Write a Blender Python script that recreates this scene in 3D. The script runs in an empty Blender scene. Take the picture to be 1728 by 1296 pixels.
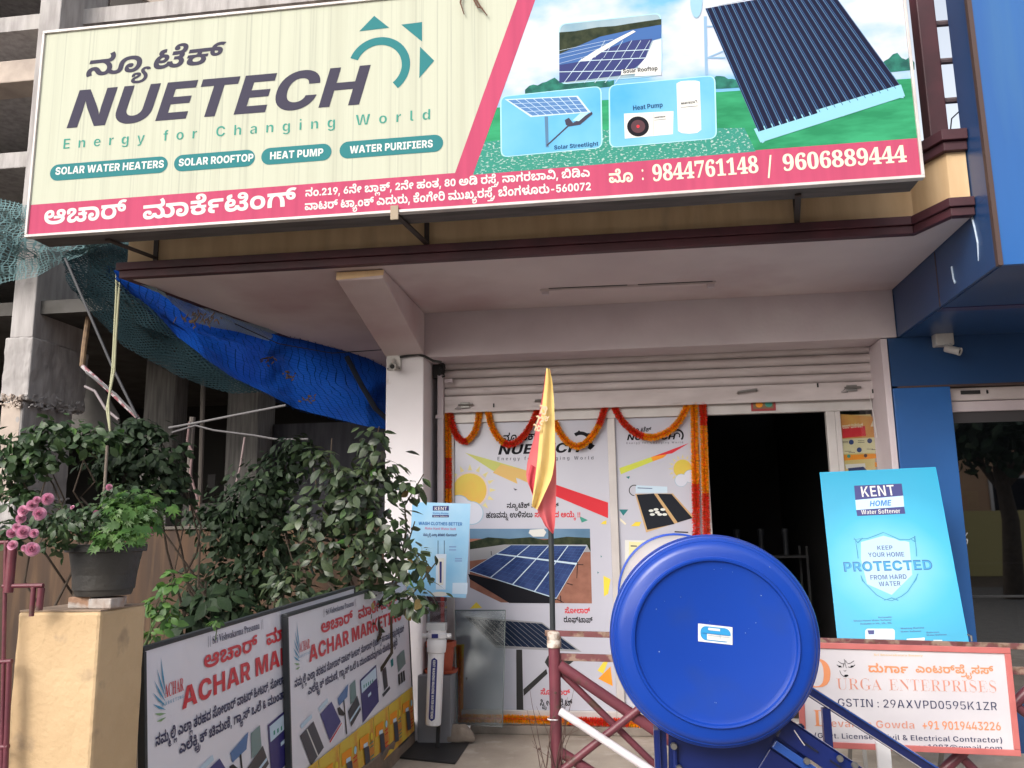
import bpy, math, random
from mathutils import Vector as V, Matrix
from mathutils.geometry import delaunay_2d_cdt
SC = bpy.context.scene
R = math.radians
# ------------------------------------------------------------------ camera
F, YAW, PIT, ROL = 1420.0, R(-7.65), R(10.05), R(-.85)
CAM = V((0, -5.8, 1.45))
cf = V((math.sin(YAW)*math.cos(PIT), math.cos(YAW)*math.cos(PIT), math.sin(PIT)))
r0 = V((math.cos(YAW), -math.sin(YAW), 0)); u0 = r0.cross(cf)
cr = math.cos(ROL)*r0+math.sin(ROL)*u0; cu = -math.sin(ROL)*r0+math.cos(ROL)*u0
cam = bpy.data.objects.new('camera', bpy.data.cameras.new('camera')); SC.collection.objects.link(cam)
cam.matrix_world = Matrix(((cr.x, cu.x, -cf.x, CAM.x), (cr.y, cu.y, -cf.y, CAM.y), (cr.z, cu.z, -cf.z, CAM.z), (0, 0, 0, 1)))
cam.data.sensor_width = 36; cam.data.lens = F/1728*36; cam.data.clip_end = 2000; cam.data.clip_start = .05
SC.camera = cam
# ------------------------------------------------------------------ sky, sun, exposure
w = bpy.data.worlds.new('World'); SC.world = w; w.use_nodes = True
nt = w.node_tree; nt.nodes.clear()
sky = nt.nodes.new('ShaderNodeTexSky'); sky.sky_type = 'NISHITA'; sky.sun_disc = False
SUN_EL, SUN_AZ = R(34), R(208)          # azimuth from +y, clockwise seen from above
sky.sun_elevation = SUN_EL; sky.sun_rotation = SUN_AZ; sky.dust_density = 4; sky.air_density = 1.2
hs = nt.nodes.new('ShaderNodeHueSaturation'); hs.inputs['Saturation'].default_value = .35
bg = nt.nodes.new('ShaderNodeBackground'); bg.inputs['Strength'].default_value = .15
wo = nt.nodes.new('ShaderNodeOutputWorld')
nt.links.new(sky.outputs[0], hs.inputs['Color']); nt.links.new(hs.outputs[0], bg.inputs[0]); nt.links.new(bg.outputs[0], wo.inputs[0])
sun = bpy.data.objects.new('sun', bpy.data.lights.new('sun', 'SUN')); SC.collection.objects.link(sun)
sun.data.energy = .5; sun.data.angle = R(25); sun.data.color = (1, .93, .84)
sd = V((math.sin(SUN_AZ)*math.cos(SUN_EL), math.cos(SUN_AZ)*math.cos(SUN_EL), math.sin(SUN_EL)))
sun.rotation_euler = sd.to_track_quat('Z', 'Y').to_euler(); sun.location = (0, -8, 12)
SC.view_settings.view_transform = 'Standard'; SC.view_settings.look = 'None'
SC.view_settings.exposure = .92; SC.view_settings.gamma = 1
SC.cycles.max_bounces = 6; SC.cycles.transparent_max_bounces = 12
try: SC.cycles.use_denoising = True
except Exception: pass
# ------------------------------------------------------------------ helpers
rnd = random.Random(7)
def ray(px, py): return cf+cr*((px-864)/F)-cu*((py-648)/F)
def at(px, py, x=None, y=None, z=None):
    d = ray(px, py)
    i, v = (0, x) if x is not None else (1, y) if y is not None else (2, z)
    return CAM+d*((v-CAM[i])/d[i])
def atd(px, py, d): return CAM+ray(px, py)*d

_m = {}
def srgb(c):
    if isinstance(c, str):
        c = [int(c[i:i+2], 16)/255 for i in (0, 2, 4)]
        return tuple(x/12.92 if x <= .04045 else ((x+.055)/1.055)**2.4 for x in c)
    return tuple(c)
def mat(name, col, rough=.6, col2=None, scale=6., stretch=(1, 1, 1), lo=.35, hi=.65, metal=0., bump=0., bscale=None, coat=0., spec=.5, isl=0., detail=6, trans=0., col3=None, s3=(1, 1, 1), sc3=3., lo3=.55, hi3=.75, sss=0.):
    if name in _m: return _m[name]
    if name.startswith(('print_', 'sign_')): rough, spec = .85, .12      # matt flex print
    m = bpy.data.materials.new(name); _m[name] = m; m.use_nodes = True
    n, l = m.node_tree.nodes, m.node_tree.links
    p = n['Principled BSDF']; c1 = srgb(col)
    p.inputs['Base Color'].default_value = (*c1, 1); p.inputs['Roughness'].default_value = rough
    p.inputs['Metallic'].default_value = metal; p.inputs['Coat Weight'].default_value = coat
    p.inputs['Coat Roughness'].default_value = .08; p.inputs['Specular IOR Level'].default_value = spec
    m.diffuse_color = (*c1, 1)
    out = None
    tc = n.new('ShaderNodeTexCoord')
    def noise(sc, st, det=detail):
        mp = n.new('ShaderNodeMapping'); mp.inputs['Scale'].default_value = st
        t = n.new('ShaderNodeTexNoise'); t.inputs['Scale'].default_value = sc; t.inputs['Detail'].default_value = det
        l.new(tc.outputs['Object'], mp.inputs[0]); l.new(mp.outputs[0], t.inputs['Vector']); return t.outputs['Fac']
    def ramp(fac, a, b):
        r = n.new('ShaderNodeMapRange'); r.inputs['From Min'].default_value = a; r.inputs['From Max'].default_value = b
        l.new(fac, r.inputs['Value']); return r.outputs[0]
    def mix(fac, a, b):
        x = n.new('ShaderNodeMix'); x.data_type = 'RGBA'
        if hasattr(fac, 'links') or hasattr(fac, 'is_output'): l.new(fac, x.inputs[0])
        else: x.inputs[0].default_value = fac
        for s, i in ((a, 6), (b, 7)):
            if isinstance(s, tuple): x.inputs[i].default_value = (*s, 1)
            else: l.new(s, x.inputs[i])
        return x.outputs[2]
    if col2 is not None: out = mix(ramp(noise(scale, stretch), lo, hi), c1, srgb(col2))
    if col3 is not None: out = mix(ramp(noise(sc3, s3), lo3, hi3), out if out is not None else c1, srgb(col3))
    if isl:
        g = n.new('ShaderNodeNewGeometry'); oi = n.new('ShaderNodeObjectInfo')
        ad = n.new('ShaderNodeMath'); ad.operation = 'ADD'; l.new(g.outputs['Random Per Island'], ad.inputs[0]); l.new(oi.outputs['Random'], ad.inputs[1])
        fr = n.new('ShaderNodeMath'); fr.operation = 'FRACT'; l.new(ad.outputs[0], fr.inputs[0])
        h = n.new('ShaderNodeHueSaturation'); h.inputs['Color'].default_value = (*c1, 1)
        if out is not None: l.new(out, h.inputs['Color'])
        r = n.new('ShaderNodeMapRange'); r.inputs['To Min'].default_value = 1-isl; r.inputs['To Max'].default_value = 1+isl; l.new(fr.outputs[0], r.inputs[0]); l.new(r.outputs[0], h.inputs['Value'])
        r2 = n.new('ShaderNodeMapRange'); r2.inputs['To Min'].default_value = .5+isl*.045; r2.inputs['To Max'].default_value = .5-isl*.045; l.new(fr.outputs[0], r2.inputs[0]); l.new(r2.outputs[0], h.inputs['Hue'])
        out = h.outputs[0]
    if out is not None: l.new(out, p.inputs['Base Color'])
    if bump:
        b = n.new('ShaderNodeBump'); b.inputs['Strength'].default_value = bump; b.inputs['Distance'].default_value = .01
        l.new(noise(bscale or scale*4, stretch), b.inputs['Height']); l.new(b.outputs[0], p.inputs['Normal'])
    if trans:
        tr = n.new('ShaderNodeBsdfTranslucent'); tr.inputs[0].default_value = (*c1, 1)
        if out is not None: l.new(out, tr.inputs[0])
        ms = n.new('ShaderNodeMixShader'); ms.inputs[0].default_value = trans
        l.new(p.outputs[0], ms.inputs[1]); l.new(tr.outputs[0], ms.inputs[2]); l.new(ms.outputs[0], n['Material Output'].inputs['Surface'])
    return m
def glass(name, tint=(.8, .85, .85), refl=.12, rough=.02):
    if name in _m: return _m[name]
    m = bpy.data.materials.new(name); _m[name] = m; m.use_nodes = True
    n, l = m.node_tree.nodes, m.node_tree.links; n.remove(n['Principled BSDF'])
    t = n.new('ShaderNodeBsdfTransparent'); t.inputs[0].default_value = (*tint, 1)
    g = n.new('ShaderNodeBsdfGlossy'); g.inputs['Roughness'].default_value = rough
    f = n.new('ShaderNodeFresnel'); a = n.new('ShaderNodeMath'); a.operation = 'ADD'; a.inputs[1].default_value = refl; a.use_clamp = True
    l.new(f.outputs[0], a.inputs[0]); mx = n.new('ShaderNodeMixShader'); l.new(a.outputs[0], mx.inputs[0]); l.new(t.outputs[0], mx.inputs[1]); l.new(g.outputs[0], mx.inputs[2])
    l.new(mx.outputs[0], n['Material Output'].inputs['Surface']); return m
def netmat(name, col, sc, cover, rot=0.):
    """woven net: cords opaque, holes open"""
    if name in _m: return _m[name]
    m = bpy.data.materials.new(name); _m[name] = m; m.use_nodes = True
    n, l = m.node_tree.nodes, m.node_tree.links; p = n['Principled BSDF']; p.inputs['Base Color'].default_value = (*srgb(col), 1); p.inputs['Roughness'].default_value = .95; p.inputs['Specular IOR Level'].default_value = .08
    uv = n.new('ShaderNodeUVMap'); mp = n.new('ShaderNodeMapping'); mp.inputs['Scale'].default_value = (sc, sc, sc); mp.inputs['Rotation'].default_value = (0, 0, rot); l.new(uv.outputs[0], mp.inputs[0])
    sx = n.new('ShaderNodeSeparateXYZ'); nz = n.new('ShaderNodeTexNoise'); nz.inputs['Scale'].default_value = 9; l.new(uv.outputs[0], nz.inputs['Vector'])
    ad = n.new('ShaderNodeVectorMath'); l.new(mp.outputs[0], ad.inputs[0]); l.new(nz.outputs['Color'], ad.inputs[1]); l.new(ad.outputs[0], sx.inputs[0])
    hs_ = []
    for k in (0, 1):
        f = n.new('ShaderNodeMath'); f.operation = 'FRACT'; l.new(sx.outputs[k], f.inputs[0])
        g = n.new('ShaderNodeMath'); g.operation = 'GREATER_THAN'; g.inputs[1].default_value = cover; l.new(f.outputs[0], g.inputs[0]); hs_.append(g)
    mu = n.new('ShaderNodeMath'); mu.operation = 'MULTIPLY'; l.new(hs_[0].outputs[0], mu.inputs[0]); l.new(hs_[1].outputs[0], mu.inputs[1])
    t = n.new('ShaderNodeBsdfTransparent'); mx = n.new('ShaderNodeMixShader'); l.new(mu.outputs[0], mx.inputs[0]); l.new(p.outputs[0], mx.inputs[1]); l.new(t.outputs[0], mx.inputs[2])
    l.new(mx.outputs[0], n['Material Output'].inputs['Surface']); return m

class MB:
    def __init__(s): s.v = []; s.f = []; s.uv = None
    def add(s, vs, fs):
        o = len(s.v); s.v += [tuple(p) for p in vs]; s.f += [tuple(i+o for i in f) for f in fs]; return s
    def box(s, x0, y0, z0, x1, y1, z1):
        return s.add([(x0, y0, z0), (x1, y0, z0), (x1, y1, z0), (x0, y1, z0), (x0, y0, z1), (x1, y0, z1), (x1, y1, z1), (x0, y1, z1)],
                     [(0, 3, 2, 1), (4, 5, 6, 7), (0, 1, 5, 4), (1, 2, 6, 5), (2, 3, 7, 6), (3, 0, 4, 7)])
    def obox(s, c, a, b, n):
        """box from centre and three half vectors"""
        c, a, b, n = V(c), V(a), V(b), V(n); q = []
        for k in (-1, 1):
            for i, j in ((-1, -1), (1, -1), (1, 1), (-1, 1)): q.append(c+a*i+b*j+n*k)
        return s.add(q, [(0, 3, 2, 1), (4, 5, 6, 7), (0, 1, 5, 4), (1, 2, 6, 5), (2, 3, 7, 6), (3, 0, 4, 7)])
    def bar(s, p, q, w, h, up=(0, 0, 1)):
        p, q = V(p), V(q); d = (q-p).normalized(); a = d.cross(V(up))
        if a.length < 1e-4: a = d.cross(V((0, 1, 0)))
        a.normalize(); b = a.cross(d).normalized()
        return s.obox((p+q)/2, (q-p)/2, a*w/2, b*h/2)
    def tube(s, pts, r, n=10, cap=True):
        pts = [V(p) for p in pts]; rs = r if isinstance(r, (list, tuple)) else [r]*len(pts); o = len(s.v); a = None
        for i, p in enumerate(pts):
            d = (pts[min(i+1, len(pts)-1)]-pts[max(i-1, 0)])
            d = d.normalized() if d.length > 1e-9 else V((0, 0, 1))
            if a is None: a = d.cross(V((0, 0, 1)) if abs(d.z) < .9 else V((1, 0, 0))).normalized()
            else: a = (a-d*a.dot(d)).normalized()
            b = d.cross(a)
            for k in range(n):
                t = 2*math.pi*k/n; s.v.append(tuple(p+(a*math.cos(t)+b*math.sin(t))*rs[i]))
        for i in range(len(pts)-1):
            for k in range(n): s.f.append((o+i*n+k, o+i*n+(k+1) % n, o+(i+1)*n+(k+1) % n, o+(i+1)*n+k))
        if cap: s.f.append(tuple(o+k for k in range(n))[::-1]); s.f.append(tuple(o+(len(pts)-1)*n+k for k in range(n)))
        return s
    def lathe(s, prof, c, ax=(0, 0, 1), n=48, ref=None):
        """prof: (radius, distance along axis)"""
        ax = V(ax).normalized(); a = (V(ref) if ref else ax.orthogonal()).normalized(); b = ax.cross(a); c = V(c); o = len(s.v)
        for r, h in prof:
            for k in range(n):
                t = 2*math.pi*k/n; s.v.append(tuple(c+ax*h+(a*math.cos(t)+b*math.sin(t))*r))
        for i in range(len(prof)-1):
            for k in range(n): s.f.append((o+i*n+k, o+i*n+(k+1) % n, o+(i+1)*n+(k+1) % n, o+(i+1)*n+k))
        return s
    def prism(s, pts, off):
        off = V(off); pts = [V(p) for p in pts]; n = len(pts); q = pts+[p+off for p in pts]
        return s.add(q, [tuple(range(n))[::-1], tuple(range(n, 2*n))]+[(i, (i+1) % n, n+(i+1) % n, n+i) for i in range(n)])
    def grid(s, fn, nu, nv):
        o = len(s.v); s.uv = s.uv or {}
        for j in range(nv+1):
            for i in range(nu+1): s.v.append(tuple(fn(i/nu, j/nv))); s.uv[len(s.v)-1] = (i/nu, j/nv)
        for j in range(nv):
            for i in range(nu): a = o+j*(nu+1)+i; s.f.append((a, a+1, a+nu+2, a+nu+1))
        return s
class Thing:
    """an Empty at the base that parents its parts; or the setting when kind is given"""
    def __init__(s, name, label=None, cat=None, loc=(0, 0, 0), group=None):
        s.loc = V(loc); s.o = bpy.data.objects.new(name, None); SC.collection.objects.link(s.o); s.o.location = s.loc; s.o.empty_display_size = .1
        if label: s.o['label'] = label
        if cat: s.o['category'] = cat
        if group: s.o['group'] = group
    def part(s, name, mb, m, parent=None, smooth=False, bevel=0, label=None, kind=None):
        return mk(name, mb, m, s, parent, smooth, bevel, label, kind)
def mk(name, mb, m, th=None, parent=None, smooth=False, bevel=0, label=None, kind=None):
    L = th.loc if th else V((0, 0, 0)); me = bpy.data.meshes.new(name)
    me.from_pydata([(x-L.x, y-L.y, z-L.z) for x, y, z in mb.v], [], mb.f); me.update()
    if mb.uv:
        lay = me.uv_layers.new(name='UVMap')
        for lp in me.loops: lay.data[lp.index].uv = mb.uv.get(lp.vertex_index, (0, 0))
    if smooth:
        me.polygons.foreach_set('use_smooth', [True]*len(me.polygons))
        try: me.set_sharp_from_angle(angle=R(40))
        except Exception: pass
    me.materials.append(m); o = bpy.data.objects.new(name, me); SC.collection.objects.link(o)
    if th is not None: o.parent = parent if parent is not None else th.o
    if bevel:
        b = o.modifiers.new('bevel', 'BEVEL'); b.width = bevel; b.segments = 2; b.limit_method = 'ANGLE'; b.angle_limit = R(35); b.harden_normals = False
    if label: o['label'] = label
    if kind: o['kind'] = kind
    return o
def struct(name, mb, m, smooth=False): return mk(name, mb, m, smooth=smooth, kind='structure')
def solo(name, mb, m, label, cat, smooth=False, bevel=0, group=None):
    o = mk(name, mb, m, smooth=smooth, bevel=bevel); o['label'] = label; o['category'] = cat
    if group: o['group'] = group
    return o
# ------------------------------------------------------------------ lettering (outlines of glyphs, filled here)
# each glyph: style, key, advance, contours; a contour is x, y steps with the on-curve bit in x
GLYPHS = [
[0,6,304,[301,-6,-78,0,-122,30,-68,59,1,43,0,38,62,60,122,34,91,0,90,0,120,-35,60,-60,1,-37,0,-41,-64,-59,-124,-32],[303,56,66,0,62,40,1,30,0,33,-64,39,-59,0,-44,0,-56,-19,-28,-32,1,-20,0,-32,66,-39]],
[0,9,479,[473,59,98,0,136,21,72,48,1,39,0,15,-16,26,-34,17,-27,0,-18,0,-30,-12,1,-14,0,-11,22,-17,34,-11,19,-3,1,-52,-287,0,1,54,137,0,-14,7,-22,17,-12,18,1,9,0,20,34,32,74,20,63,0,72,0,104,-30,54,-53,1,-33,0,-61,-110,-75,-204,-36,-141,0,-144,0,-196,42,-98,73,1,47,0,40,62,56,112,30,71,0,52,0,74,-21,42,-37,1,-24,0,-25,-42,-36,-84,-19,-59,0,-40,0,-62,12,-46,17,-15,8,27,51,8,-6,28,-16,42,-12,31,0,46,0,44,17,1,12,0,12,-28,13,-21,0,-44,0,-52,-36,1,-34,1,-5,0,-16,32,-33,68,-28,116,-17]],
[0,10,470,[485,-6,-152,0,-202,42,-98,73,1,47,0,40,62,56,112,30,71,0,52,0,74,-21,42,-37,1,-24,0,-25,-42,-36,-84,-19,-59,0,-40,0,-62,12,-46,17,-15,8,27,51,8,-6,28,-16,42,-12,31,0,46,0,44,17,1,12,0,12,-28,13,-21,0,-44,0,-52,-36,1,-34,1,-5,0,-16,30,-33,72,-28,118,-17,91,0,86,0,114,14,60,24,1,15,0,9,-18,15,-27,4,-4,1,-24,4,-3,1,-64,11,-64,34,1,25,0,33,102,33,79,0,68,0,88,-22,44,-34,1,-20,0,-26,-50,-39,-35,-13,-32,-11,-78,-12,-65,0,-223,0,1,54,257,0,20,2,42,9,30,17,1,13,0,12,-32,16,-29,0,-26,0,-28,-12,1,-9,0,-12,52,-18,51,-9,14,-3,26,-5,15,-5,34,-12,36,-29,1,-18,0,-20,-48,-38,-100,-28,-152,-16]],
[0,13,668,[1043,-6,-52,0,-100,13,-37,19,-18,9,-28,24,-16,35,1,24,1,36,0,28,-12,24,-11,6,-8,4,-22,4,-13,0,-22,0,-30,-10,-14,-18,1,-15,0,-11,4,-20,2,-19,1,-11,0,-42,-74,-55,-132,-25,-83,0,-110,0,-152,41,-78,72,1,45,0,42,64,57,110,31,71,0,56,0,76,-20,42,-36,1,-25,0,-24,-42,-36,-82,-21,-59,0,-40,0,-68,12,-48,17,-15,8,27,51,8,-8,28,-16,42,-10,31,0,46,0,44,16,1,13,0,12,-28,13,-21,0,-42,0,-56,-36,1,-35,1,-5,0,-15,20,-33,44,-29,78,-17,59,0,52,0,64,16,32,29,1,20,0,13,-4,22,-4,24,1,14,0,26,50,39,94,21,71,0,36,0,72,-8,31,-11,24,-9,32,-23,16,-37,1,-29,1,-37,0,-23,14,-24,15,-8,14,-8,44,-7,27,0,36,0,48,14,26,26,1,18,0,24,-36,39,-68,35,-45,15,93,54,64,-20,90,-50,50,-60,1,-35,0,-36,-56,-56,-114,-32]],
[0,17,427,[627,-6,-48,0,-74,13,-60,26,-25,19,63,-2,-34,-19,-70,-25,-84,-12,-57,0,-64,0,-94,23,-52,42,1,28,0,25,46,36,78,21,53,0,70,0,72,-29,1,-26,0,-8,-10,-17,-5,-5,-99,4,2,3,2,5,1,2,0,8,-18,8,-15,0,-20,0,-28,-12,1,-12,0,-15,54,-17,59,0,62,0,56,29,5,23,131,0,4,-27,50,-25,35,0,44,0,32,27,1,20,0,31,-60,45,-112,29,-158,15,-97,0,13,67,120,-1,186,-18,132,-35,84,-46,40,-56,1,-31,0,-38,-50,-49,-88,-24]],
[0,20,433,[619,-6,-70,0,-96,29,-41,31,67,2,-36,-26,-78,-27,-82,-9,-45,0,-62,0,-82,22,-42,34,1,20,0,22,28,33,70,29,61,18,34,10,32,17,1,10,0,5,-10,8,-22,4,-19,0,-30,0,-28,-12,1,-10,0,-6,8,-14,7,-5,-121,-22,-14,11,-16,29,1,14,0,20,42,32,90,19,71,0,72,0,84,-22,34,-32,1,-17,0,-19,-28,-29,-66,-28,-55,-17,-44,-13,-26,-15,1,-10,0,-11,32,-11,35,0,54,0,58,29,3,23,133,0,6,-27,52,-25,47,0,40,0,42,19,1,17,0,12,-14,22,-15,8,121,34,32,-18,24,-44,1,-19,0,-30,-50,-43,-98,-22]],
[0,23,319,[317,-6,-88,0,-116,22,-54,36,1,21,0,14,14,22,30,19,27,9,-11,-9,-79,0,1,51,211,0,18,4,24,11,1,7,0,7,-16,12,-13,4,81,6,57,-6,10,-6,12,-12,1,-5,0,-7,-8,-11,-5,-4,201,0,1,-51,-83,0,-13,9,28,-8,34,-18,18,-23,1,-14,0,-22,-54,-36,-118,-22],[321,56,64,0,54,24,1,16,0,12,-26,17,-52,10,-39,0,-40,0,-52,-10,-24,-18,1,-11,0,-18,58,-22],[37,213,1,63,301,0,54,0,44,4,11,4,14,4,8,11,1,8,0,14,-28,25,-25,15,113,33,48,-30,34,-46,1,-25,0,-12,-16,-31,-25,-12,-28,-13,-88,-12,-77,0]],
[0,24,461,[645,-6,-50,0,-80,9,-76,19,-45,16,-4,2,-8,4,-5,1,-44,15,-80,22,-41,0,-28,0,-20,-9,1,-5,0,-7,26,-10,37,0,46,0,64,15,38,27,18,36,1,20,0,24,-22,34,-48,19,-37,0,-22,0,-48,-12,1,-13,0,-3,4,-9,11,-5,-7,-3,0,14,32,13,25,0,22,0,30,-16,1,-11,0,-19,-46,-20,-49,0,-58,0,-84,31,1,35,0,23,48,33,84,18,57,0,86,0,116,-33,56,-60,1,-40,0,-27,-28,-48,-29,-19,-52,-35,-128,-26,-75,0,-94,0,-102,38,1,37,0,18,36,30,76,18,61,0,46,0,70,-8,66,-17,43,-13,29,-4,38,-13,56,-15,52,-7,31,0,60,0,60,36,1,31,0,33,-60,48,-92,35,-45,12,81,62,82,-21,118,-55,64,-70,1,-44,0,-39,-54,-59,-108,-33]],
[0,25,351,[353,213,-36,0,-52,-18,-34,-30,-9,-20,-6,-11,-10,-29,-4,-38,1,-26,1,-41,-153,0,1,56,0,38,26,66,66,50,61,14,29,-11,-183,0,1,63,345,0,54,0,44,4,11,4,14,4,8,11,1,8,0,14,-30,25,-25,15,113,33,48,-30,36,-45,1,-26,0,-16,-24,-32,-60,-24,-55,-5,15,4,58,-19,52,-51,16,-60,1,-33,1,-57,-155,0,1,40,0,29,-4,40,-8,30,-7,11,-20,29,-60,34]],
[0,33,454,[267,-6,-52,0,-86,16,-60,32,-34,45,1,30,0,38,56,56,106,31,75,0,42,0,72,-16,42,-33,1,-26,0,-20,-34,-34,-76,-20,-61,0,-40,0,-64,11,-23,8,9,47,18,-6,50,-9,35,0,36,0,32,14,1,11,0,10,-22,10,-21,0,-22,0,-40,-15,-24,-32,1,-26,1,-1,0,-15,16,-22,28,-14,38,-6,25,0,70,0,58,30,9,22,133,0,8,-20,48,-32,53,0,38,0,38,20,1,15,0,12,-22,19,-42,13,-29,3,83,36,58,-8,68,-29,32,-36,1,-18,0,-41,-100,-50,-99,0,-44,0,-80,11,-72,27,-31,24,65,-2,-32,-23,-76,-26,-88,-11],[209,208,-60,9,-50,36,1,17,0,16,36,27,86,18,75,1,13,-61,-32,-1,-28,-8,1,-8,0,-8,32,-12,27,-3],[567,134,1,56,53,0,30,0,38,5,13,5,10,4,6,11,1,5,0,12,-38,19,-51,8,45,62,98,-12,96,-54,1,-34,0,-24,-62,-46,-63,-10,-16,-2,-20,-3,-24,-2,-21,0]],
[0,35,419,[229,-6,-88,0,-104,57,1,55,0,27,32,45,64,36,49,11,29,-12,-171,0,1,63,499,0,54,0,44,4,11,4,14,4,8,11,1,8,0,14,-28,25,-25,15,111,33,50,-30,34,-46,1,-25,0,-12,-18,-31,-25,-12,-12,-6,-30,-8,-32,-6,-19,-2,3,15,34,-4,50,-22,30,-31,1,-17,0,-9,-6,-15,-7,-7,-4,-2,-16,0,-5,-4,-28,-14,-68,-21,-49,0,-34,0,-64,12,-38,26,1,18,0,28,76,27,59,0,34,0,40,-7,19,-6,56,-12,62,-48,1,-33,0,-31,-60,-44,-96,-21,-53,0,-74,0,-100,29,-37,29,65,4,-34,-24,-68,-27,-72,-11],[259,58,38,0,44,27,7,21,131,0,6,-24,50,-24,47,0,22,0,42,7,28,19,1,19,0,14,-14,25,-30,15,-25,0,-16,0,-20,-7,1,-7,0,-8,26,-6,17,0,14,0,26,5,16,14,1,11,0,11,-22,19,-50,15,-86,9,-63,0,-25,0,-54,0,-86,-15,-60,-26,-32,-39,1,-23,0,-27,40,-25]],
[0,37,485,[665,-6,-100,0,-104,45,1,39,0,34,86,42,69,0,58,0,70,-28,1,-25,0,-8,-8,-16,-3,-5,-95,2,2,3,2,5,1,2,0,7,-14,8,-13,0,-14,0,-20,-10,1,-9,0,-12,38,-15,45,0,42,0,58,16,30,35,1,26,1,5,0,25,-34,38,-64,20,-47,0,-52,0,-68,-27,-13,-22,-133,0,-4,24,-58,25,-47,0,-42,0,-40,-16,1,-14,0,-6,8,-10,11,-5,10,-4,32,-5,33,0,27,0,1,-55,-37,0,-28,0,-30,-3,-11,-4,-8,-4,-8,-8,1,-6,0,-10,30,-14,37,0,30,0,46,8,23,8,67,-49,-42,-13,-88,-14,-53,0,-100,0,-94,42,1,30,0,18,32,29,62,21,49,5,-3,-21,-46,9,-58,24,-28,31,1,19,0,23,52,37,94,21,63,0,84,0,102,-31,45,-25,-61,-3,32,18,68,27,86,14,57,0,96,0,124,-39,62,-66,1,-42,0,-30,-30,-51,-64,-39,-104,-21]],
[0,38,343,[355,-6,-90,0,-124,18,-74,31,-34,42,1,24,0,4,2,16,5,8,141,-8,-2,-3,0,-6,1,-2,0,-11,10,-21,36,-18,70,-11,61,0,48,0,66,8,38,14,16,18,1,11,0,8,-12,14,-9,6,-4,2,-6,2,-3,2,-16,5,-40,4,-21,0,-30,0,-20,-7,1,-5,0,-5,22,-7,21,0,18,0,30,8,18,17,1,12,0,18,-26,23,-40,14,-21,4,127,22,40,-14,54,-37,3,-26,0,-2,-2,-7,1,-1,-23,-18,-16,-16,-46,-26,-72,-16,-55,0,-76,0,-72,32,1,24,0,15,30,26,70,17,57,0,34,0,56,-5,33,-8,4,-1,4,3,6,4,3,0,62,-11,62,-48,1,-29,0,-28,-42,-40,-80,-27,-110,-12],[35,213,1,63,349,0,54,0,44,4,11,4,14,4,8,11,1,8,0,14,-28,25,-25,15,111,33,50,-30,34,-46,1,-25,0,-12,-16,-31,-27,-12,-28,-13,-86,-12,-79,0]],
[0,40,410,[229,-6,-88,0,-104,57,1,55,0,27,32,45,64,36,49,11,25,-12,-167,0,1,63,479,0,54,0,44,4,13,4,12,4,10,11,1,8,0,14,-30,25,-25,15,113,33,48,-30,34,-46,1,-25,0,-12,-16,-31,-25,-12,-14,-6,-28,-8,-34,-6,-19,-2,17,5,42,-11,54,-34,26,-44,1,-26,0,-55,-106,-57,-87,0,-48,0,-74,13,-60,26,-25,19,65,4,-34,-24,-68,-27,-72,-11],[259,58,38,0,46,29,5,23,131,0,4,-27,52,-25,31,0,36,0,40,24,1,28,0,20,-26,37,-56,29,-82,17,-53,0,-17,0,-54,0,-80,-16,-56,-29,-30,-37,1,-21,0,-27,40,-25]],
[0,42,385,[519,-6,-52,0,-80,16,-68,31,-33,22,-14,10,-22,12,-18,6,-9,0,-22,0,-24,-14,1,-11,0,-14,22,-23,21,-15,-127,-26,-26,16,-32,46,1,19,0,25,42,38,82,22,61,0,54,0,86,-23,47,-30,22,-14,36,-20,38,-9,23,0,34,0,36,23,1,22,0,23,-42,42,-78,34,-51,11,-385,0,1,63,435,0,54,0,44,4,11,4,14,4,8,11,1,8,0,14,-28,25,-25,15,111,33,48,-30,36,-46,1,-25,0,-12,-18,-31,-25,-12,-28,-13,-68,-9,-43,-2,-23,0,67,10,48,-16,62,-38,32,-44,1,-26,0,-53,-110,-53]],
[0,43,431,[239,-6,-64,0,-94,23,-50,42,1,28,0,25,44,36,78,21,53,0,72,0,70,-29,1,-26,0,-8,-10,-17,-5,-5,-99,4,2,3,2,5,1,2,0,8,-16,8,-17,0,-18,0,-28,-12,1,-12,0,-15,54,-17,57,0,62,0,56,29,5,23,133,0,4,-27,50,-25,35,0,30,0,32,12,14,19,1,9,0,18,-26,38,-27,19,131,27,36,-24,34,-54,1,-29,0,-34,-54,-44,-88,-21,-51,0,-50,0,-76,13,-58,25,-25,20,61,-2,-34,-19,-70,-25,-84,-12],[447,130,-38,0,-40,21,1,16,0,16,42,21,37,0,34,0,44,-21,1,-16,0,-16,-42,-21],[31,213,1,63,527,0,54,0,44,4,13,4,14,4,8,11,1,8,0,14,-30,25,-25,15,113,33,48,-30,36,-46,1,-25,0,-12,-18,-31,-25,-12,-28,-13,-88,-12,-77,0]],
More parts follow.
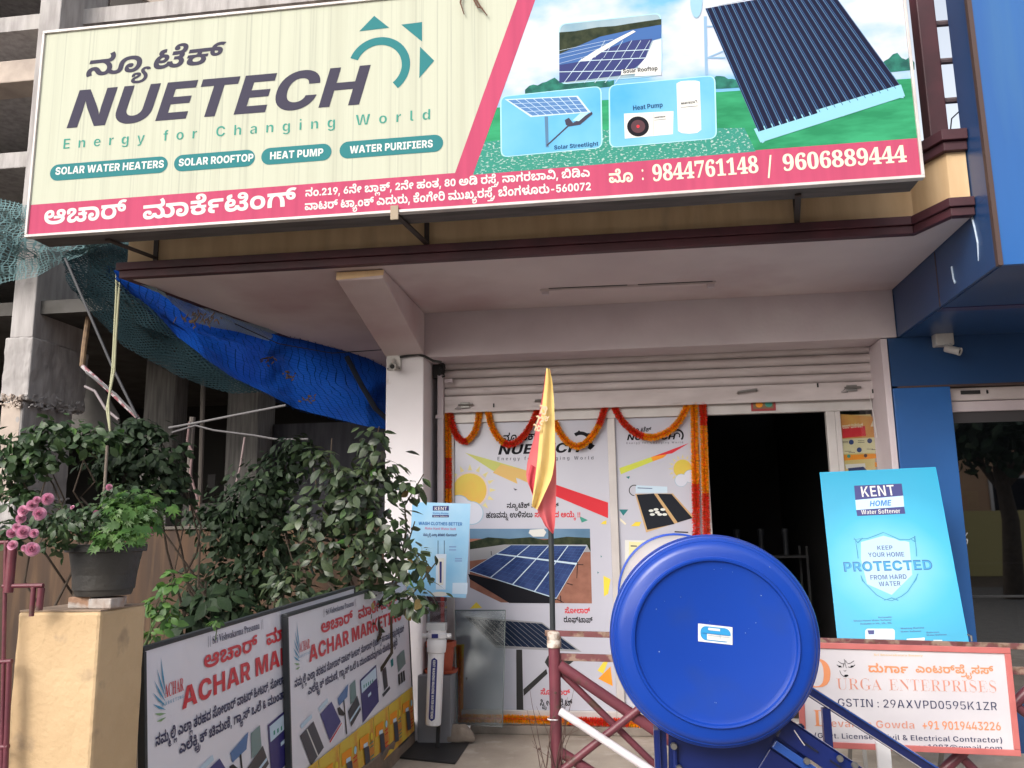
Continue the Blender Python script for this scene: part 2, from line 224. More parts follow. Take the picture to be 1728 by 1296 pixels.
[0,47,613,[239,-6,-64,0,-94,23,-50,42,1,28,0,25,44,36,78,21,53,0,72,0,70,-29,1,-26,0,-8,-10,-17,-5,-5,-99,4,2,3,2,5,1,2,0,8,-16,8,-17,0,-18,0,-28,-12,1,-12,0,-15,54,-17,57,0,62,0,56,29,5,23,133,0,4,-27,50,-25,35,0,42,0,34,26,1,20,0,17,-24,32,-46,28,-64,24,-39,8,179,11,46,-16,64,-38,32,-44,1,-26,0,-39,-54,-47,-88,-20,-49,0,-50,0,-76,13,-60,25,-25,20,61,-2,-34,-19,-70,-25,-84,-12],[31,213,1,63,527,0,54,0,44,4,13,4,14,4,8,11,1,8,0,14,-30,25,-25,15,113,33,48,-30,36,-46,1,-25,0,-12,-18,-31,-25,-12,-28,-13,-88,-12,-77,0],[955,-6,-82,0,-124,36,-57,32,85,46,32,-23,72,-27,53,0,56,0,60,31,1,27,0,26,-44,39,-74,29,-47,11,77,62,68,-16,106,-48,62,-64,1,-40,0,-36,-52,-55,-106,-30]],
[0,48,692,[333,-6,-86,0,-114,26,-68,44,-30,52,1,26,0,40,68,63,130,37,97,0,82,0,112,-26,68,-44,30,-52,1,-26,0,-41,-70,-64,-128,-35],[329,59,44,0,66,16,36,34,1,25,0,24,-34,38,-64,22,-49,0,-42,0,-66,-16,-36,-34,1,-27,0,-24,36,-37,66,-21],[749,-6,-78,0,-118,32,-49,26,55,65,38,-29,76,-30,55,0,54,0,60,31,1,27,0,26,-42,39,-74,29,-47,11,65,44,68,-16,112,-41,66,-56,1,-37,0,-27,-28,-44,-60,-33,-88,-17],[1113,-6,-76,0,-120,33,-47,27,55,63,38,-29,76,-30,53,0,56,0,60,31,1,27,0,26,-42,39,-76,29,-47,11,77,62,68,-16,106,-48,62,-64,1,-40,0,-36,-52,-55,-106,-30],[985,293,0,-12,-16,-31,-25,-12,-28,-13,-88,-12,-77,0,-121,0,1,63,89,0,54,0,44,4,11,4,14,4,8,11,1,8,0,14,-28,25,-25,15,113,33,48,-30,34,-46]],
[0,49,346,[347,-6,-94,0,-140,30,-76,57,1,41,0,24,30,39,60,29,49,11,23,-12,-159,0,1,63,351,0,54,0,44,4,11,4,14,4,8,11,1,8,0,14,-28,25,-25,15,113,33,48,-30,34,-46,1,-25,0,-13,-16,-28,-21,-12,-14,-8,-44,-12,-31,-3,23,7,38,-12,46,-30,22,-37,1,-23,0,-40,-72,-57,-138,-31],[349,59,54,0,72,21,36,35,1,21,0,24,-40,34,-70,19,-51,0,-54,0,-74,-21,-38,-34,1,-22,0,-37,90,-40]],
[0,51,408,[417,-6,-120,0,-172,42,-92,73,1,47,0,40,64,56,110,30,73,0,54,0,78,-20,40,-36,1,-25,0,-24,-42,-36,-80,-21,-61,0,-44,0,-64,12,-48,17,-15,8,25,52,12,-9,30,-16,40,-10,29,0,46,0,44,16,1,13,0,12,-28,13,-21,0,-26,0,-44,-14,-26,-32,1,-27,0,-26,52,-44,108,-26,81,0,70,0,100,19,56,37,1,26,0,28,-62,38,-59,14,77,62,88,-22,104,-71,1,-48,0,-40,-74,-68,-162,-40]],
[0,52,385,[391,-6,-50,0,-84,12,-52,25,1,19,0,11,24,21,23,9,29,-16,-78,5,-114,31,-60,47,1,30,0,27,48,42,92,25,65,0,44,0,70,-16,44,-31,1,-24,0,-20,-34,-33,-72,-18,-55,0,-44,0,-74,10,-19,7,9,39,20,-5,46,-7,29,0,42,0,34,14,1,11,0,9,-24,11,-19,0,-34,0,-42,-22,1,-18,0,-13,18,-22,52,-16,98,-9,79,-1,102,1,100,25,1,22,0,14,-44,18,-37,5,-63,0,1,63,27,0,54,0,44,4,11,4,14,4,8,11,1,8,0,14,-28,25,-25,15,111,33,50,-30,34,-46,1,-25,0,-25,-48,-37,-47,-9,1,9,26,-5,42,-18,26,-25,1,-16,0,-23,-38,-32,-66,-22,-84,-13,-43,-2,31,19,20,-9,22,-20,1,-15,0,-25,-98,-31],[395,43,26,0,30,8,1,10,0,7,-32,9,-25,1,-24,-1,-32,-9,1,-7,0,-8,30,-10]],
[0,53,432,[239,-6,-64,0,-94,23,-50,42,1,28,0,25,44,36,78,21,53,0,72,0,70,-29,1,-26,0,-8,-10,-17,-5,-5,-99,4,2,3,2,5,1,2,0,8,-16,8,-17,0,-18,0,-28,-12,1,-12,0,-15,54,-17,57,0,62,0,56,29,5,23,133,0,4,-27,50,-25,35,0,42,0,34,26,1,20,0,17,-24,32,-46,28,-64,24,-39,8,179,11,46,-16,64,-38,32,-44,1,-26,0,-39,-54,-47,-88,-20,-49,0,-50,0,-76,13,-60,25,-25,20,61,-2,-34,-19,-70,-25,-84,-12],[31,213,1,63,527,0,54,0,44,4,13,4,14,4,8,11,1,8,0,14,-30,25,-25,15,113,33,48,-30,36,-46,1,-25,0,-12,-18,-31,-25,-12,-28,-13,-88,-12,-77,0]],
[0,56,384,[519,-6,-52,0,-80,16,-68,31,-33,22,-14,10,-22,12,-18,6,-9,0,-22,0,-24,-14,1,-11,0,-14,22,-23,21,-15,-127,-26,-26,16,-32,46,1,19,0,25,42,38,82,22,61,0,36,0,62,-12,62,-26,33,-22,16,-10,34,-17,38,-9,23,0,36,0,36,21,1,21,0,16,-26,38,-25,19,131,27,34,-24,34,-53,1,-27,0,-50,-110,-52],[391,134,-38,0,-40,21,1,15,0,16,42,22,37,0,34,0,44,-22,1,-16,0,-15,-42,-21],[31,213,1,63,435,0,54,0,44,4,11,4,14,4,8,11,1,8,0,14,-28,25,-25,15,111,33,50,-30,34,-46,1,-25,0,-12,-16,-31,-27,-12,-28,-13,-86,-12,-79,0]],
[0,57,431,[259,-6,-114,0,-112,52,1,44,0,42,114,54,107,0,40,0,54,-8,36,-14,13,-9,-19,-16,2,3,0,5,1,3,0,13,-16,24,-36,18,-56,11,-39,0,185,6,22,-3,38,-16,24,-23,1,-15,0,-6,-4,-13,-3,-7,-11,16,10,8,40,14,60,9,41,0,98,0,106,-53,1,-44,0,-42,-110,-53,-115,0,-48,0,-78,11,-54,21,-17,14,47,0,-18,-13,-54,-21,-74,-12],[269,53,48,0,46,20,1,17,0,18,-48,19,-41,0,-34,0,-42,-9,-20,-17,1,-11,0,-18,50,-19],[593,53,48,0,46,20,1,17,0,12,-22,16,-40,9,-25,0,-50,0,-48,-21,1,-16,0,-18,48,-19],[33,213,1,63,529,0,54,0,44,4,11,4,14,4,8,11,1,8,0,14,-28,25,-25,15,113,33,48,-30,34,-46,1,-25,0,-12,-16,-31,-27,-12,-28,-13,-86,-12,-79,0]],
[0,60,253,[471,124,0,-41,-60,-58,-110,-31,-73,0,-68,0,-94,22,-48,40,1,28,0,21,32,32,60,18,41,0,50,0,48,-22,1,-18,0,-16,-34,-19,-31,0,-18,0,-38,8,-7,10,13,5,0,-2,-2,-7,1,-4,0,-12,36,-24,47,0,40,0,52,16,26,32,1,22,0,22,-26,33,-25,10,-18,8,-46,10,-74,6,-59,0,-325,0,1,63,355,0,76,0,108,-9,74,-19,31,-14,40,-20,38,-54]],
[0,63,181,[91,-6,-82,0,-124,36,-57,32,85,46,32,-23,72,-27,53,0,56,0,60,31,1,27,0,26,-44,39,-74,29,-47,11,77,62,68,-16,106,-48,62,-64,1,-40,0,-36,-52,-55,-106,-30]],
[0,64,413,[95,-6,-86,0,-122,36,-59,32,85,47,38,-26,72,-25,49,0,38,0,38,17,1,17,0,14,-4,22,-2,20,1,11,0,39,76,55,138,29,95,0,90,0,130,-26,86,-44,40,-57,1,-31,0,-41,-60,-58,-108,-31,-75,0,-66,0,-94,22,-48,40,1,28,0,21,32,32,58,18,41,0,50,0,48,-22,1,-18,0,-16,-34,-19,-29,0,-18,0,-40,8,-7,10,15,5,-2,-2,-2,-7,1,-4,0,-12,38,-24,47,0,38,0,50,16,28,31,1,23,0,26,-44,43,-88,26,-67,0,-46,0,-74,-15,-44,-31,1,-26,0,-12,2,-20,2,-22,1,-15,0,-30,-52,-37,-88,-17]],
[0,74,240,[457,200,0,-25,-44,-35,-84,-20,-57,0,-68,0,-84,24,-23,13,27,51,10,-8,30,-16,40,-10,29,0,46,0,44,17,1,12,0,12,-28,13,-21,0,-26,0,-44,-13,-26,-28,1,-21,1,-6,0,-29,46,-40,74,-26,43,-9,-75,-62,-68,18,-104,46,-56,61,1,38,0,39,62,56,108,30,73,0,60,0,82,-21,42,-37]],
[0,75,94,[-93,-211,-74,0,-102,26,-52,44,1,28,0,26,40,39,76,22,51,0,46,0,56,-17,24,-27,1,-14,0,-31,-70,-26,-65,0,-22,0,-58,7,-13,5,5,38,16,-5,40,-6,19,0,26,0,30,8,1,10,0,8,-18,10,-19,0,-16,0,-32,-10,-18,-19,1,-17,1,-4,0,-20,62,-30,75,0,42,0,78,13,48,31,1,26,0,23,-36,38,-31,15,26,11,32,21,1,12,0,12,-28,23,-29,11,75,36,48,-20,42,-35,1,-23,0,-19,-30,-26,-15,-7,-11,14,30,-15,34,-46,1,-28,0,-35,-62,-50,-120,-27]],
[0,93,299,[581,213,-293,0,-38,0,-32,-2,-9,-1,-12,-3,-16,-9,1,-7,0,-7,10,-8,11,-3,10,-3,30,-2,29,0,143,0,1,-62,-123,0,-22,0,-26,-1,-16,-1,-5,-1,-14,-2,-16,-9,1,-7,0,-9,22,-10,34,-3,19,0,17,0,1,-63,-31,0,-40,0,-74,7,-58,17,-36,30,1,22,0,13,18,23,38,20,29,7,-1,-7,-38,11,-52,34,1,27,0,14,24,25,23,9,22,9,58,11,80,4,59,0,291,0]],
[0,96,87,[37,-188,-88,0,-80,32,1,22,0,15,22,20,27,10,-7,-5,-61,0,1,42,167,0,-15,-4,18,9,18,21,1,14,0,10,-10,22,-17,17,97,14,20,-19,14,-29,1,-11,0,-16,-22,-24,-13,-8,-9,4,141,0,1,-42,-63,0,-7,5,26,-8,24,-21,1,-15,0,-22,-78,-33],[39,-144,38,0,34,16,1,11,0,12,-38,15,-33,0,-38,0,-34,-15,1,-12,0,-12,34,-15]],
[0,111,23,[101,-88,0,-20,-26,-25,-23,-9,-30,-12,-84,-8,-65,0,-347,0,1,49,315,0,-21,-6,-4,7,-6,16,1,11,0,15,32,30,66,20,53,0,74,0,72,-40],[-101,-92,0,-8,6,-14,7,-5,-19,6,39,0,38,0,38,12,1,14,0,10,-24,14,-25,0,-28,0,-28,-17]],
[0,115,64,[-177,-27,48,0,70,-17,58,-35,29,-26,16,-15,24,-16,30,-6,25,0,10,0,24,2,9,2,15,-44,-8,-2,-36,-4,-15,0,-44,0,-56,12,-38,25,-21,18,-20,21,-38,28,-42,13,-25,0,-28,0,-30,-13,1,-10,0,-6,14,-13,38,-9,35,0,58,0,78,24,42,38,1,20,0,19,-18,26,-13,12,89,23,22,-18,22,-38,1,-23,0,-31,-50,-47,-84,-32,-104,-16,-51,0,-64,0,-76,20,-36,33,1,19,0,29,84,37]],
[0,120,129,[141,-209,-102,0,-112,52,1,40,0,22,38,38,76,28,59,5,14,1,28,1,17,0,64,0,86,-28,1,-30,0,-28,-68,-29,-67,0,-38,0,-58,14,-32,25,1,17,0,16,8,24,8,21,1,10,0,14,-26,16,-27,5,63,41,44,-10,46,-30,1,-20,0,-16,-14,-27,-14,-26,1,-13,0,-13,30,-8,17,0,16,0,20,9,1,6,0,7,-22,11,-29,0,-16,0,-34,-3,-17,-3,-6,-1,-16,0,-3,-2,-20,-6,-22,-21,1,-14,0,-24,64,-25,59,0,48,0,82,13,31,17,75,-33,-48,-22,-112,-21]],
[0,121,141,[9,-209,-70,0,-84,19,-36,28,1,15,0,12,14,18,42,18,41,10,26,7,18,8,1,5,0,4,-16,4,-17,0,-20,0,-16,-5,1,-6,0,-3,4,-6,3,-2,-81,-15,-6,7,-10,19,1,9,0,17,64,24,69,0,48,0,54,-12,22,-21,1,-12,0,-11,-14,-17,-38,-17,-37,-9,-28,-7,-18,-9,1,-7,0,-6,20,-8,40,-5,35,0,58,0,58,16,24,23,1,11,0,16,-28,25,-40,22,-42,22,-28,26,1,15,0,19,40,24,60,11,37,0,48,0,74,-23,9,-28,-93,-7,-4,7,-12,7,-14,3,-9,0,-12,0,-18,-6,1,-7,0,-7,28,-18,42,-20,42,-26,28,-34,1,-21,0,-16,-22,-34,-54,-28,-96,-18]],
[0,124,28,[-243,-30,32,0,48,-10,46,-20,25,-15,-65,1,32,19,62,25,55,0,42,0,60,-19,32,-30,1,-17,0,-21,-28,-32,-42,-24,-21,-9,-61,34,26,11,32,22,1,15,0,10,-24,15,-23,0,-28,0,-32,-21,-1,-18,-89,0,-4,18,-32,21,-25,0,-24,0,-24,-15,1,-10,0,-15,34,-22,25,-10,-61,-35,-34,15,-58,41,1,31,0,16,32,30,60,19]],
[0,129,71,[17,-169,-42,0,-64,12,-52,24,-25,17,-26,17,-24,11,-15,0,-16,0,-20,-11,1,-9,0,-10,18,-21,15,-13,-93,-19,-16,13,-22,34,1,15,0,29,72,37,67,0,44,0,66,-21,43,-26,22,-13,30,-15,28,-6,15,0,20,0,28,9,16,21,1,18,0,26,-44,50,-27,19,91,21,22,-15,38,-38,22,-42,1,-22,0,-31,-38,-41,-72,-20]],
[0,136,351,[537,276,1,-66,-7,3,15,0,46,-16,48,-48,20,-59,1,-33,1,-57,-155,0,1,40,0,29,-4,41,-10,30,-5,10,-20,29,-60,34,-47,0,-36,0,-52,-18,-34,-30,-9,-20,-6,-11,-10,-29,-4,-38,1,-26,1,-41,-153,0,1,56,0,38,26,66,66,50,61,14,29,-11,-183,0,1,63]],
[0,138,447,[627,-6,-52,0,-78,13,-58,26,-23,19,63,4,-36,-26,-78,-27,-82,-9,-45,0,-62,0,-82,22,-42,34,1,20,0,22,28,33,70,29,61,18,34,10,32,17,1,10,0,5,-10,8,-22,4,-19,0,-30,0,-28,-12,1,-10,0,-6,8,-14,7,-5,-121,-22,-14,11,-16,29,1,14,0,20,42,32,90,19,71,0,72,0,84,-22,34,-32,1,-17,0,-19,-28,-29,-66,-28,-55,-17,-44,-13,-26,-15,1,-10,0,-11,32,-11,35,0,54,0,58,29,3,23,133,0,6,-26,52,-26,51,0,38,0,40,16,1,15,0,14,-28,18,-42,10,-21,2,111,23,42,-8,58,-21,28,-28,1,-21,0,-26,-48,-37,-96,-21],[501,128,1,51,107,0,18,4,24,12,1,7,0,6,-14,12,-13,5,135,0,12,-6,10,-12,1,-6,0,-7,-6,-11,-5,-4,93,0,1,-51,-15,0,-16,0,-30,1,-9,1,-43,-2],[501,213,1,63,255,0,1,-63]],
[0,142,454,[267,-6,-52,0,-86,16,-60,32,-34,45,1,30,0,38,56,56,106,31,75,0,42,0,72,-16,42,-33,1,-26,0,-20,-34,-34,-76,-20,-61,0,-40,0,-64,11,-23,8,9,47,18,-6,50,-9,35,0,36,0,32,14,1,11,0,10,-22,10,-21,0,-22,0,-40,-15,-24,-32,1,-26,1,-1,0,-15,16,-22,28,-14,38,-6,25,0,70,0,58,30,9,22,133,0,8,-20,48,-32,53,0,38,0,38,20,1,15,0,12,-22,19,-42,13,-29,3,83,36,58,-8,68,-29,32,-36,1,-18,0,-41,-100,-50,-99,0,-44,0,-80,11,-72,27,-31,24,65,-2,-32,-23,-76,-26,-88,-11],[209,208,-60,9,-50,36,1,17,0,16,36,27,86,18,75,1,13,-61,-32,-1,-28,-8,1,-8,0,-8,32,-12,27,-3],[567,134,1,54,75,0,32,0,24,8,1,8,0,8,-30,9,-45,7,83,48,40,-8,54,-19,32,-19,14,-20,1,-10,0,-14,-22,-22,-36,-16,-25,-5,-22,-5,-52,-4,-29,0],[489,213,1,63,269,0,1,-63]],
[0,147,343,[355,-6,-90,0,-124,18,-74,31,-34,42,1,24,0,4,2,16,5,8,141,-8,-2,-3,0,-6,1,-2,0,-11,10,-21,36,-18,70,-11,61,0,48,0,66,8,38,14,16,18,1,11,0,8,-12,14,-9,6,-4,2,-6,2,-3,2,-16,5,-40,4,-21,0,-30,0,-20,-7,1,-5,0,-5,22,-7,21,0,18,0,30,8,18,17,1,12,0,18,-26,23,-40,14,-21,4,127,22,40,-14,54,-37,3,-26,0,-2,-2,-7,1,-1,-23,-18,-16,-16,-46,-26,-72,-16,-55,0,-76,0,-72,32,1,24,0,15,30,26,70,17,57,0,34,0,56,-5,33,-8,4,-1,4,3,6,4,3,0,62,-11,62,-48,1,-29,0,-28,-42,-40,-80,-27,-110,-12],[35,213,1,63,503,0,1,-63]],
[0,151,385,[519,-6,-52,0,-80,16,-68,31,-33,22,-14,10,-22,12,-18,6,-9,0,-22,0,-24,-14,1,-11,0,-14,22,-23,21,-15,-127,-26,-26,16,-32,46,1,19,0,25,42,38,82,22,61,0,54,0,86,-23,47,-30,22,-14,36,-20,38,-9,23,0,34,0,36,23,1,22,0,23,-42,42,-78,34,-51,11,-385,0,1,63,573,0,1,-63,-5,0,-5,9,46,-14,64,-36,34,-46,1,-26,0,-53,-110,-53]],
[0,154,448,[235,-6,-62,0,-82,22,-42,34,1,20,0,22,28,33,70,29,61,18,34,10,32,17,1,10,0,5,-10,8,-22,4,-19,0,-30,0,-28,-12,1,-10,0,-6,8,-14,7,-5,-121,-22,-14,11,-16,29,1,14,0,20,42,32,90,19,71,0,72,0,84,-22,34,-32,1,-17,0,-19,-28,-29,-66,-28,-55,-17,-44,-13,-26,-15,1,-10,0,-11,32,-11,35,0,54,0,58,29,3,23,133,0,4,-27,58,-25,43,0,50,0,52,31,1,27,0,25,-42,39,-76,30,-47,11,67,42,68,-16,112,-41,66,-55,1,-38,0,-35,-50,-54,-104,-30,-83,0,-48,0,-72,12,-62,26,-31,22,69,2,-36,-26,-78,-27,-82,-9],[501,213,1,63,229,0,1,-63]],
[0,156,613,[239,-6,-64,0,-94,23,-50,42,1,28,0,25,44,36,78,21,53,0,72,0,70,-29,1,-26,0,-8,-10,-17,-5,-5,-99,4,2,3,2,5,1,2,0,8,-16,8,-17,0,-18,0,-28,-12,1,-12,0,-15,54,-17,57,0,62,0,56,29,5,23,133,0,4,-27,50,-25,35,0,42,0,34,26,1,20,0,17,-24,32,-46,28,-64,24,-39,8,179,11,46,-16,64,-38,32,-44,1,-26,0,-39,-54,-47,-88,-20,-49,0,-50,0,-76,13,-60,25,-25,20,61,-2,-34,-19,-70,-25,-84,-12],[31,213,1,63,527,0,54,0,44,4,13,4,14,4,8,11,1,8,0,14,-30,25,-25,15,113,33,48,-30,36,-46,1,-25,0,-12,-18,-31,-25,-12,-28,-13,-88,-12,-77,0],[955,-6,-76,0,-122,34,-47,26,57,63,38,-29,74,-30,55,0,56,0,60,31,1,27,0,26,-44,38,-74,30,-47,11,65,42,68,-16,112,-41,68,-55,1,-38,0,-26,-30,-43,-58,-32,-90,-18],[867,213,1,63,191,0,1,-63]],
[0,157,692,[333,-6,-86,0,-114,26,-68,44,-30,52,1,26,0,40,68,63,130,37,97,0,82,0,112,-26,68,-44,30,-52,1,-26,0,-41,-70,-64,-128,-35],[329,59,44,0,66,16,36,34,1,25,0,24,-34,38,-64,22,-49,0,-42,0,-66,-16,-36,-34,1,-27,0,-24,36,-37,66,-21],[749,-6,-78,0,-120,31,-47,27,55,65,38,-29,76,-30,55,0,54,0,60,31,1,27,0,25,-42,39,-74,30,-47,11,65,44,68,-16,112,-42,66,-56,1,-37,0,-26,-28,-45,-60,-32,-88,-17],[1113,-6,-76,0,-120,34,-47,26,55,63,38,-29,76,-30,53,0,56,0,60,31,1,27,0,26,-42,38,-76,30,-47,11,67,42,68,-16,112,-41,66,-55,1,-38,0,-26,-28,-43,-60,-32,-90,-18],[627,213,1,63,89,0,54,0,44,4,11,4,14,4,8,11,1,8,0,14,-28,25,-25,15,113,33,48,-30,34,-46,1,-25,0,-12,-16,-31,-25,-12,-28,-13,-88,-12,-77,0],[1025,213,1,63,191,0,1,-63]],
[0,159,420,[425,-6,-126,0,-174,42,-92,73,1,47,0,40,64,56,110,30,73,0,54,0,78,-20,40,-36,1,-25,0,-24,-42,-36,-80,-21,-61,0,-44,0,-64,12,-48,17,-15,8,25,52,12,-9,30,-16,40,-10,29,0,46,0,44,16,1,13,0,12,-28,13,-21,0,-26,0,-44,-14,-26,-32,1,-27,0,-26,52,-44,112,-26,87,0,78,0,108,19,54,37,1,26,0,36,-64,40,-51,12,103,37,56,-16,70,-37,34,-44,1,-27,0,-40,-76,-68,-170,-40],[483,213,1,63,209,0,1,-63]],
[0,161,432,[239,-6,-64,0,-94,23,-50,42,1,28,0,25,44,36,78,21,53,0,72,0,70,-29,1,-26,0,-8,-10,-17,-5,-5,-99,4,2,3,2,5,1,2,0,8,-16,8,-17,0,-18,0,-28,-12,1,-12,0,-15,54,-17,57,0,62,0,56,29,5,23,133,0,4,-27,50,-25,35,0,42,0,34,26,1,20,0,17,-24,32,-46,28,-64,24,-39,8,181,9,46,-16,62,-37,32,-43,1,-26,0,-39,-54,-47,-88,-20,-49,0,-50,0,-76,13,-60,25,-25,20,61,-2,-34,-19,-70,-25,-84,-12],[31,213,1,63,665,0,1,-63]],
[0,168,501,[317,-6,-88,0,-116,22,-54,36,1,21,0,14,14,22,30,19,27,9,-11,-9,-79,0,1,51,211,0,18,4,24,11,1,7,0,7,-16,12,-13,4,81,6,57,-6,10,-6,12,-12,1,-5,0,-7,-8,-11,-5,-4,201,0,1,-51,-83,0,-13,9,28,-8,34,-18,18,-23,1,-14,0,-22,-54,-36,-118,-22],[321,56,64,0,54,24,1,16,0,12,-26,17,-52,10,-39,0,-40,0,-52,-10,-24,-18,1,-11,0,-18,58,-22],[37,213,1,63,429,0,1,-63],[821,122,-86,0,-98,52,1,50,1,6,0,41,58,56,104,28,71,0,50,0,70,-9,27,-6,-61,-47,-18,4,-38,5,-25,0,-28,0,-52,-12,-32,-30,1,-28,1,-20,0,-17,26,-23,35,0,16,0,24,9,1,10,0,5,-8,9,-7,2,-10,3,-28,3,-21,0,-319,0,1,63,309,0,54,0,80,-10,33,-14,22,-10,24,-28,1,-19,0,-37,-90,-36]],
[0,170,530,[537,276,1,-66,-7,3,15,0,46,-16,48,-48,20,-59,1,-33,1,-57,-155,0,1,40,0,29,-4,41,-10,30,-5,10,-20,29,-60,34,-47,0,-36,0,-52,-18,-34,-30,-9,-20,-6,-11,-10,-29,-4,-38,1,-26,1,-41,-153,0,1,56,0,38,26,66,66,50,61,14,29,-11,-183,0,1,63],[879,122,-86,0,-98,52,1,50,1,6,0,41,58,56,104,28,71,0,50,0,70,-9,27,-6,-61,-47,-18,4,-38,5,-25,0,-28,0,-52,-12,-32,-30,1,-28,1,-20,0,-17,26,-23,35,0,16,0,24,9,1,10,0,5,-8,9,-7,2,-10,3,-28,3,-21,0,-319,0,1,63,309,0,54,0,80,-10,33,-14,22,-10,24,-28,1,-19,0,-37,-90,-36]],
[0,178,640,[267,-6,-52,0,-86,16,-60,32,-34,45,1,30,0,38,56,56,106,31,75,0,42,0,72,-16,42,-33,1,-26,0,-20,-34,-34,-76,-20,-61,0,-40,0,-64,11,-23,8,9,47,18,-6,50,-9,35,0,36,0,32,14,1,11,0,10,-22,10,-21,0,-22,0,-40,-15,-24,-32,1,-26,1,-1,0,-15,16,-22,28,-14,38,-6,25,0,70,0,58,30,9,22,133,0,8,-20,48,-32,53,0,38,0,38,20,1,15,0,12,-22,19,-42,13,-29,3,83,36,58,-8,68,-29,32,-36,1,-18,0,-41,-100,-50,-99,0,-44,0,-80,11,-72,27,-31,24,65,-2,-32,-23,-76,-26,-88,-11],[209,208,-60,9,-50,36,1,17,0,16,36,27,86,18,75,1,13,-61,-32,-1,-28,-8,1,-8,0,-8,32,-12,27,-3],[567,134,1,54,75,0,32,0,24,8,1,8,0,8,-30,9,-45,7,83,48,40,-8,54,-19,32,-19,14,-20,1,-10,0,-14,-22,-22,-36,-16,-25,-5,-22,-5,-52,-4,-29,0],[489,213,1,63,269,0,1,-63],[1101,122,-86,0,-100,52,1,50,1,6,0,41,58,56,106,28,69,0,50,0,72,-9,25,-6,-61,-47,-18,4,-38,5,-25,0,-28,0,-52,-12,-32,-30,1,-28,1,-20,0,-17,28,-23,33,0,18,0,24,9,1,10,0,5,-10,9,-7,2,-8,3,-28,3,-23,0,-317,0,1,63,307,0,54,0,82,-10,31,-14,24,-10,24,-28,1,-19,0,-37,-92,-36]],
[0,188,613,[239,-6,-64,0,-94,23,-50,42,1,28,0,25,44,36,78,21,53,0,72,0,70,-29,1,-26,0,-8,-10,-17,-5,-5,-99,4,2,3,2,5,1,2,0,8,-16,8,-17,0,-18,0,-28,-12,1,-12,0,-15,54,-17,57,0,62,0,56,29,5,23,133,0,4,-27,50,-25,35,0,30,0,32,12,14,19,1,9,0,18,-26,38,-27,19,131,27,36,-24,34,-54,1,-29,0,-34,-54,-44,-88,-21,-51,0,-50,0,-76,13,-58,25,-25,20,61,-2,-34,-19,-70,-25,-84,-12],[447,130,-38,0,-40,21,1,16,0,16,42,21,37,0,34,0,44,-21,1,-16,0,-16,-42,-21],[31,213,1,63,663,0,1,-63],[1045,122,-86,0,-98,52,1,50,1,6,0,41,58,56,104,28,71,0,50,0,70,-9,27,-6,-61,-47,-18,4,-38,5,-25,0,-28,0,-52,-12,-32,-30,1,-28,1,-20,0,-17,26,-23,35,0,16,0,24,9,1,10,0,5,-8,9,-7,2,-10,3,-28,3,-21,0,-319,0,1,63,309,0,54,0,80,-10,33,-14,22,-10,24,-28,1,-19,0,-37,-90,-36]],
[0,189,613,[239,-6,-64,0,-94,23,-50,42,1,28,0,25,44,36,78,21,53,0,72,0,70,-29,1,-26,0,-8,-10,-17,-5,-5,-99,4,2,3,2,5,1,2,0,8,-16,8,-17,0,-18,0,-28,-12,1,-12,0,-15,54,-17,57,0,62,0,56,29,5,23,133,0,4,-27,50,-25,35,0,30,0,32,12,14,19,1,9,0,18,-26,38,-27,19,131,27,36,-24,34,-54,1,-29,0,-34,-54,-44,-88,-21,-51,0,-50,0,-76,13,-58,25,-25,20,61,-2,-34,-19,-70,-25,-84,-12],[377,-72,13,76,127,0,13,-76],[447,130,-38,0,-40,21,1,16,0,16,42,21,37,0,34,0,44,-21,1,-16,0,-16,-42,-21],[31,213,1,63,663,0,1,-63],[1045,122,-86,0,-98,52,1,50,1,6,0,41,58,56,104,28,71,0,50,0,70,-9,27,-6,-61,-47,-18,4,-38,5,-25,0,-28,0,-52,-12,-32,-30,1,-28,1,-20,0,-17,26,-23,35,0,16,0,24,9,1,10,0,5,-8,9,-7,2,-10,3,-28,3,-21,0,-319,0,1,63,309,0,54,0,80,-10,33,-14,22,-10,24,-28,1,-19,0,-37,-90,-36]],
[0,194,529,[347,-6,-94,0,-140,30,-76,57,1,41,0,24,30,39,60,29,49,11,23,-12,-159,0,1,63,509,0,1,-63,-7,0,7,7,40,-11,50,-28,24,-36,1,-23,0,-40,-72,-57,-138,-31],[349,59,54,0,72,21,36,35,1,21,0,24,-40,34,-70,19,-51,0,-54,0,-74,-21,-38,-34,1,-22,0,-37,90,-40],[877,122,-86,0,-100,52,1,50,1,6,0,41,58,56,106,28,69,0,50,0,72,-9,25,-6,-61,-47,-18,4,-38,5,-25,0,-28,0,-52,-12,-32,-30,1,-28,1,-20,0,-17,28,-23,33,0,18,0,24,9,1,10,0,5,-10,9,-7,2,-8,3,-28,3,-23,0,-317,0,1,63,307,0,54,0,82,-10,31,-14,24,-10,24,-28,1,-19,0,-37,-92,-36]],
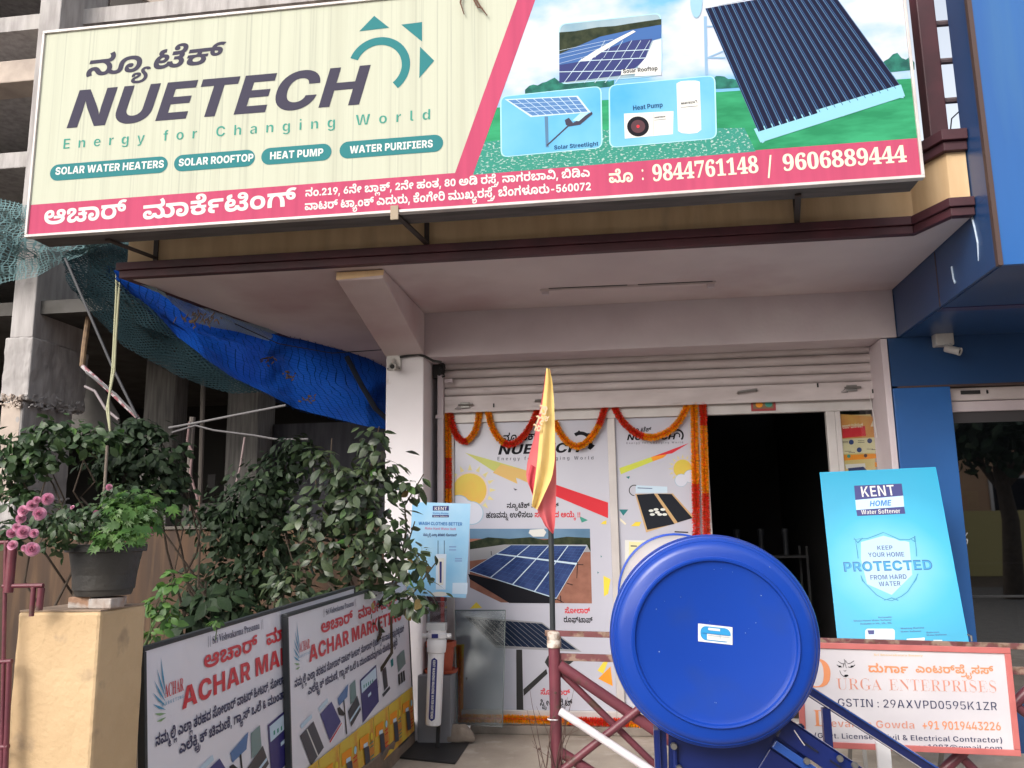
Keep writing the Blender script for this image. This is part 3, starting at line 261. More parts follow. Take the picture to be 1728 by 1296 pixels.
[0,201,567,[519,-6,-52,0,-80,16,-68,31,-33,22,-14,10,-22,12,-18,6,-9,0,-22,0,-24,-14,1,-11,0,-14,22,-23,21,-15,-127,-26,-26,16,-32,46,1,19,0,25,42,38,82,22,61,0,36,0,62,-12,62,-26,33,-22,16,-10,34,-17,38,-9,23,0,36,0,36,21,1,21,0,16,-26,38,-25,19,131,27,34,-24,34,-53,1,-27,0,-50,-110,-52],[391,134,-38,0,-40,21,1,15,0,16,42,22,37,0,34,0,44,-22,1,-16,0,-15,-42,-21],[31,213,1,63,571,0,1,-63],[955,122,-86,0,-100,52,1,50,1,6,0,41,58,56,106,28,69,0,50,0,72,-9,25,-6,-61,-47,-18,4,-38,5,-25,0,-28,0,-52,-12,-32,-30,1,-28,1,-20,0,-17,28,-23,33,0,18,0,24,9,1,10,0,5,-10,9,-7,2,-8,3,-28,3,-23,0,-317,0,1,63,307,0,54,0,82,-10,31,-14,24,-10,24,-28,1,-19,0,-37,-92,-36]],
[0,206,317,[315,-6,-88,0,-116,22,-54,36,1,21,0,14,14,22,30,19,27,9,-11,-9,-79,0,1,51,567,0,1,-51,-83,0,-13,9,28,-8,34,-18,18,-23,1,-14,0,-22,-54,-36,-118,-22],[319,56,64,0,54,24,1,16,0,12,-26,17,-52,10,-39,0,-40,0,-52,-10,-24,-18,1,-11,0,-18,58,-22],[207,156,27,19,44,7,70,23,40,30,1,18,1,6,0,12,-22,23,-40,15,-27,0,-18,0,-32,-9,1,-10,0,-7,16,-8,26,-3,13,0,36,0,50,19,21,17,39,-44,-20,-10,-44,-17,-56,-10,-39,0,-50,0,-74,14,-38,28,1,19,0,30,94,37,81,0,68,0,92,-28,48,-44,1,-26,0,-29,-40,-41,-31,-15]],
[0,210,447,[627,-6,-52,0,-78,13,-58,26,-23,19,63,4,-36,-26,-78,-27,-82,-9,-45,0,-62,0,-82,22,-42,34,1,20,0,22,28,33,70,29,61,18,34,10,32,17,1,10,0,5,-10,8,-22,4,-19,0,-30,0,-28,-12,1,-10,0,-6,8,-14,7,-5,-121,-22,-14,11,-16,29,1,14,0,20,42,32,90,19,71,0,72,0,84,-22,34,-32,1,-17,0,-19,-28,-29,-66,-28,-55,-17,-44,-13,-26,-15,1,-10,0,-11,32,-11,35,0,54,0,58,29,3,23,133,0,6,-26,52,-26,51,0,38,0,40,16,1,15,0,14,-28,18,-42,10,-21,2,111,23,42,-8,58,-21,28,-28,1,-21,0,-26,-48,-37,-96,-21],[501,128,1,51,357,0,1,-51,-15,0,-16,0,-30,1,-9,1,-43,-2],[547,156,25,19,44,7,70,23,40,30,1,18,1,6,0,12,-22,23,-40,15,-25,0,-20,0,-30,-9,1,-10,0,-7,16,-8,24,-3,13,0,36,0,50,19,21,17,41,-44,-22,-10,-44,-17,-56,-10,-39,0,-50,0,-72,14,-38,28,1,19,0,30,94,37,81,0,66,0,92,-28,48,-44,1,-26,0,-29,-40,-41,-31,-15]],
[0,214,454,[267,-6,-52,0,-86,16,-60,32,-34,45,1,30,0,38,56,56,106,31,75,0,42,0,72,-16,42,-33,1,-26,0,-20,-34,-34,-76,-20,-61,0,-40,0,-64,11,-23,8,9,47,18,-6,50,-9,35,0,36,0,32,14,1,11,0,10,-22,10,-21,0,-22,0,-40,-15,-24,-32,1,-26,1,-1,0,-15,16,-22,28,-14,38,-6,25,0,70,0,58,30,9,22,133,0,8,-20,48,-32,53,0,38,0,38,20,1,15,0,12,-22,19,-42,13,-29,3,93,40,56,-10,64,-30,28,-35,1,-20,0,-41,-100,-50,-99,0,-44,0,-80,11,-72,27,-31,24,65,-2,-32,-23,-76,-26,-88,-11],[209,208,-60,9,-50,36,1,17,0,16,36,27,86,18,75,1,13,-61,-32,-1,-28,-8,1,-8,0,-8,32,-12,27,-3],[567,134,1,56,89,0,44,8,58,34,1,23,1,4,0,13,-22,23,-40,15,-27,0,-18,0,-32,-9,1,-10,0,-7,16,-9,26,-3,13,0,34,0,52,19,21,17,39,-43,-20,-10,-44,-17,-56,-11,-39,0,-50,0,-72,15,-38,27,1,19,0,30,92,37,81,0,68,0,92,-28,48,-45,1,-25,0,-26,-32,-41,-54,-31,-72,-20,-41,-5]],
[0,216,419,[229,-6,-58,0,-86,25,-48,51,1,39,0,39,60,62,104,44,136,22,77,0,70,0,108,-15,82,-26,27,-17,61,-57,-15,-41,-28,-14,-68,-21,-49,0,-34,0,-64,12,-38,26,1,18,0,28,76,27,59,0,26,0,48,-7,19,-6,54,-11,64,-49,1,-33,0,-31,-60,-44,-96,-21,-53,0,-74,0,-100,29,-37,29,65,4,-34,-24,-68,-27,-72,-11],[259,58,38,0,44,27,7,21,131,0,6,-24,50,-24,47,0,22,0,42,7,28,19,1,19,0,14,-14,25,-30,15,-25,0,-16,0,-20,-7,1,-7,0,-8,26,-6,17,0,14,0,26,5,16,14,1,11,0,11,-22,19,-50,15,-86,9,-63,0,-25,0,-54,0,-86,-15,-60,-26,-32,-39,1,-23,0,-27,40,-25],[335,382,96,0,148,-20,71,-28,38,-14,64,-45,36,-54,1,-29,0,-21,-8,-33,-9,-14,-121,94,37,8,-20,19,-56,32,-35,12,-48,15,-108,15,-75,0,-50,0,-56,-8,-24,-16,1,-10,0,-8,12,-14,11,-7,-99,-35,-20,12,-26,26,-12,26,1,10,0,32,70,38,118,17]],
[0,218,485,[659,-6,-92,0,-106,45,1,39,0,34,86,42,69,0,58,0,70,-28,1,-25,0,-8,-8,-16,-3,-5,-95,2,2,3,2,5,1,2,0,7,-14,8,-13,0,-14,0,-20,-10,1,-9,0,-12,36,-16,49,0,40,0,58,15,30,34,1,29,1,5,0,24,-34,38,-66,21,-49,0,-52,0,-64,-26,-13,-23,-133,0,-4,24,-58,25,-47,0,-42,0,-40,-16,1,-14,0,-6,8,-10,11,-5,10,-4,32,-5,33,0,27,0,1,-55,-37,0,-28,0,-30,-3,-11,-4,-8,-4,-8,-8,1,-6,0,-10,30,-14,37,0,30,0,46,8,23,8,67,-49,-42,-13,-88,-14,-53,0,-100,0,-94,42,1,30,0,18,32,29,62,21,49,5,-3,-21,-46,9,-58,24,-28,31,1,19,0,23,52,37,94,21,63,0,56,0,80,-14,64,-25,31,-17,-61,-3,32,18,68,27,86,14,57,0,72,0,106,-22,70,-40,34,-54,1,-33,0,-39,-56,-63,-120,-37],[717,288,-54,0,-70,13,-32,25,1,17,0,27,84,34,87,0,68,0,92,-24,48,-43,1,-27,0,-30,-46,-40,-88,-21,-59,0,-17,44,32,0,40,9,22,19,1,15,1,5,0,16,-22,22,-40,13,-23,0,-20,0,-32,-8,1,-9,0,-9,30,-6,19,0,40,0,52,19,21,17,39,-41,-20,-10,-44,-17,-58,-10]],
[0,226,457,[235,-6,-62,0,-82,22,-42,34,1,20,0,22,28,33,70,29,61,18,34,10,32,17,1,10,0,5,-10,8,-22,4,-19,0,-30,0,-28,-12,1,-10,0,-6,8,-14,7,-5,-121,-22,-14,11,-16,29,1,14,0,20,42,32,90,19,71,0,72,0,84,-22,34,-32,1,-17,0,-19,-28,-29,-66,-28,-55,-17,-44,-13,-26,-15,1,-10,0,-11,32,-11,35,0,54,0,58,29,3,23,133,0,4,-27,58,-25,43,0,32,0,52,15,30,41,1,38,0,35,-34,68,-56,55,-72,34,-37,0,-28,0,-26,-10,1,-10,0,-11,30,-9,25,0,32,0,38,20,5,17,109,-3,-18,-44,-108,-43,-69,0,-38,0,-64,10,-46,18,-26,27,1,17,0,34,100,41,85,0,84,0,130,-38,90,-67,48,-88,1,-52,0,-57,-58,-70,-112,-32,-81,0,-48,0,-76,13,-60,26,-27,20,67,3,-36,-26,-78,-27,-82,-9]],
[0,230,346,[347,-6,-96,0,-140,32,-74,63,1,45,0,36,52,53,88,36,104,17,55,0,52,0,74,-12,48,-20,17,-12,7,2,-16,16,-42,31,-58,24,-72,14,-45,0,-52,0,-46,-19,1,-15,0,-10,20,-17,17,-7,-93,-38,-42,19,-34,45,1,18,0,32,60,38,100,17,61,0,84,0,124,-28,49,-25,42,-22,52,-57,22,-64,1,-35,0,-55,-74,-69,-140,-33],[349,59,54,0,72,21,36,35,1,21,0,24,-40,34,-70,19,-51,0,-54,0,-74,-21,-38,-34,1,-22,0,-37,90,-40]],
[0,231,432,[403,-6,-116,0,-166,42,-88,73,1,47,0,40,64,56,112,30,71,0,54,0,78,-20,40,-36,1,-25,0,-24,-42,-36,-80,-21,-61,0,-44,0,-64,12,-48,17,-15,8,25,51,12,-8,30,-16,42,-10,27,0,46,0,44,16,1,13,0,13,-28,12,-21,0,-26,0,-44,-14,-26,-32,1,-27,0,-27,52,-43,104,-26,83,0,82,0,120,31,62,62,1,46,0,28,-18,52,-36,42,-56,24,-37,0,-24,0,-28,-10,1,-10,0,-11,32,-9,23,0,32,0,36,20,5,17,109,-3,-12,-31,-56,-38,-80,-18,-47,0,-38,0,-62,10,-46,18,-26,26,1,17,0,34,100,42,85,0,78,0,114,-33,74,-56,34,-70,1,-37,0,-48,-54,-78,-106,-54,-158,-28]],
[0,232,400,[391,-6,-50,0,-84,12,-52,25,1,19,0,11,24,21,23,9,29,-16,-78,5,-114,31,-60,47,1,30,0,27,48,42,92,25,65,0,44,0,70,-16,44,-31,1,-24,0,-20,-34,-33,-72,-18,-55,0,-44,0,-74,10,-19,7,9,39,20,-5,46,-7,29,0,42,0,34,14,1,11,0,9,-24,11,-19,0,-34,0,-42,-22,1,-18,0,-13,18,-22,52,-16,98,-9,79,-1,84,3,100,27,42,43,1,27,0,22,-18,42,-38,32,-60,20,-39,0,-24,0,-28,-10,1,-10,0,-11,30,-9,23,0,32,0,38,20,5,17,109,-3,-12,-31,-56,-38,-82,-18,-47,0,-36,0,-62,10,-46,18,-26,27,1,18,0,33,98,41,85,0,78,0,116,-29,78,-48,38,-60,1,-31,0,-39,-46,-57,-78,-38,-90,-19,-41,-3,29,20,20,-9,22,-20,1,-15,0,-25,-98,-31],[395,43,26,0,30,8,1,10,0,7,-32,9,-25,1,-24,-1,-32,-9,1,-7,0,-8,30,-10]],
[0,233,451,[235,-6,-64,0,-94,23,-52,42,1,28,0,25,46,36,78,21,53,0,70,0,72,-29,1,-26,0,-8,-10,-17,-5,-5,-99,4,2,3,2,5,1,2,0,8,-18,8,-15,0,-20,0,-26,-12,1,-12,0,-15,52,-17,59,0,62,0,56,29,5,23,133,0,2,-27,60,-25,43,0,20,0,36,7,28,16,16,28,1,22,0,43,-52,77,-88,59,-116,34,-65,0,-30,0,-30,-10,1,-10,0,-11,30,-9,19,0,36,0,38,20,5,17,123,-5,-12,-31,-60,-37,-84,-17,-49,0,-54,0,-80,17,-44,32,1,24,0,22,44,33,92,19,69,0,108,0,170,-40,120,-70,62,-93,1,-53,0,-38,-28,-52,-50,-33,-62,-18,-66,-7,-29,0,-48,0,-76,13,-58,26,-27,19,63,-2,-34,-19,-70,-25,-84,-12]],
[0,236,381,[517,-6,-54,0,-80,16,-68,31,-33,22,-14,10,-22,12,-18,6,-9,0,-22,0,-24,-14,1,-11,0,-14,24,-23,19,-15,-127,-26,-26,16,-32,46,1,19,0,25,42,38,82,22,61,0,36,0,62,-12,62,-26,33,-22,16,-10,34,-17,38,-9,23,0,36,0,36,21,1,21,0,16,-26,38,-25,19,131,27,34,-24,34,-53,1,-27,0,-50,-110,-52],[317,174,-48,0,-88,7,-35,7,49,41,22,-5,56,-5,31,0,34,0,46,9,22,20,1,16,1,5,0,12,-22,23,-40,15,-27,0,-18,0,-32,-9,1,-10,0,-7,16,-8,24,-4,13,0,36,0,52,19,21,17,39,-43,-20,-10,-44,-17,-56,-10,-39,0,-52,0,-70,14,-38,28,1,19,0,30,92,37,81,0,68,0,92,-28,48,-45,1,-25,0,-31,-50,-42,-92,-20]],
[0,237,428,[257,-6,-114,0,-114,51,1,44,0,45,114,50,109,0,64,0,88,-15,54,-29,17,-22,5,-44,-8,-21,-54,-37,-92,-22],[267,53,48,0,46,20,1,17,0,18,-48,19,-43,0,-32,0,-42,-9,-20,-17,1,-11,0,-18,48,-19],[603,-6,-60,0,-90,18,-56,30,-11,19,-3,45,16,27,58,35,92,18,65,0,110,0,108,-53,1,-44,0,-42,-110,-53],[589,53,48,0,46,20,1,17,0,18,-46,19,-41,0,-50,0,-48,-21,1,-16,0,-18,50,-19],[255,176,-48,0,-88,5,-33,7,47,41,22,-5,58,-5,29,0,36,0,44,9,22,20,1,16,1,5,0,12,-22,23,-40,15,-25,0,-20,0,-30,-9,1,-10,0,-7,16,-8,24,-4,13,0,36,0,50,19,21,17,41,-43,-22,-10,-44,-17,-56,-10,-39,0,-50,0,-72,14,-38,28,1,19,0,30,94,37,81,0,66,0,92,-28,48,-45,1,-25,0,-31,-46,-41,-92,-19]],
[0,240,319,[317,-6,-88,0,-116,22,-54,36,1,21,0,14,14,22,30,19,27,9,-11,-9,-79,0,1,51,211,0,18,4,24,11,1,7,0,7,-16,12,-13,4,81,6,57,-6,10,-6,12,-12,1,-5,0,-7,-8,-11,-5,-4,201,0,1,-51,-83,0,-13,9,28,-8,34,-18,18,-23,1,-14,0,-22,-54,-36,-118,-22],[321,56,64,0,54,24,1,16,0,12,-26,17,-52,10,-39,0,-40,0,-52,-10,-24,-18,1,-11,0,-18,58,-22],[37,213,1,63,281,0,62,0,54,8,15,6,12,6,10,15,1,8,0,15,-38,20,-33,0,-32,0,-46,-16,1,-15,0,-2,0,-5,3,-4,-33,27,8,6,22,4,9,0,24,0,36,-16,1,-12,0,-14,-38,-16,-37,0,-40,0,-46,25,1,20,0,18,42,31,80,19,61,0,66,0,88,-25,46,-43,1,-27,0,-23,-28,-34,-27,-13,-14,-6,-52,-12,-84,-8,-63,0]],
[0,242,351,[353,213,-36,0,-52,-18,-34,-30,-9,-20,-6,-11,-10,-29,-4,-38,1,-26,1,-41,-153,0,1,56,0,38,26,66,66,50,61,14,29,-11,-183,0,1,63,327,0,64,0,52,8,15,6,12,6,8,15,1,8,0,15,-36,20,-35,0,-32,0,-46,-16,1,-15,0,-2,2,-5,1,-4,-33,27,8,6,22,4,11,0,24,0,34,-16,1,-12,0,-14,-36,-16,-37,0,-42,0,-44,25,1,20,0,18,40,31,82,19,61,0,64,0,90,-25,46,-43,1,-27,0,-24,-34,-36,-62,-24,-43,-6,13,3,58,-20,54,-52,16,-60,1,-33,1,-57,-155,0,1,40,0,29,-4,40,-8,30,-7,11,-20,29,-60,34]],
[0,248,454,[267,-6,-52,0,-86,16,-60,32,-34,45,1,30,0,38,56,56,106,31,75,0,42,0,72,-16,42,-33,1,-26,0,-20,-34,-34,-76,-20,-61,0,-40,0,-64,11,-23,8,9,47,18,-6,50,-9,35,0,36,0,32,14,1,11,0,10,-22,10,-21,0,-22,0,-40,-15,-24,-32,1,-26,1,-1,0,-15,16,-22,28,-14,38,-6,25,0,70,0,58,30,9,22,133,0,8,-20,48,-32,53,0,38,0,38,20,1,15,0,12,-22,19,-42,13,-29,3,83,36,58,-8,68,-29,32,-36,1,-18,0,-41,-100,-50,-99,0,-44,0,-80,11,-72,27,-31,24,65,-2,-32,-23,-76,-26,-88,-11],[209,208,-60,9,-50,36,1,17,0,16,36,27,86,18,75,1,13,-61,-32,-1,-28,-8,1,-8,0,-8,32,-12,27,-3],[567,134,1,54,75,0,32,0,24,8,1,8,0,8,-30,9,-45,7,89,49,40,-9,52,-18,30,-19,12,-21,1,-10,0,-14,-22,-22,-36,-16,-25,-5,-22,-5,-52,-4,-29,0],[489,213,1,63,107,0,60,0,56,8,15,6,12,6,8,15,1,8,0,15,-36,20,-35,0,-32,0,-46,-16,1,-15,0,-2,2,-5,1,-4,-33,27,8,6,22,4,11,0,24,0,34,-16,1,-12,0,-14,-36,-16,-37,0,-42,0,-44,25,1,20,0,18,40,31,82,19,61,0,64,0,90,-25,46,-43,1,-27,0,-23,-30,-34,-27,-13,-14,-6,-50,-12,-84,-8,-63,0]],
[0,255,410,[229,-6,-88,0,-104,57,1,55,0,27,32,45,64,36,49,11,25,-12,-167,0,1,63,461,0,62,0,54,8,15,6,12,6,10,15,1,8,0,15,-38,20,-33,0,-32,0,-46,-16,1,-15,0,-2,0,-5,3,-4,-33,27,8,6,22,4,9,0,24,0,36,-16,1,-12,0,-14,-38,-16,-37,0,-40,0,-46,25,1,20,0,18,42,31,80,19,61,0,66,0,88,-25,46,-43,1,-27,0,-23,-28,-34,-27,-13,-14,-5,-40,-11,-33,-4,15,5,46,-11,56,-36,28,-45,1,-26,0,-55,-106,-57,-87,0,-48,0,-74,13,-60,26,-25,19,65,4,-34,-24,-68,-27,-72,-11],[259,58,38,0,46,29,5,23,131,0,4,-27,52,-25,31,0,36,0,42,24,1,28,0,20,-28,37,-54,29,-84,17,-53,0,-17,0,-54,0,-80,-16,-56,-29,-30,-37,1,-21,0,-27,40,-25]],
[0,257,385,[521,-6,-54,0,-80,16,-66,31,-33,22,-16,10,-22,12,-18,6,-9,0,-22,0,-24,-14,1,-11,0,-14,24,-23,19,-15,-127,-26,-26,16,-32,46,1,19,0,25,42,38,82,22,61,0,54,0,86,-23,47,-30,22,-14,38,-20,36,-9,23,0,36,0,34,23,1,22,0,23,-42,42,-78,34,-51,11,-385,0,1,63,417,0,62,0,54,8,15,6,12,6,10,15,1,8,0,15,-38,20,-33,0,-32,0,-46,-16,1,-15,0,-2,0,-5,3,-4,-33,27,8,6,22,4,9,0,24,0,36,-16,1,-12,0,-14,-38,-16,-37,0,-40,0,-46,25,1,20,0,18,42,31,80,19,61,0,66,0,88,-25,46,-43,1,-27,0,-23,-28,-34,-27,-13,-14,-6,-52,-12,-84,-8,-63,0,-19,0,151,12,46,-16,62,-38,32,-45,1,-26,0,-53,-110,-53]],
[0,258,431,[239,-6,-64,0,-94,23,-50,42,1,28,0,25,44,36,78,21,53,0,72,0,70,-29,1,-26,0,-8,-10,-17,-5,-5,-99,4,2,3,2,5,1,2,0,8,-16,8,-17,0,-18,0,-28,-12,1,-12,0,-15,54,-17,57,0,62,0,56,29,5,23,133,0,4,-27,50,-25,35,0,30,0,32,12,14,19,1,9,0,18,-26,38,-27,19,131,27,36,-24,34,-54,1,-29,0,-34,-54,-44,-88,-21,-51,0,-50,0,-76,13,-58,25,-25,20,61,-2,-34,-19,-70,-25,-84,-12],[447,130,-38,0,-40,21,1,16,0,16,42,21,37,0,34,0,44,-21,1,-16,0,-16,-42,-21],[31,213,1,63,511,0,60,0,56,8,15,6,12,6,8,15,1,8,0,15,-36,20,-35,0,-32,0,-46,-16,1,-15,0,-2,2,-5,1,-4,-33,27,8,6,22,4,11,0,24,0,34,-16,1,-12,0,-14,-36,-16,-37,0,-42,0,-44,25,1,20,0,18,40,31,82,19,61,0,64,0,90,-25,46,-43,1,-27,0,-23,-30,-34,-27,-13,-14,-6,-50,-12,-84,-8,-63,0]],
[0,259,431,[239,-6,-64,0,-94,23,-50,42,1,28,0,25,44,36,78,21,53,0,72,0,70,-29,1,-26,0,-8,-10,-17,-5,-5,-99,4,2,3,2,5,1,2,0,8,-16,8,-17,0,-18,0,-28,-12,1,-12,0,-15,54,-17,57,0,62,0,56,29,5,23,133,0,4,-27,50,-25,35,0,30,0,32,12,14,19,1,9,0,18,-26,38,-27,19,131,27,36,-24,34,-54,1,-29,0,-34,-54,-44,-88,-21,-51,0,-50,0,-76,13,-58,25,-25,20,61,-2,-34,-19,-70,-25,-84,-12],[377,-72,13,76,127,0,13,-76],[447,130,-38,0,-40,21,1,16,0,16,42,21,37,0,34,0,44,-21,1,-16,0,-16,-42,-21],[31,213,1,63,511,0,60,0,56,8,15,6,12,6,8,15,1,8,0,15,-36,20,-35,0,-32,0,-46,-16,1,-15,0,-2,2,-5,1,-4,-33,27,8,6,22,4,11,0,24,0,34,-16,1,-12,0,-14,-36,-16,-37,0,-42,0,-44,25,1,20,0,18,40,31,82,19,61,0,64,0,90,-25,46,-43,1,-27,0,-23,-30,-34,-27,-13,-14,-6,-50,-12,-84,-8,-63,0]],
[0,260,448,[235,-6,-62,0,-82,22,-42,34,1,20,0,22,28,33,70,29,61,18,34,10,32,17,1,10,0,5,-10,8,-22,4,-19,0,-30,0,-28,-12,1,-10,0,-6,8,-14,7,-5,-121,-22,-14,11,-16,29,1,14,0,20,42,32,90,19,71,0,72,0,84,-22,34,-32,1,-17,0,-19,-28,-29,-66,-28,-55,-17,-44,-13,-26,-15,1,-10,0,-11,32,-11,35,0,54,0,58,29,3,23,133,0,4,-27,58,-25,43,0,50,0,52,31,1,27,0,25,-42,39,-76,30,-47,11,71,45,68,-16,110,-42,64,-57,1,-38,0,-35,-50,-54,-104,-30,-83,0,-48,0,-72,12,-62,26,-31,22,69,2,-36,-26,-78,-27,-82,-9],[503,213,1,63,71,0,62,0,54,8,15,6,12,6,10,15,1,8,0,15,-38,20,-33,0,-32,0,-46,-16,1,-15,0,-2,0,-5,3,-4,-33,27,8,6,22,4,9,0,24,0,36,-16,1,-12,0,-14,-38,-16,-37,0,-40,0,-46,25,1,20,0,18,42,31,80,19,61,0,66,0,88,-25,46,-43,1,-27,0,-23,-28,-34,-27,-13,-14,-6,-50,-12,-84,-8,-65,0]],
[0,263,692,[333,-6,-86,0,-114,26,-68,44,-30,52,1,26,0,40,68,63,130,37,97,0,82,0,112,-26,68,-44,30,-52,1,-26,0,-41,-70,-64,-128,-35],[329,59,44,0,66,16,36,34,1,25,0,24,-34,38,-64,22,-49,0,-42,0,-66,-16,-36,-34,1,-27,0,-24,36,-37,66,-21],[749,-6,-78,0,-120,31,-47,27,55,65,38,-29,76,-30,55,0,54,0,60,31,1,27,0,25,-42,39,-74,30,-47,11,75,43,68,-16,106,-41,62,-55,1,-38,0,-26,-28,-45,-60,-32,-88,-17],[1113,-6,-76,0,-120,33,-47,27,55,63,38,-29,76,-30,53,0,56,0,60,31,1,27,0,26,-42,39,-76,29,-47,11,77,62,68,-16,106,-48,62,-64,1,-40,0,-36,-52,-55,-106,-30],[627,213,1,63,71,0,62,0,54,8,15,6,12,6,10,15,1,8,0,15,-38,20,-33,0,-32,0,-46,-16,1,-15,0,-2,0,-5,3,-4,-33,27,8,6,22,4,9,0,24,0,36,-16,1,-12,0,-14,-38,-16,-37,0,-40,0,-46,25,1,20,0,18,42,31,80,19,61,0,66,0,88,-25,46,-43,1,-27,0,-23,-28,-34,-27,-13,-14,-6,-50,-12,-84,-8,-65,0]],
[0,264,346,[347,-6,-94,0,-140,30,-76,57,1,41,0,24,30,39,60,29,49,11,23,-12,-159,0,1,63,333,0,62,0,54,8,15,6,12,6,10,15,1,8,0,15,-38,20,-33,0,-32,0,-46,-16,1,-15,0,-2,0,-5,3,-4,-33,27,8,6,22,4,9,0,24,0,36,-16,1,-12,0,-14,-38,-16,-37,0,-40,0,-46,25,1,20,0,18,42,31,80,19,61,0,66,0,88,-25,46,-43,1,-27,0,-23,-28,-34,-27,-13,-14,-6,-50,-12,-84,-8,-65,0,121,17,43,-5,38,-12,48,-31,22,-37,1,-23,0,-40,-72,-57,-138,-31],[349,59,54,0,72,21,36,35,1,21,0,24,-40,34,-70,19,-51,0,-54,0,-74,-21,-38,-34,1,-22,0,-37,90,-40]],
[0,265,420,[431,-6,-130,0,-176,42,-92,73,1,47,0,40,64,56,110,30,73,0,54,0,78,-20,40,-36,1,-25,0,-24,-42,-36,-80,-21,-61,0,-44,0,-64,12,-48,17,-15,8,25,52,12,-9,30,-16,40,-10,29,0,46,0,44,16,1,13,0,12,-28,13,-21,0,-26,0,-44,-14,-26,-32,1,-27,0,-26,54,-44,112,-26,89,0,76,0,106,19,54,37,1,26,0,27,-72,42,-57,11,71,46,60,-14,94,-33,52,-45,1,-33,0,-40,-76,-68,-166,-40],[483,213,1,63,41,0,60,0,56,8,15,6,12,6,8,15,1,8,0,15,-36,20,-35,0,-32,0,-46,-16,1,-15,0,-2,2,-5,1,-4,-33,27,8,6,22,4,11,0,24,0,34,-16,1,-12,0,-14,-36,-16,-37,0,-42,0,-44,25,1,20,0,18,40,31,82,19,61,0,64,0,90,-25,46,-43,1,-27,0,-23,-30,-34,-27,-13,-14,-6,-50,-12,-84,-8,-63,0]],
[0,270,384,[519,-6,-52,0,-80,16,-68,31,-33,22,-14,10,-22,12,-18,6,-9,0,-22,0,-24,-14,1,-11,0,-14,22,-23,21,-15,-127,-26,-26,16,-32,46,1,19,0,25,42,38,82,22,61,0,36,0,62,-12,62,-26,33,-22,16,-10,34,-17,38,-9,23,0,36,0,36,21,1,21,0,16,-26,38,-25,19,131,27,34,-24,34,-53,1,-27,0,-50,-110,-52],[391,134,-38,0,-40,21,1,15,0,16,42,22,37,0,34,0,44,-22,1,-16,0,-15,-42,-21],[31,213,1,63,417,0,62,0,54,8,15,6,12,6,10,15,1,8,0,15,-38,20,-33,0,-32,0,-46,-16,1,-15,0,-2,0,-5,3,-4,-33,27,8,6,22,4,9,0,24,0,36,-16,1,-12,0,-14,-38,-16,-37,0,-40,0,-46,25,1,20,0,18,42,31,80,19,61,0,66,0,88,-25,46,-43,1,-27,0,-23,-28,-34,-27,-13,-14,-6,-52,-12,-84,-8,-63,0]],
[0,276,147,[-353,26,34,-19,72,-27,90,-13,61,0,74,0,90,25,42,46,1,32,0,39,-66,72,-61,34,127,42,80,-45,70,-92,1,-47,0,-40,-46,-62,-86,-43,-130,-22,-83,0,-72,0,-118,17,-106,35,-57,28]],
[0,277,369,[-87,-94,-72,0,-120,17,-106,35,-57,28,91,40,38,-22,76,-26,88,-11,55,0,34,0,56,6,44,15,24,27,1,21,0,26,-8,39,-6,34,1,17,0,42,76,58,138,30,95,0,90,0,134,-26,86,-44,40,-57,1,-31,0,-41,-60,-58,-110,-31,-73,0,-66,0,-94,22,-48,40,1,28,0,21,32,32,58,18,41,0,50,0,48,-22,1,-18,0,-16,-34,-19,-29,0,-18,0,-40,8,-7,10,15,5,-2,-2,-2,-7,1,-4,0,-12,38,-24,47,0,38,0,50,16,28,31,1,23,0,26,-44,43,-90,26,-67,0,-74,0,-92,-36,1,-42,0,-19,8,-31,6,-35,1,-24,0,-45,-76,-56,-134,-25]],
[0,280,198,[121,-6,-66,0,-102,18,-80,30,-58,37,-21,19,129,32,30,-26,54,-32,62,-14,37,0,54,0,58,31,1,27,0,26,-42,39,-74,29,-47,11,77,62,68,-16,106,-48,62,-64,1,-40,0,-54,-118,-67]],
[0,281,413,[89,-6,-54,0,-90,18,-74,30,-56,37,-21,19,129,32,24,-21,48,-33,52,-18,31,0,32,0,38,15,1,18,0,15,-4,22,-2,20,1,11,0,40,76,54,138,29,95,0,90,0,130,-25,86,-44,40,-57,1,-32,0,-41,-60,-58,-108,-31,-75,0,-64,0,-94,22,-50,40,1,28,0,21,32,32,58,18,41,0,50,0,48,-22,1,-18,0,-16,-34,-19,-29,0,-18,0,-38,8,-9,10,15,5,0,-2,-4,-7,1,-4,0,-12,38,-24,47,0,38,0,52,16,26,31,1,23,0,26,-44,43,-88,26,-65,0,-48,0,-74,-15,-44,-31,1,-26,0,-12,2,-20,2,-22,1,-15,0,-31,-50,-37,-90,-16]],
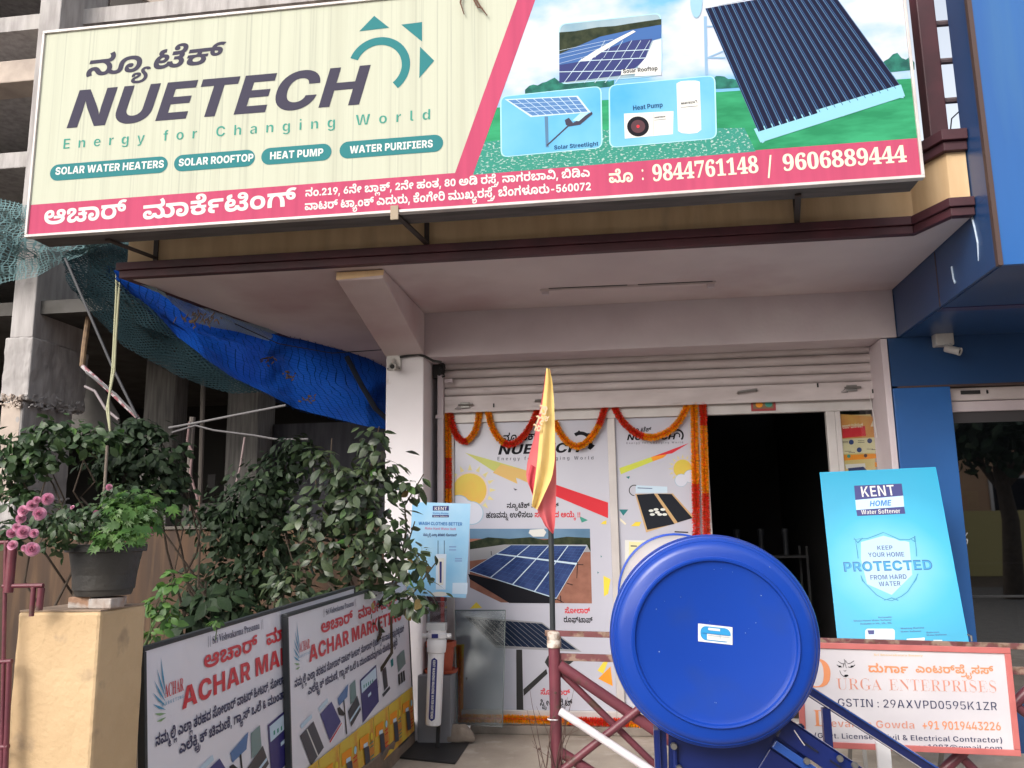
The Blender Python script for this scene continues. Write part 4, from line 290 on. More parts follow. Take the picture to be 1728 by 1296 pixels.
[0,283,845,[239,-6,-64,0,-94,23,-50,42,1,28,0,25,44,36,78,21,53,0,72,0,70,-29,1,-26,0,-8,-10,-17,-5,-5,-99,4,2,3,2,5,1,2,0,8,-16,8,-17,0,-18,0,-28,-12,1,-12,0,-15,54,-17,57,0,62,0,56,29,5,23,133,0,4,-27,50,-25,35,0,42,0,34,26,1,20,0,17,-24,32,-46,28,-64,24,-39,8,181,11,46,-16,62,-37,32,-44,1,-27,0,-39,-54,-47,-88,-20,-49,0,-50,0,-76,13,-60,25,-25,20,61,-2,-34,-19,-70,-25,-84,-12],[31,213,1,63,511,0,60,0,56,8,15,6,12,6,8,15,1,8,0,15,-36,20,-35,0,-32,0,-46,-16,1,-15,0,-2,2,-5,1,-4,-33,27,8,6,22,4,11,0,24,0,34,-16,1,-12,0,-14,-36,-16,-37,0,-42,0,-44,25,1,20,0,18,40,31,82,19,61,0,64,0,90,-25,46,-43,1,-27,0,-23,-30,-34,-27,-13,-14,-6,-50,-12,-84,-8,-63,0],[959,-6,-84,0,-122,36,-61,32,87,47,38,-26,70,-25,49,0,40,0,36,17,1,17,0,14,-2,22,-4,20,1,11,0,39,76,55,140,29,93,0,90,0,130,-26,86,-44,40,-57,1,-31,0,-41,-60,-58,-108,-31,-75,0,-66,0,-94,22,-48,40,1,28,0,21,32,32,58,18,41,0,50,0,48,-22,1,-18,0,-16,-34,-19,-29,0,-18,0,-40,8,-7,10,15,5,-2,-2,-2,-7,1,-4,0,-12,38,-24,47,0,38,0,50,16,28,31,1,23,0,26,-44,43,-88,26,-67,0,-46,0,-74,-15,-44,-31,1,-26,0,-12,2,-20,2,-22,1,-15,0,-30,-52,-37,-86,-17]],
[0,297,140,[-245,-188,-48,0,-68,21,-34,37,1,22,0,29,42,38,72,19,47,0,52,0,58,-27,1,-23,0,-18,-56,-28,-63,0,-38,0,-56,11,-15,8,23,35,8,-6,36,-15,33,0,26,0,22,9,1,5,0,6,-16,5,-11,0,-28,0,-38,-22,1,-24,0,-10,10,-17,30,-11,31,0,40,0,36,20,3,9,93,0,6,-13,30,-16,33,0,26,0,30,13,1,13,0,13,-38,18,-31,2,43,37,38,-7,56,-20,32,-27,1,-19,0,-23,-36,-30,-66,-14,-43,0,-56,0,-66,22,-31,23,67,2,-24,-19,-54,-20,-60,-8],[-67,-88,1,44,41,0,22,0,26,3,7,3,6,4,6,9,1,7,0,11,-18,28,-15,16,97,14,20,-19,20,-36,1,-18,0,-23,-36,-30,-60,-13,-37,0],[-21,-263,-30,0,-62,2,-39,4,15,46,24,-2,60,-2,45,0,90,0,112,23,52,44,1,30,0,20,-14,28,-11,13,97,19,14,-16,20,-44,1,-25,0,-68,-178,-72]],
[0,309,262,[275,-262,-72,0,-100,25,-52,45,1,27,0,26,42,39,74,22,51,0,46,0,56,-17,24,-26,1,-15,0,-30,-70,-26,-65,0,-22,0,-58,7,-13,5,5,38,16,-6,40,-5,21,0,26,0,30,8,1,10,0,8,-20,10,-19,0,-16,0,-32,-10,-18,-19,1,-17,1,-5,0,-20,60,-30,73,0,42,0,74,13,48,31,1,27,0,23,-38,38,-29,15,26,11,32,21,1,12,0,11,-28,24,-29,11,73,36,48,-20,42,-36,1,-22,0,-19,-30,-27,-15,-6,-9,14,28,-15,34,-46,1,-28,0,-35,-60,-50,-118,-27],[139,-29,0,-44,-86,-57,-158,-28,-105,0,-46,0,-98,6,-43,6,25,48,34,-4,78,-5,47,0,128,0,124,46,1,36,0,17,-22,27,-13,9,91,24,30,-21,20,-43]],
[1,33,179,[103,115,-13,249,183,0,-11,-249],[181,-5,-44,0,-52,24,1,21,0,20,52,24,45,0,42,0,52,-24,1,-20,0,-21,-52,-24]],
[1,37,515,[247,185,-52,0,-74,23,-38,37,1,23,1,19,0,22,38,38,74,23,53,0,56,0,72,-23,38,-38,1,-22,1,-19,0,-23,-38,-38,-74,-22],[247,235,32,0,22,20,1,13,1,19,0,12,-22,21,-31,0,-30,0,-22,-22,1,-11,1,-19,0,-13,24,-20],[783,-6,-54,0,-74,23,-38,37,1,23,1,19,0,22,40,38,74,23,53,0,54,0,74,-23,38,-38,1,-22,1,-19,0,-23,-40,-38,-72,-22],[783,44,30,0,22,20,1,13,1,19,0,12,-20,21,-31,0,-30,0,-22,-22,1,-11,1,-19,0,-13,22,-20],[209,0,501,364,109,0,-499,-364]],
[1,38,342,[283,-6,-76,0,-112,28,-58,46,1,28,0,22,32,32,58,27,41,13,153,49,16,5,22,12,10,12,1,7,0,10,-30,16,-29,0,-20,0,-28,-7,-16,-14,1,-9,0,-11,24,-23,42,-25,29,-16,349,-196,-173,0,-291,158,-26,15,-54,34,-38,41,1,24,0,27,52,44,92,26,63,0,58,0,86,-25,48,-40,1,-24,0,-17,-24,-30,-42,-27,-31,-11,-147,-53,-24,-9,-28,-18,1,-14,0,-12,22,-18,42,-9,29,0,38,0,74,17,60,33,38,44,1,27,139,0,0,-33,-28,-56,-54,-43,-39,-14,-45,-13,-42,-15,-100,-15]],
[1,40,195,[65,148,0,41,32,88,58,80,37,29,157,0,-34,-38,-48,-81,-26,-82,1,-37,0,-32,22,-64,48,-73,39,-47,-155,0,-62,51,-64,110]],
[1,41,195,[45,-68,40,47,48,74,22,64,1,31,0,37,-26,82,-50,81,-33,38,157,0,38,-29,56,-80,32,-88,1,-41,0,-55,-64,-111,-61,-50]],
[1,43,323,[253,18,1,257,141,0,1,-257],[67,113,1,67,513,0,1,-67]],
[1,44,134,[19,-100,43,157,167,0,-95,-157]],
[1,45,323,[491,180,1,-66,-335,0,1,66]],
[1,46,134,[135,-5,-38,0,-54,26,1,19,0,20,54,26,39,0,40,0,54,-26,1,-20,0,-19,-54,-26]],
[1,47,200,[391,381,-233,-436,-145,0,235,436]],
[1,48,323,[323,-5,-96,0,-128,44,-62,84,1,59,0,59,64,83,126,45,97,0,96,0,128,-45,64,-83,1,-59,0,-59,-64,-84,-126,-44],[323,66,40,0,52,24,26,52,1,40,0,40,-26,52,-52,24,-39,0,-40,0,-50,-24,-26,-52,1,-40,0,-40,26,-52,50,-24]],
[1,49,323,[79,0,1,69,509,0,1,-69],[441,364,1,-364,-171,0,1,289,-5,0,-161,-57,1,76,163,56]],
[1,50,323,[61,0,1,62,265,117,30,13,44,23,22,24,1,13,0,16,-28,21,-46,12,-29,0,-30,0,-46,-12,-26,-24,1,-16,-163,0,0,37,66,53,122,30,79,0,82,0,122,-28,66,-49,1,-33,0,-21,-32,-40,-86,-50,-77,-34,-89,-42,1,-2,297,0,1,-70]],
[1,51,323,[319,-5,-84,0,-128,28,-72,50,-1,33,175,0,2,-12,30,-19,50,-10,31,0,32,0,48,12,28,22,1,16,0,14,-30,23,-54,13,-37,0,-87,0,1,55,157,72,1,2,-301,0,1,70,507,0,1,-63,-245,-109,1,19,82,6,124,-25,70,-50,1,-34,0,-34,-76,-51,-130,-28]],
[1,52,323,[21,61,1,67,269,236,165,0,-259,-232,1,-3,433,0,1,-68],[373,0,1,81,7,30,1,116,157,0,1,-227]],
[1,53,323,[319,-5,-80,0,-122,29,-72,50,-1,32,169,0,2,-13,28,-20,48,-11,31,0,32,0,52,14,28,27,1,17,0,18,-28,27,-52,15,-33,0,-32,0,-56,-14,-15,-12,-151,14,33,196,465,0,1,-70,-321,0,-17,-86,5,0,20,14,80,20,51,0,50,0,82,-18,62,-32,34,-43,1,-26,0,-37,-70,-58,-126,-33]],
[1,54,323,[327,-5,-74,0,-126,29,-78,55,1,40,0,30,48,57,43,32,171,126,173,0,-221,-163,-53,0,10,8,48,16,66,10,41,0,68,0,102,-27,58,-51,1,-35,0,-38,-70,-57,-122,-32],[325,61,32,0,50,15,30,27,1,16,0,17,-30,26,-50,15,-31,0,-32,0,-50,-15,-28,-26,1,-17,0,-16,28,-27,50,-15]],
[1,55,323,[111,0,297,292,1,2,-343,0,1,70,523,0,1,-71,-295,-293]],
[1,56,323,[323,-5,-84,0,-132,27,-76,47,1,29,0,23,44,38,74,25,47,3,1,3,-60,6,-76,45,1,29,0,29,68,44,120,26,77,0,76,0,122,-26,68,-44,1,-29,0,-30,-78,-44,-57,-6,1,-3,46,-3,72,-25,44,-38,1,-23,0,-29,-74,-47,-134,-27],[323,56,34,0,50,13,28,22,1,14,0,15,-30,22,-50,13,-31,0,-32,0,-50,-13,-28,-22,1,-15,0,-14,28,-22,50,-13],[323,216,28,0,44,11,26,21,1,13,0,13,-26,20,-44,11,-27,0,-28,0,-44,-11,-24,-20,1,-13,0,-13,24,-20,44,-12]],
[1,57,323,[321,369,74,0,126,-29,76,-55,1,-40,0,-30,-46,-57,-43,-32,-169,-126,-169,0,223,163,55,0,-10,-8,-48,-16,-66,-10,-41,0,-66,0,-102,27,-60,51,1,35,0,38,72,57,122,32],[323,302,-34,0,-50,-15,-28,-26,1,-16,0,-17,28,-26,50,-15,35,0,32,0,50,15,28,26,1,16,0,17,-28,26,-50,15]],
[1,58,134,[135,-5,-38,0,-54,26,1,19,0,20,54,26,39,0,40,0,54,-26,1,-20,0,-19,-54,-26],[135,169,-38,0,-54,26,1,20,0,19,54,26,39,0,40,0,54,-26,1,-19,0,-20,-54,-26]],
[1,64,518,[523,-108,-114,0,-178,31,-124,60,-66,87,1,55,0,53,62,88,122,64,180,35,119,0,108,0,174,-31,126,-57,66,-79,1,-48,0,-33,-28,-52,-54,-38,-80,-21,-53,0,-34,0,-56,9,-34,18,-5,14,-3,0,-14,-19,-80,-23,-57,0,-68,0,-96,30,-52,55,1,37,0,38,54,56,98,31,65,0,50,0,70,-17,17,-15,5,0,1,27,113,0,1,-166,0,-11,16,-10,19,0,30,0,34,17,16,37,1,29,0,38,-40,58,-82,41,-122,21,-81,0,-88,0,-132,-24,-88,-44,-46,-65,1,-40,0,-42,46,-64,90,-43,134,-22,87,0,42,0,72,5,62,9,23,5,47,-58,-26,-6,-78,-12,-98,-8],[513,63,36,0,50,15,26,29,1,21,0,21,-26,27,-50,13,-35,0,-36,0,-50,-14,-26,-28,1,-19,0,-19,24,-30,50,-16]],
[1,65,385,[25,0,243,364,231,0,251,-364,-191,0,-101,159,-24,40,-46,89,-21,48,39,0,-22,-48,-42,-90,-21,-39,-97,-159],[189,77,1,66,395,0,1,-66]],
[1,66,332,[57,0,1,364,303,0,82,0,110,-24,54,-41,1,-27,0,-21,-34,-33,-60,-21,-39,-4,1,-4,44,-1,74,-21,46,-39,1,-26,0,-30,-60,-46,-112,-26,-79,0],[229,70,113,0,58,0,56,22,1,19,0,15,-26,20,-50,12,-33,0,-115,0],[229,214,101,0,30,0,46,10,26,18,1,13,0,18,-54,22,-43,0,-103,0]],
[1,67,372,[385,-5,-98,0,-156,44,-90,83,1,60,0,60,92,83,156,44,97,0,66,0,110,-18,84,-34,54,-50,9,-32,-173,0,-6,14,-22,21,-38,15,-48,8,-29,0,-52,0,-78,-26,-42,-50,1,-35,0,-37,42,-49,78,-25,53,0,30,0,48,8,38,15,24,21,5,13,175,0,-4,-24,-46,-47,-82,-39,-116,-23]],
[1,68,361,[325,0,-193,0,1,74,187,0,64,0,86,21,44,48,1,39,0,39,-44,48,-88,21,-63,0,-185,0,1,74,197,0,112,0,160,-44,86,-81,1,-57,0,-57,-86,-81,-160,-44],[229,364,1,-364,-171,0,1,364]],
[1,69,305,[57,0,1,364,507,0,1,-71,-333,0,1,-75,309,0,1,-69,-307,0,1,-79,335,0,1,-70]],
[1,70,293,[57,0,1,364,497,0,1,-71,-323,0,1,-92,293,0,1,-69,-291,0,1,-132]],
[1,71,376,[391,-5,-104,0,-158,45,-88,84,1,57,0,60,94,84,156,44,99,0,62,0,108,-18,84,-34,52,-45,9,-27,-173,0,-6,11,-24,18,-36,13,-44,6,-27,0,-52,0,-80,-26,-42,-49,1,-36,0,-35,42,-50,78,-26,55,0,50,0,68,16,36,30,1,20,33,-2,-177,0,1,63,313,0,1,-48,0,-48,-82,-70,-146,-37]],
[1,72,374,[57,0,1,364,173,0,1,-143,293,0,1,143,173,0,1,-364,-171,0,1,151,-291,0,1,-151]],
[1,73,246,[33,0,1,70,129,0,1,223,-127,0,1,71,427,0,1,-71,-125,0,1,-223,127,0,1,-70]],
[1,75,369,[187,73,1,76,22,21,40,36,52,36,37,23,163,99,207,0,-305,-183,-13,4],[57,0,1,364,173,0,1,-89,-1,-99,3,-42,1,-134],[513,0,-195,156,109,63,291,-219]],
[1,76,283,[57,0,1,364,173,0,1,-294,307,0,1,-70]],
[1,77,472,[57,0,1,364,271,0,93,-142,8,-13,20,-42,20,-49,18,-46,5,-16,-31,0,6,16,16,45,20,49,20,43,9,13,93,142,269,0,1,-364,-171,0,1,157,0,12,2,38,2,45,2,46,1,20,11,0,-8,-22,-24,-46,-22,-44,-22,-37,-5,-12,-103,-157,-143,0,-103,157,-8,12,-22,36,-24,44,-22,47,-9,22,13,0,0,-20,2,-45,4,-45,2,-39,1,-12,1,-157]],
[1,78,383,[57,0,1,364,191,0,205,-165,18,-16,38,-35,38,-42,19,-28,-15,0,-2,20,-8,49,-4,46,1,16,1,155,177,0,1,-364,-187,0,-185,151,-26,20,-40,38,-40,43,-27,29,21,0,4,-26,6,-49,4,-42,1,-13,1,-151]],
[1,79,386,[387,-5,-98,0,-156,44,-92,83,1,60,0,60,92,83,156,44,99,0,98,0,156,-44,92,-83,1,-60,0,-60,-92,-84,-156,-43],[387,71,54,0,76,25,40,50,1,36,0,36,-40,49,-76,26,-53,0,-52,0,-76,-26,-42,-49,1,-36,0,-36,42,-50,76,-25]],
[1,80,326,[57,0,1,364,299,0,82,0,120,-32,64,-57,1,-37,0,-37,-66,-56,-120,-31,-83,0,-185,0,1,68,155,0,40,0,56,14,28,25,1,17,0,17,-28,25,-56,14,-39,0,-89,0,1,-294]],
[1,82,331,[57,0,1,364,299,0,82,0,120,-30,64,-54,1,-37,0,-38,-66,-52,-120,-28,-83,0,-189,0,1,68,159,0,40,0,56,11,28,22,1,17,0,17,-28,23,-56,11,-39,0,-89,0,1,-294],[457,0,-177,166,187,0,183,-166]],
[1,83,330,[339,-5,-92,0,-134,28,-76,55,1,42,165,0,2,-17,36,-24,58,-12,41,0,36,0,50,10,28,17,1,12,0,10,-24,15,-54,11,-39,5,-75,8,-94,11,-108,49,1,41,0,34,74,50,126,29,85,0,84,0,124,-29,68,-51,3,-34,-165,0,-4,20,-58,22,-51,0,-34,0,-46,-9,-24,-16,1,-10,0,-11,28,-16,48,-10,33,-4,63,-7,54,-6,82,-19,58,-27,30,-35,1,-22,0,-34,-70,-50,-128,-26]],
[1,84,338,[33,293,1,71,613,0,1,-71,-219,0,1,-293,-171,0,1,293]],
[1,85,364,[365,-5,-92,0,-138,33,-78,61,1,40,1,235,173,0,1,-228,0,-19,36,-30,60,-16,41,0,40,0,60,16,34,30,1,19,1,228,173,0,1,-235,0,-40,-76,-61,-138,-33]],
[1,86,385,[273,0,-247,364,193,0,103,-159,24,-40,44,-87,23,-48,-37,0,22,49,42,86,25,40,99,159,191,0,-241,-364]],
[1,87,529,[219,0,-193,364,191,0,73,-161,10,-25,18,-56,16,-57,9,-26,-31,0,10,26,18,57,20,56,11,25,79,161,177,0,77,-161,12,-25,18,-56,20,-57,9,-26,-31,0,8,26,16,57,18,56,11,25,73,161,193,0,-193,-364,-195,0,-85,168,-16,34,-22,81,-13,39,45,0,-18,-39,-18,-79,-17,-36,-85,-168]],
[1,88,381,[25,0,307,218,1,-66,-279,212,201,0,71,-55,22,-17,28,-30,22,-26,15,-13,-47,0,14,13,24,26,30,30,23,17,71,55,195,0,-273,-207,1,62,301,-219,-205,0,-89,70,-20,15,-24,22,-18,18,-11,10,25,0,-12,-10,-18,-18,-24,-22,-19,-15,-93,-70]],
[1,89,376,[295,0,1,132,-269,232,203,0,115,-112,16,-16,26,-33,15,-21,-29,0,12,22,24,32,17,16,111,112,203,0,-265,-232,1,-132]],
[1,90,339,[55,0,1,49,283,195,30,20,72,41,37,20,13,-28,-50,-3,-102,-1,-49,0,-231,0,1,71,575,0,1,-50,-277,-191,-30,-21,-76,-42,-37,-21,-9,28,52,2,108,1,55,0,219,0,1,-70]],
[1,97,294,[209,-5,-52,0,-80,18,-46,36,1,27,0,22,32,32,56,19,72,10,43,2,46,2,58,5,26,9,1,8,1,1,0,10,-18,13,-32,7,-23,0,-24,0,-36,-7,-24,-13,-3,-8,-155,10,12,23,62,35,102,20,71,0,50,0,88,-12,66,-23,38,-34,1,-22,1,-185,-159,0,1,38,-3,0,-16,-14,-44,-19,-60,-10],[261,52,30,0,46,11,28,21,1,13,1,26,-8,-2,-22,-3,-26,-3,-26,-2,-11,-1,-26,-2,-36,-8,-18,-13,1,-9,0,-9,18,-13,32,-6]],
[1,98,319,[385,-4,-42,0,-60,14,-40,22,-11,12,-5,0,1,-44,-167,0,1,364,171,0,1,-138,5,0,10,12,40,24,62,14,45,0,56,0,100,-30,60,-62,1,-48,0,-46,-58,-62,-100,-32],[327,63,32,0,46,18,24,33,1,22,0,22,-24,33,-46,19,-31,0,-32,0,-48,-18,-24,-33,1,-23,0,-22,26,-33,46,-18]],
[1,99,298,[311,-5,-86,0,-122,35,-66,64,1,42,0,42,66,63,122,35,87,0,52,0,86,-13,66,-25,40,-36,7,-23,-155,-13,-4,11,-16,17,-24,11,-30,6,-17,0,-34,0,-46,-18,-24,-33,1,-24,0,-23,24,-35,46,-18,35,0,18,0,32,6,22,12,16,18,5,11,159,-13,-6,-23,-42,-37,-64,-25,-88,-14]],
[1,100,319,[255,-4,-60,0,-100,32,-58,62,1,46,0,48,60,62,100,30,57,0,44,0,62,-14,40,-24,11,-12,3,0,1,138,173,0,1,-364,-167,0,1,44,-5,0,-12,-12,-40,-22,-60,-14],[313,63,32,0,46,18,24,33,1,22,0,23,-24,33,-46,18,-31,0,-32,0,-46,-19,-24,-33,1,-22,0,-22,24,-33,46,-18]],
[1,101,300,[311,-5,-86,0,-122,34,-66,63,1,43,0,43,66,63,120,35,83,0,58,0,96,-18,70,-35,40,-52,1,-34,1,-21,-471,0,1,49,391,0,-79,-11,0,19,-22,27,-44,15,-33,0,-34,0,-46,-15,-24,-27,1,-18,1,-35,0,-21,28,-28,50,-14,35,0,22,0,38,6,26,13,9,9,153,-13,-14,-23,-68,-35,-102,-19]],
[1,102,205,[381,273,1,-63,-369,0,1,63],[103,0,1,288,0,31,46,41,84,21,57,0,36,0,64,-6,15,-2,-27,-62,-10,1,-26,2,-11,0,-32,0,-22,-14,1,-12,1,-288]],
[1,103,320,[309,-108,-72,0,-106,18,-66,32,-9,22,149,15,6,-8,26,-12,42,-8,31,0,52,0,56,24,1,24,1,49,-11,0,-10,-13,-38,-20,-60,-11,-39,0,-60,0,-100,28,-58,59,1,46,0,47,60,62,100,30,59,0,42,0,62,-14,42,-24,11,-12,5,0,1,47,169,0,1,-267,0,-37,-68,-51,-124,-26],[313,66,32,0,46,17,26,32,1,22,0,22,-26,33,-44,18,-33,0,-32,0,-46,-18,-24,-33,1,-22,0,-22,24,-32,46,-17]],
[1,104,318,[227,156,1,-156,-169,0,1,364,167,0,1,-160,-9,0,20,33,86,39,73,0,58,0,84,-25,48,-46,1,-31,1,-174,-171,0,1,157,0,23,-46,26,-41,0,-28,0,-42,-12,-24,-22]],
[1,105,142,[57,0,1,273,171,0,1,-273],[143,305,-38,0,-50,24,1,17,0,17,50,24,39,0,36,0,52,-24,1,-17,0,-17,-52,-24]],
[1,106,142,[57,273,171,0,1,-285,0,-33,-54,-40,-100,-17,-65,0,-35,0,1,65,23,0,36,0,28,13,1,14],[143,305,-36,0,-52,24,1,17,0,17,52,24,37,0,36,0,52,-24,1,-17,0,-17,-52,-24]],
[1,107,296,[211,73,1,101,25,0,157,99,195,0,-227,-140,-45,0],[57,0,1,364,171,0,1,-364],[397,0,-145,114,113,61,231,-175]],
[1,108,161,[235,-2,-92,0,-86,38,1,39,1,289,171,0,1,-279,0,-11,20,-10,21,0,10,0,12,0,5,1,27,-60,-12,-2,-42,-5]],
[1,109,464,[57,0,1,273,159,0,9,-71,-11,0,14,27,50,33,66,15,39,0,58,0,72,-38,21,-43,-19,0,14,29,56,35,76,17,43,0,52,0,78,-23,44,-41,1,-29,1,-184,-169,0,1,165,0,20,-42,22,-33,0,-24,0,-36,-11,-18,-19,1,-13,1,-164,-163,0,1,166,0,19,-42,22,-33,0,-24,0,-36,-11,-20,-19,1,-15,1,-162]],
[1,110,318,[227,156,1,-156,-169,0,1,273,161,0,5,-69,-7,0,20,33,86,39,73,0,58,0,84,-25,46,-46,1,-31,1,-174,-169,0,1,157,0,23,-46,26,-41,0,-28,0,-42,-12,-24,-22]],
[1,111,309,[311,-5,-86,0,-122,35,-66,64,1,42,0,42,66,63,122,35,87,0,86,0,122,-35,66,-63,1,-42,0,-42,-66,-64,-122,-35],[311,60,32,0,46,19,22,34,1,23,0,23,-22,34,-46,18,-31,0,-34,0,-44,-18,-24,-34,1,-23,0,-23,24,-34,44,-19]],
[1,112,319,[57,-102,1,375,169,0,1,-47,7,0,10,12,40,24,62,14,45,0,56,0,100,-30,60,-62,1,-48,0,-46,-58,-62,-100,-32,-59,0,-42,0,-60,14,-40,22,-11,12,-3,0,1,-146],[327,63,32,0,46,18,24,33,1,22,0,22,-24,33,-46,19,-31,0,-32,0,-48,-18,-24,-33,1,-23,0,-22,26,-33,46,-18]],
[1,114,210,[57,0,1,273,167,0,1,-50,7,0,14,27,68,26,45,0,12,0,26,-1,13,-2,1,-74,-12,2,-40,3,-15,0,-32,0,-50,-14,-28,-25,1,-16,1,-149]],
[1,115,287,[287,-5,-70,0,-108,20,-66,37,-9,26,159,12,10,-17,50,-18,43,0,36,0,40,12,1,11,0,9,-32,11,-33,4,-95,9,-80,8,-80,39,1,32,0,27,58,39,108,20,75,0,68,0,102,-18,62,-34,9,-23,-149,-12,-8,13,-44,16,-35,0,-30,0,-42,-13,1,-10,0,-8,26,-13,35,-3,107,-10,80,-8,80,-36,1,-30,0,-28,-66,-41,-116,-23]],
[1,116,191,[351,273,1,-63,-339,0,1,63],[83,338,171,0,1,-254,0,-11,20,-11,25,0,8,0,32,2,9,1,23,-62,-30,-4,-54,-3,-23,0,-86,0,-90,41,1,39]],
[1,117,318,[247,-3,-58,0,-84,25,-48,46,1,31,1,174,171,0,1,-157,0,-23,48,-26,43,0,28,0,42,12,22,22,1,16,1,156,173,0,1,-273,-161,0,-1,69,9,0,-22,-33,-84,-39]],
[1,118,308,[209,0,-197,273,181,0,83,-134,16,-27,24,-56,15,-31,-31,0,12,31,24,56,17,27,81,134,179,0,-197,-273]],
[1,119,431,[167,0,-157,273,179,0,41,-94,10,-28,28,-64,11,-39,-15,0,12,38,30,65,13,28,45,94,153,0,43,-94,12,-28,30,-64,13,-39,-15,0,10,38,24,65,13,28,41,94,183,0,-161,-273,-173,0,-55,98,-8,14,-16,38,-16,40,-7,15,29,0,-6,-15,-16,-40,-16,-38,-9,-14,-55,-98]],
[1,121,309,[55,-96,39,62,23,-2,32,-4,46,3,24,14,-1,11,1,11,-203,274,181,0,83,-134,16,-27,20,-55,13,-32,-33,0,12,32,28,55,17,27,89,134,179,0,-229,-302,-16,-22,-54,-34,-84,-19,-61,0,-30,0,-58,5]],
[3,48,280,[281,-5,-92,0,-108,46,-46,83,1,56,0,55,46,82,108,45,93,0,88,0,108,-45,48,-83,1,-55,0,-55,-48,-83,-108,-46],[281,28,56,0,34,80,1,71,0,71,-34,80,-55,0,-56,0,-36,-80,1,-71,0,-71,36,-80]],
[3,49,280,[97,0,1,26,85,0,24,0,24,14,1,19,1,251,-36,-24,-62,-28,-29,0,-24,0,-34,20,1,16,30,4,76,16,49,19,71,26,113,0,1,-300,0,-15,20,-18,31,0,83,0,1,-26]],
[3,52,280,[181,0,1,26,29,0,34,0,48,13,1,23,1,31,-277,0,1,31,285,233,141,0,1,-231,105,0,1,-33,-103,0,1,-31,0,-23,48,-13,35,0,15,0,1,-26],[85,126,207,0,1,88,0,22,2,50,5,24,-4,-6,-20,-20,-26,-23,-22,-19,-5,-4]],
[3,54,280,[293,-5,-72,0,-112,37,-64,75,1,58,0,41,36,72,70,54,108,30,73,0,66,0,76,-16,36,-24,1,-15,0,-15,-56,-24,-63,0,0,15,-12,30,-28,19,-27,0,-58,0,-70,-68,-5,-64,20,8,66,11,53,0,92,0,108,-55,1,-48,0,-54,-116,-67],[297,28,38,0,46,40,1,42,0,41,-50,37,-41,0,-28,0,-60,-15,-13,-9,2,-72,62,-64]],
[3,55,280,[165,0,269,302,-263,0,-52,0,-5,-25,-5,-25,-59,0,5,105,479,0,1,-25,-275,-332]],
[3,56,280,[273,-5,-82,0,-108,26,-52,43,1,27,0,33,82,40,65,16,-60,18,-64,44,1,29,0,23,44,42,104,26,85,0,108,0,106,-50,1,-38,0,-30,-74,-34,-59,-16,88,-22,76,-47,1,-31,0,-46,-134,-53],[303,210,38,11,32,30,1,25,0,14,-20,26,-42,17,-29,0,-42,0,-44,-32,1,-24,0,-26,56,-29],[279,24,50,0,62,34,1,28,0,24,-70,33,-75,17,-34,-10,-46,-34,1,-27,0,-29,64,-36]],
[3,57,280,[229,-5,-60,0,-72,17,-32,26,1,14,0,10,24,16,25,2,14,-22,56,-32,51,0,130,0,11,146,-20,-15,-72,-19,-47,0,-88,0,-108,52,1,51,0,36,54,55,102,30,73,0,72,0,112,-35,66,-74,1,-59,0,-41,-32,-73,-70,-54,-108,-31],[275,174,34,0,52,18,13,15,0,64,-56,57,-45,0,-42,0,-48,-42,1,-42,0,-70]],
[3,58,134,[133,207,-24,0,-36,16,1,18,0,19,36,15,25,0,28,0,36,-15,1,-19,0,-18,-36,-16],[133,-7,-24,0,-36,16,1,18,0,19,36,14,25,0,28,0,36,-14,1,-19,0,-18,-36,-16]],
[3,65,325,[-11,0,1,14,28,0,38,18,19,24,237,291,27,-1,239,-282,24,-26,32,-24,33,0,1,-14,-319,0,1,14,82,0,1,20,0,7,-15,19,-29,38,-221,0,-37,-46,-2,-3,-2,-11,1,-2,0,-22,73,0,7,0,1,-14],[169,120,193,0,-95,118]],
[3,67,348,[383,-8,-100,0,-154,46,-88,80,1,52,0,52,88,79,156,45,103,0,68,0,95,-18,14,-4,15,0,38,0,11,22,27,0,1,-116,-25,0,-32,46,-122,54,-73,0,-182,0,1,-162,0,-150,201,0,60,0,118,31,47,30,29,-13,-102,-74]],
[3,68,369,[31,0,1,13,46,1,34,16,1,26,1,222,0,30,-38,18,-49,0,1,13,309,0,180,0,186,-88,1,-81,0,-170,-355,0],[333,18,96,0,94,76,1,76,0,152,-189,0,-38,0,-22,-14,1,-22,1,-232,0,-22,22,-14]],
[3,69,329,[21,0,1,12,54,0,38,20,1,26,1,216,0,33,-40,19,-47,0,1,13,571,0,1,-101,-21,0,-12,46,-106,36,-109,0,-32,0,-30,-3,-10,-13,1,-15,1,-106,17,0,68,0,60,35,13,39,25,0,1,-169,-23,0,-4,30,-34,34,-62,14,-51,0,-3,0,1,-116,0,-18,28,-12,45,0,72,0,100,17,72,37,25,32,29,0,-39,-106]],
[3,71,378,[401,-8,-108,0,-162,44,-90,80,1,54,0,52,90,80,154,44,101,0,76,0,91,-18,14,-4,13,0,18,0,20,11,11,11,29,0,1,-117,-27,0,-20,31,-70,44,-88,26,-47,0,-182,0,1,-160,0,-79,104,-81,91,0,58,0,42,21,1,22,1,42,0,23,-40,17,-59,1,1,12,335,0,1,-12,-48,-1,-32,-16,1,-23,1,-74,-132,-30]],
[3,72,390,[25,0,1,13,52,1,36,19,1,27,1,222,0,24,-38,19,-49,1,1,13,337,0,1,-13,-36,-1,-40,-7,-12,-18,1,-18,1,-96,237,0,1,96,0,18,-12,18,-38,7,-37,1,1,13,337,0,1,-13,-52,-2,-36,-17,1,-25,1,-222,0,-25,36,-21,53,-1,1,-13,-335,0,1,13,52,1,36,18,1,28,1,104,-235,0,1,-104,0,-27,36,-19,53,-1,1,-13]],
[3,73,194,[21,0,1,13,50,3,42,16,1,24,1,232,0,23,-36,15,-55,0,1,13,345,0,1,-13,-52,0,-40,-15,1,-23,1,-230,0,-16,14,-18,42,-9,39,-2,1,-13]],
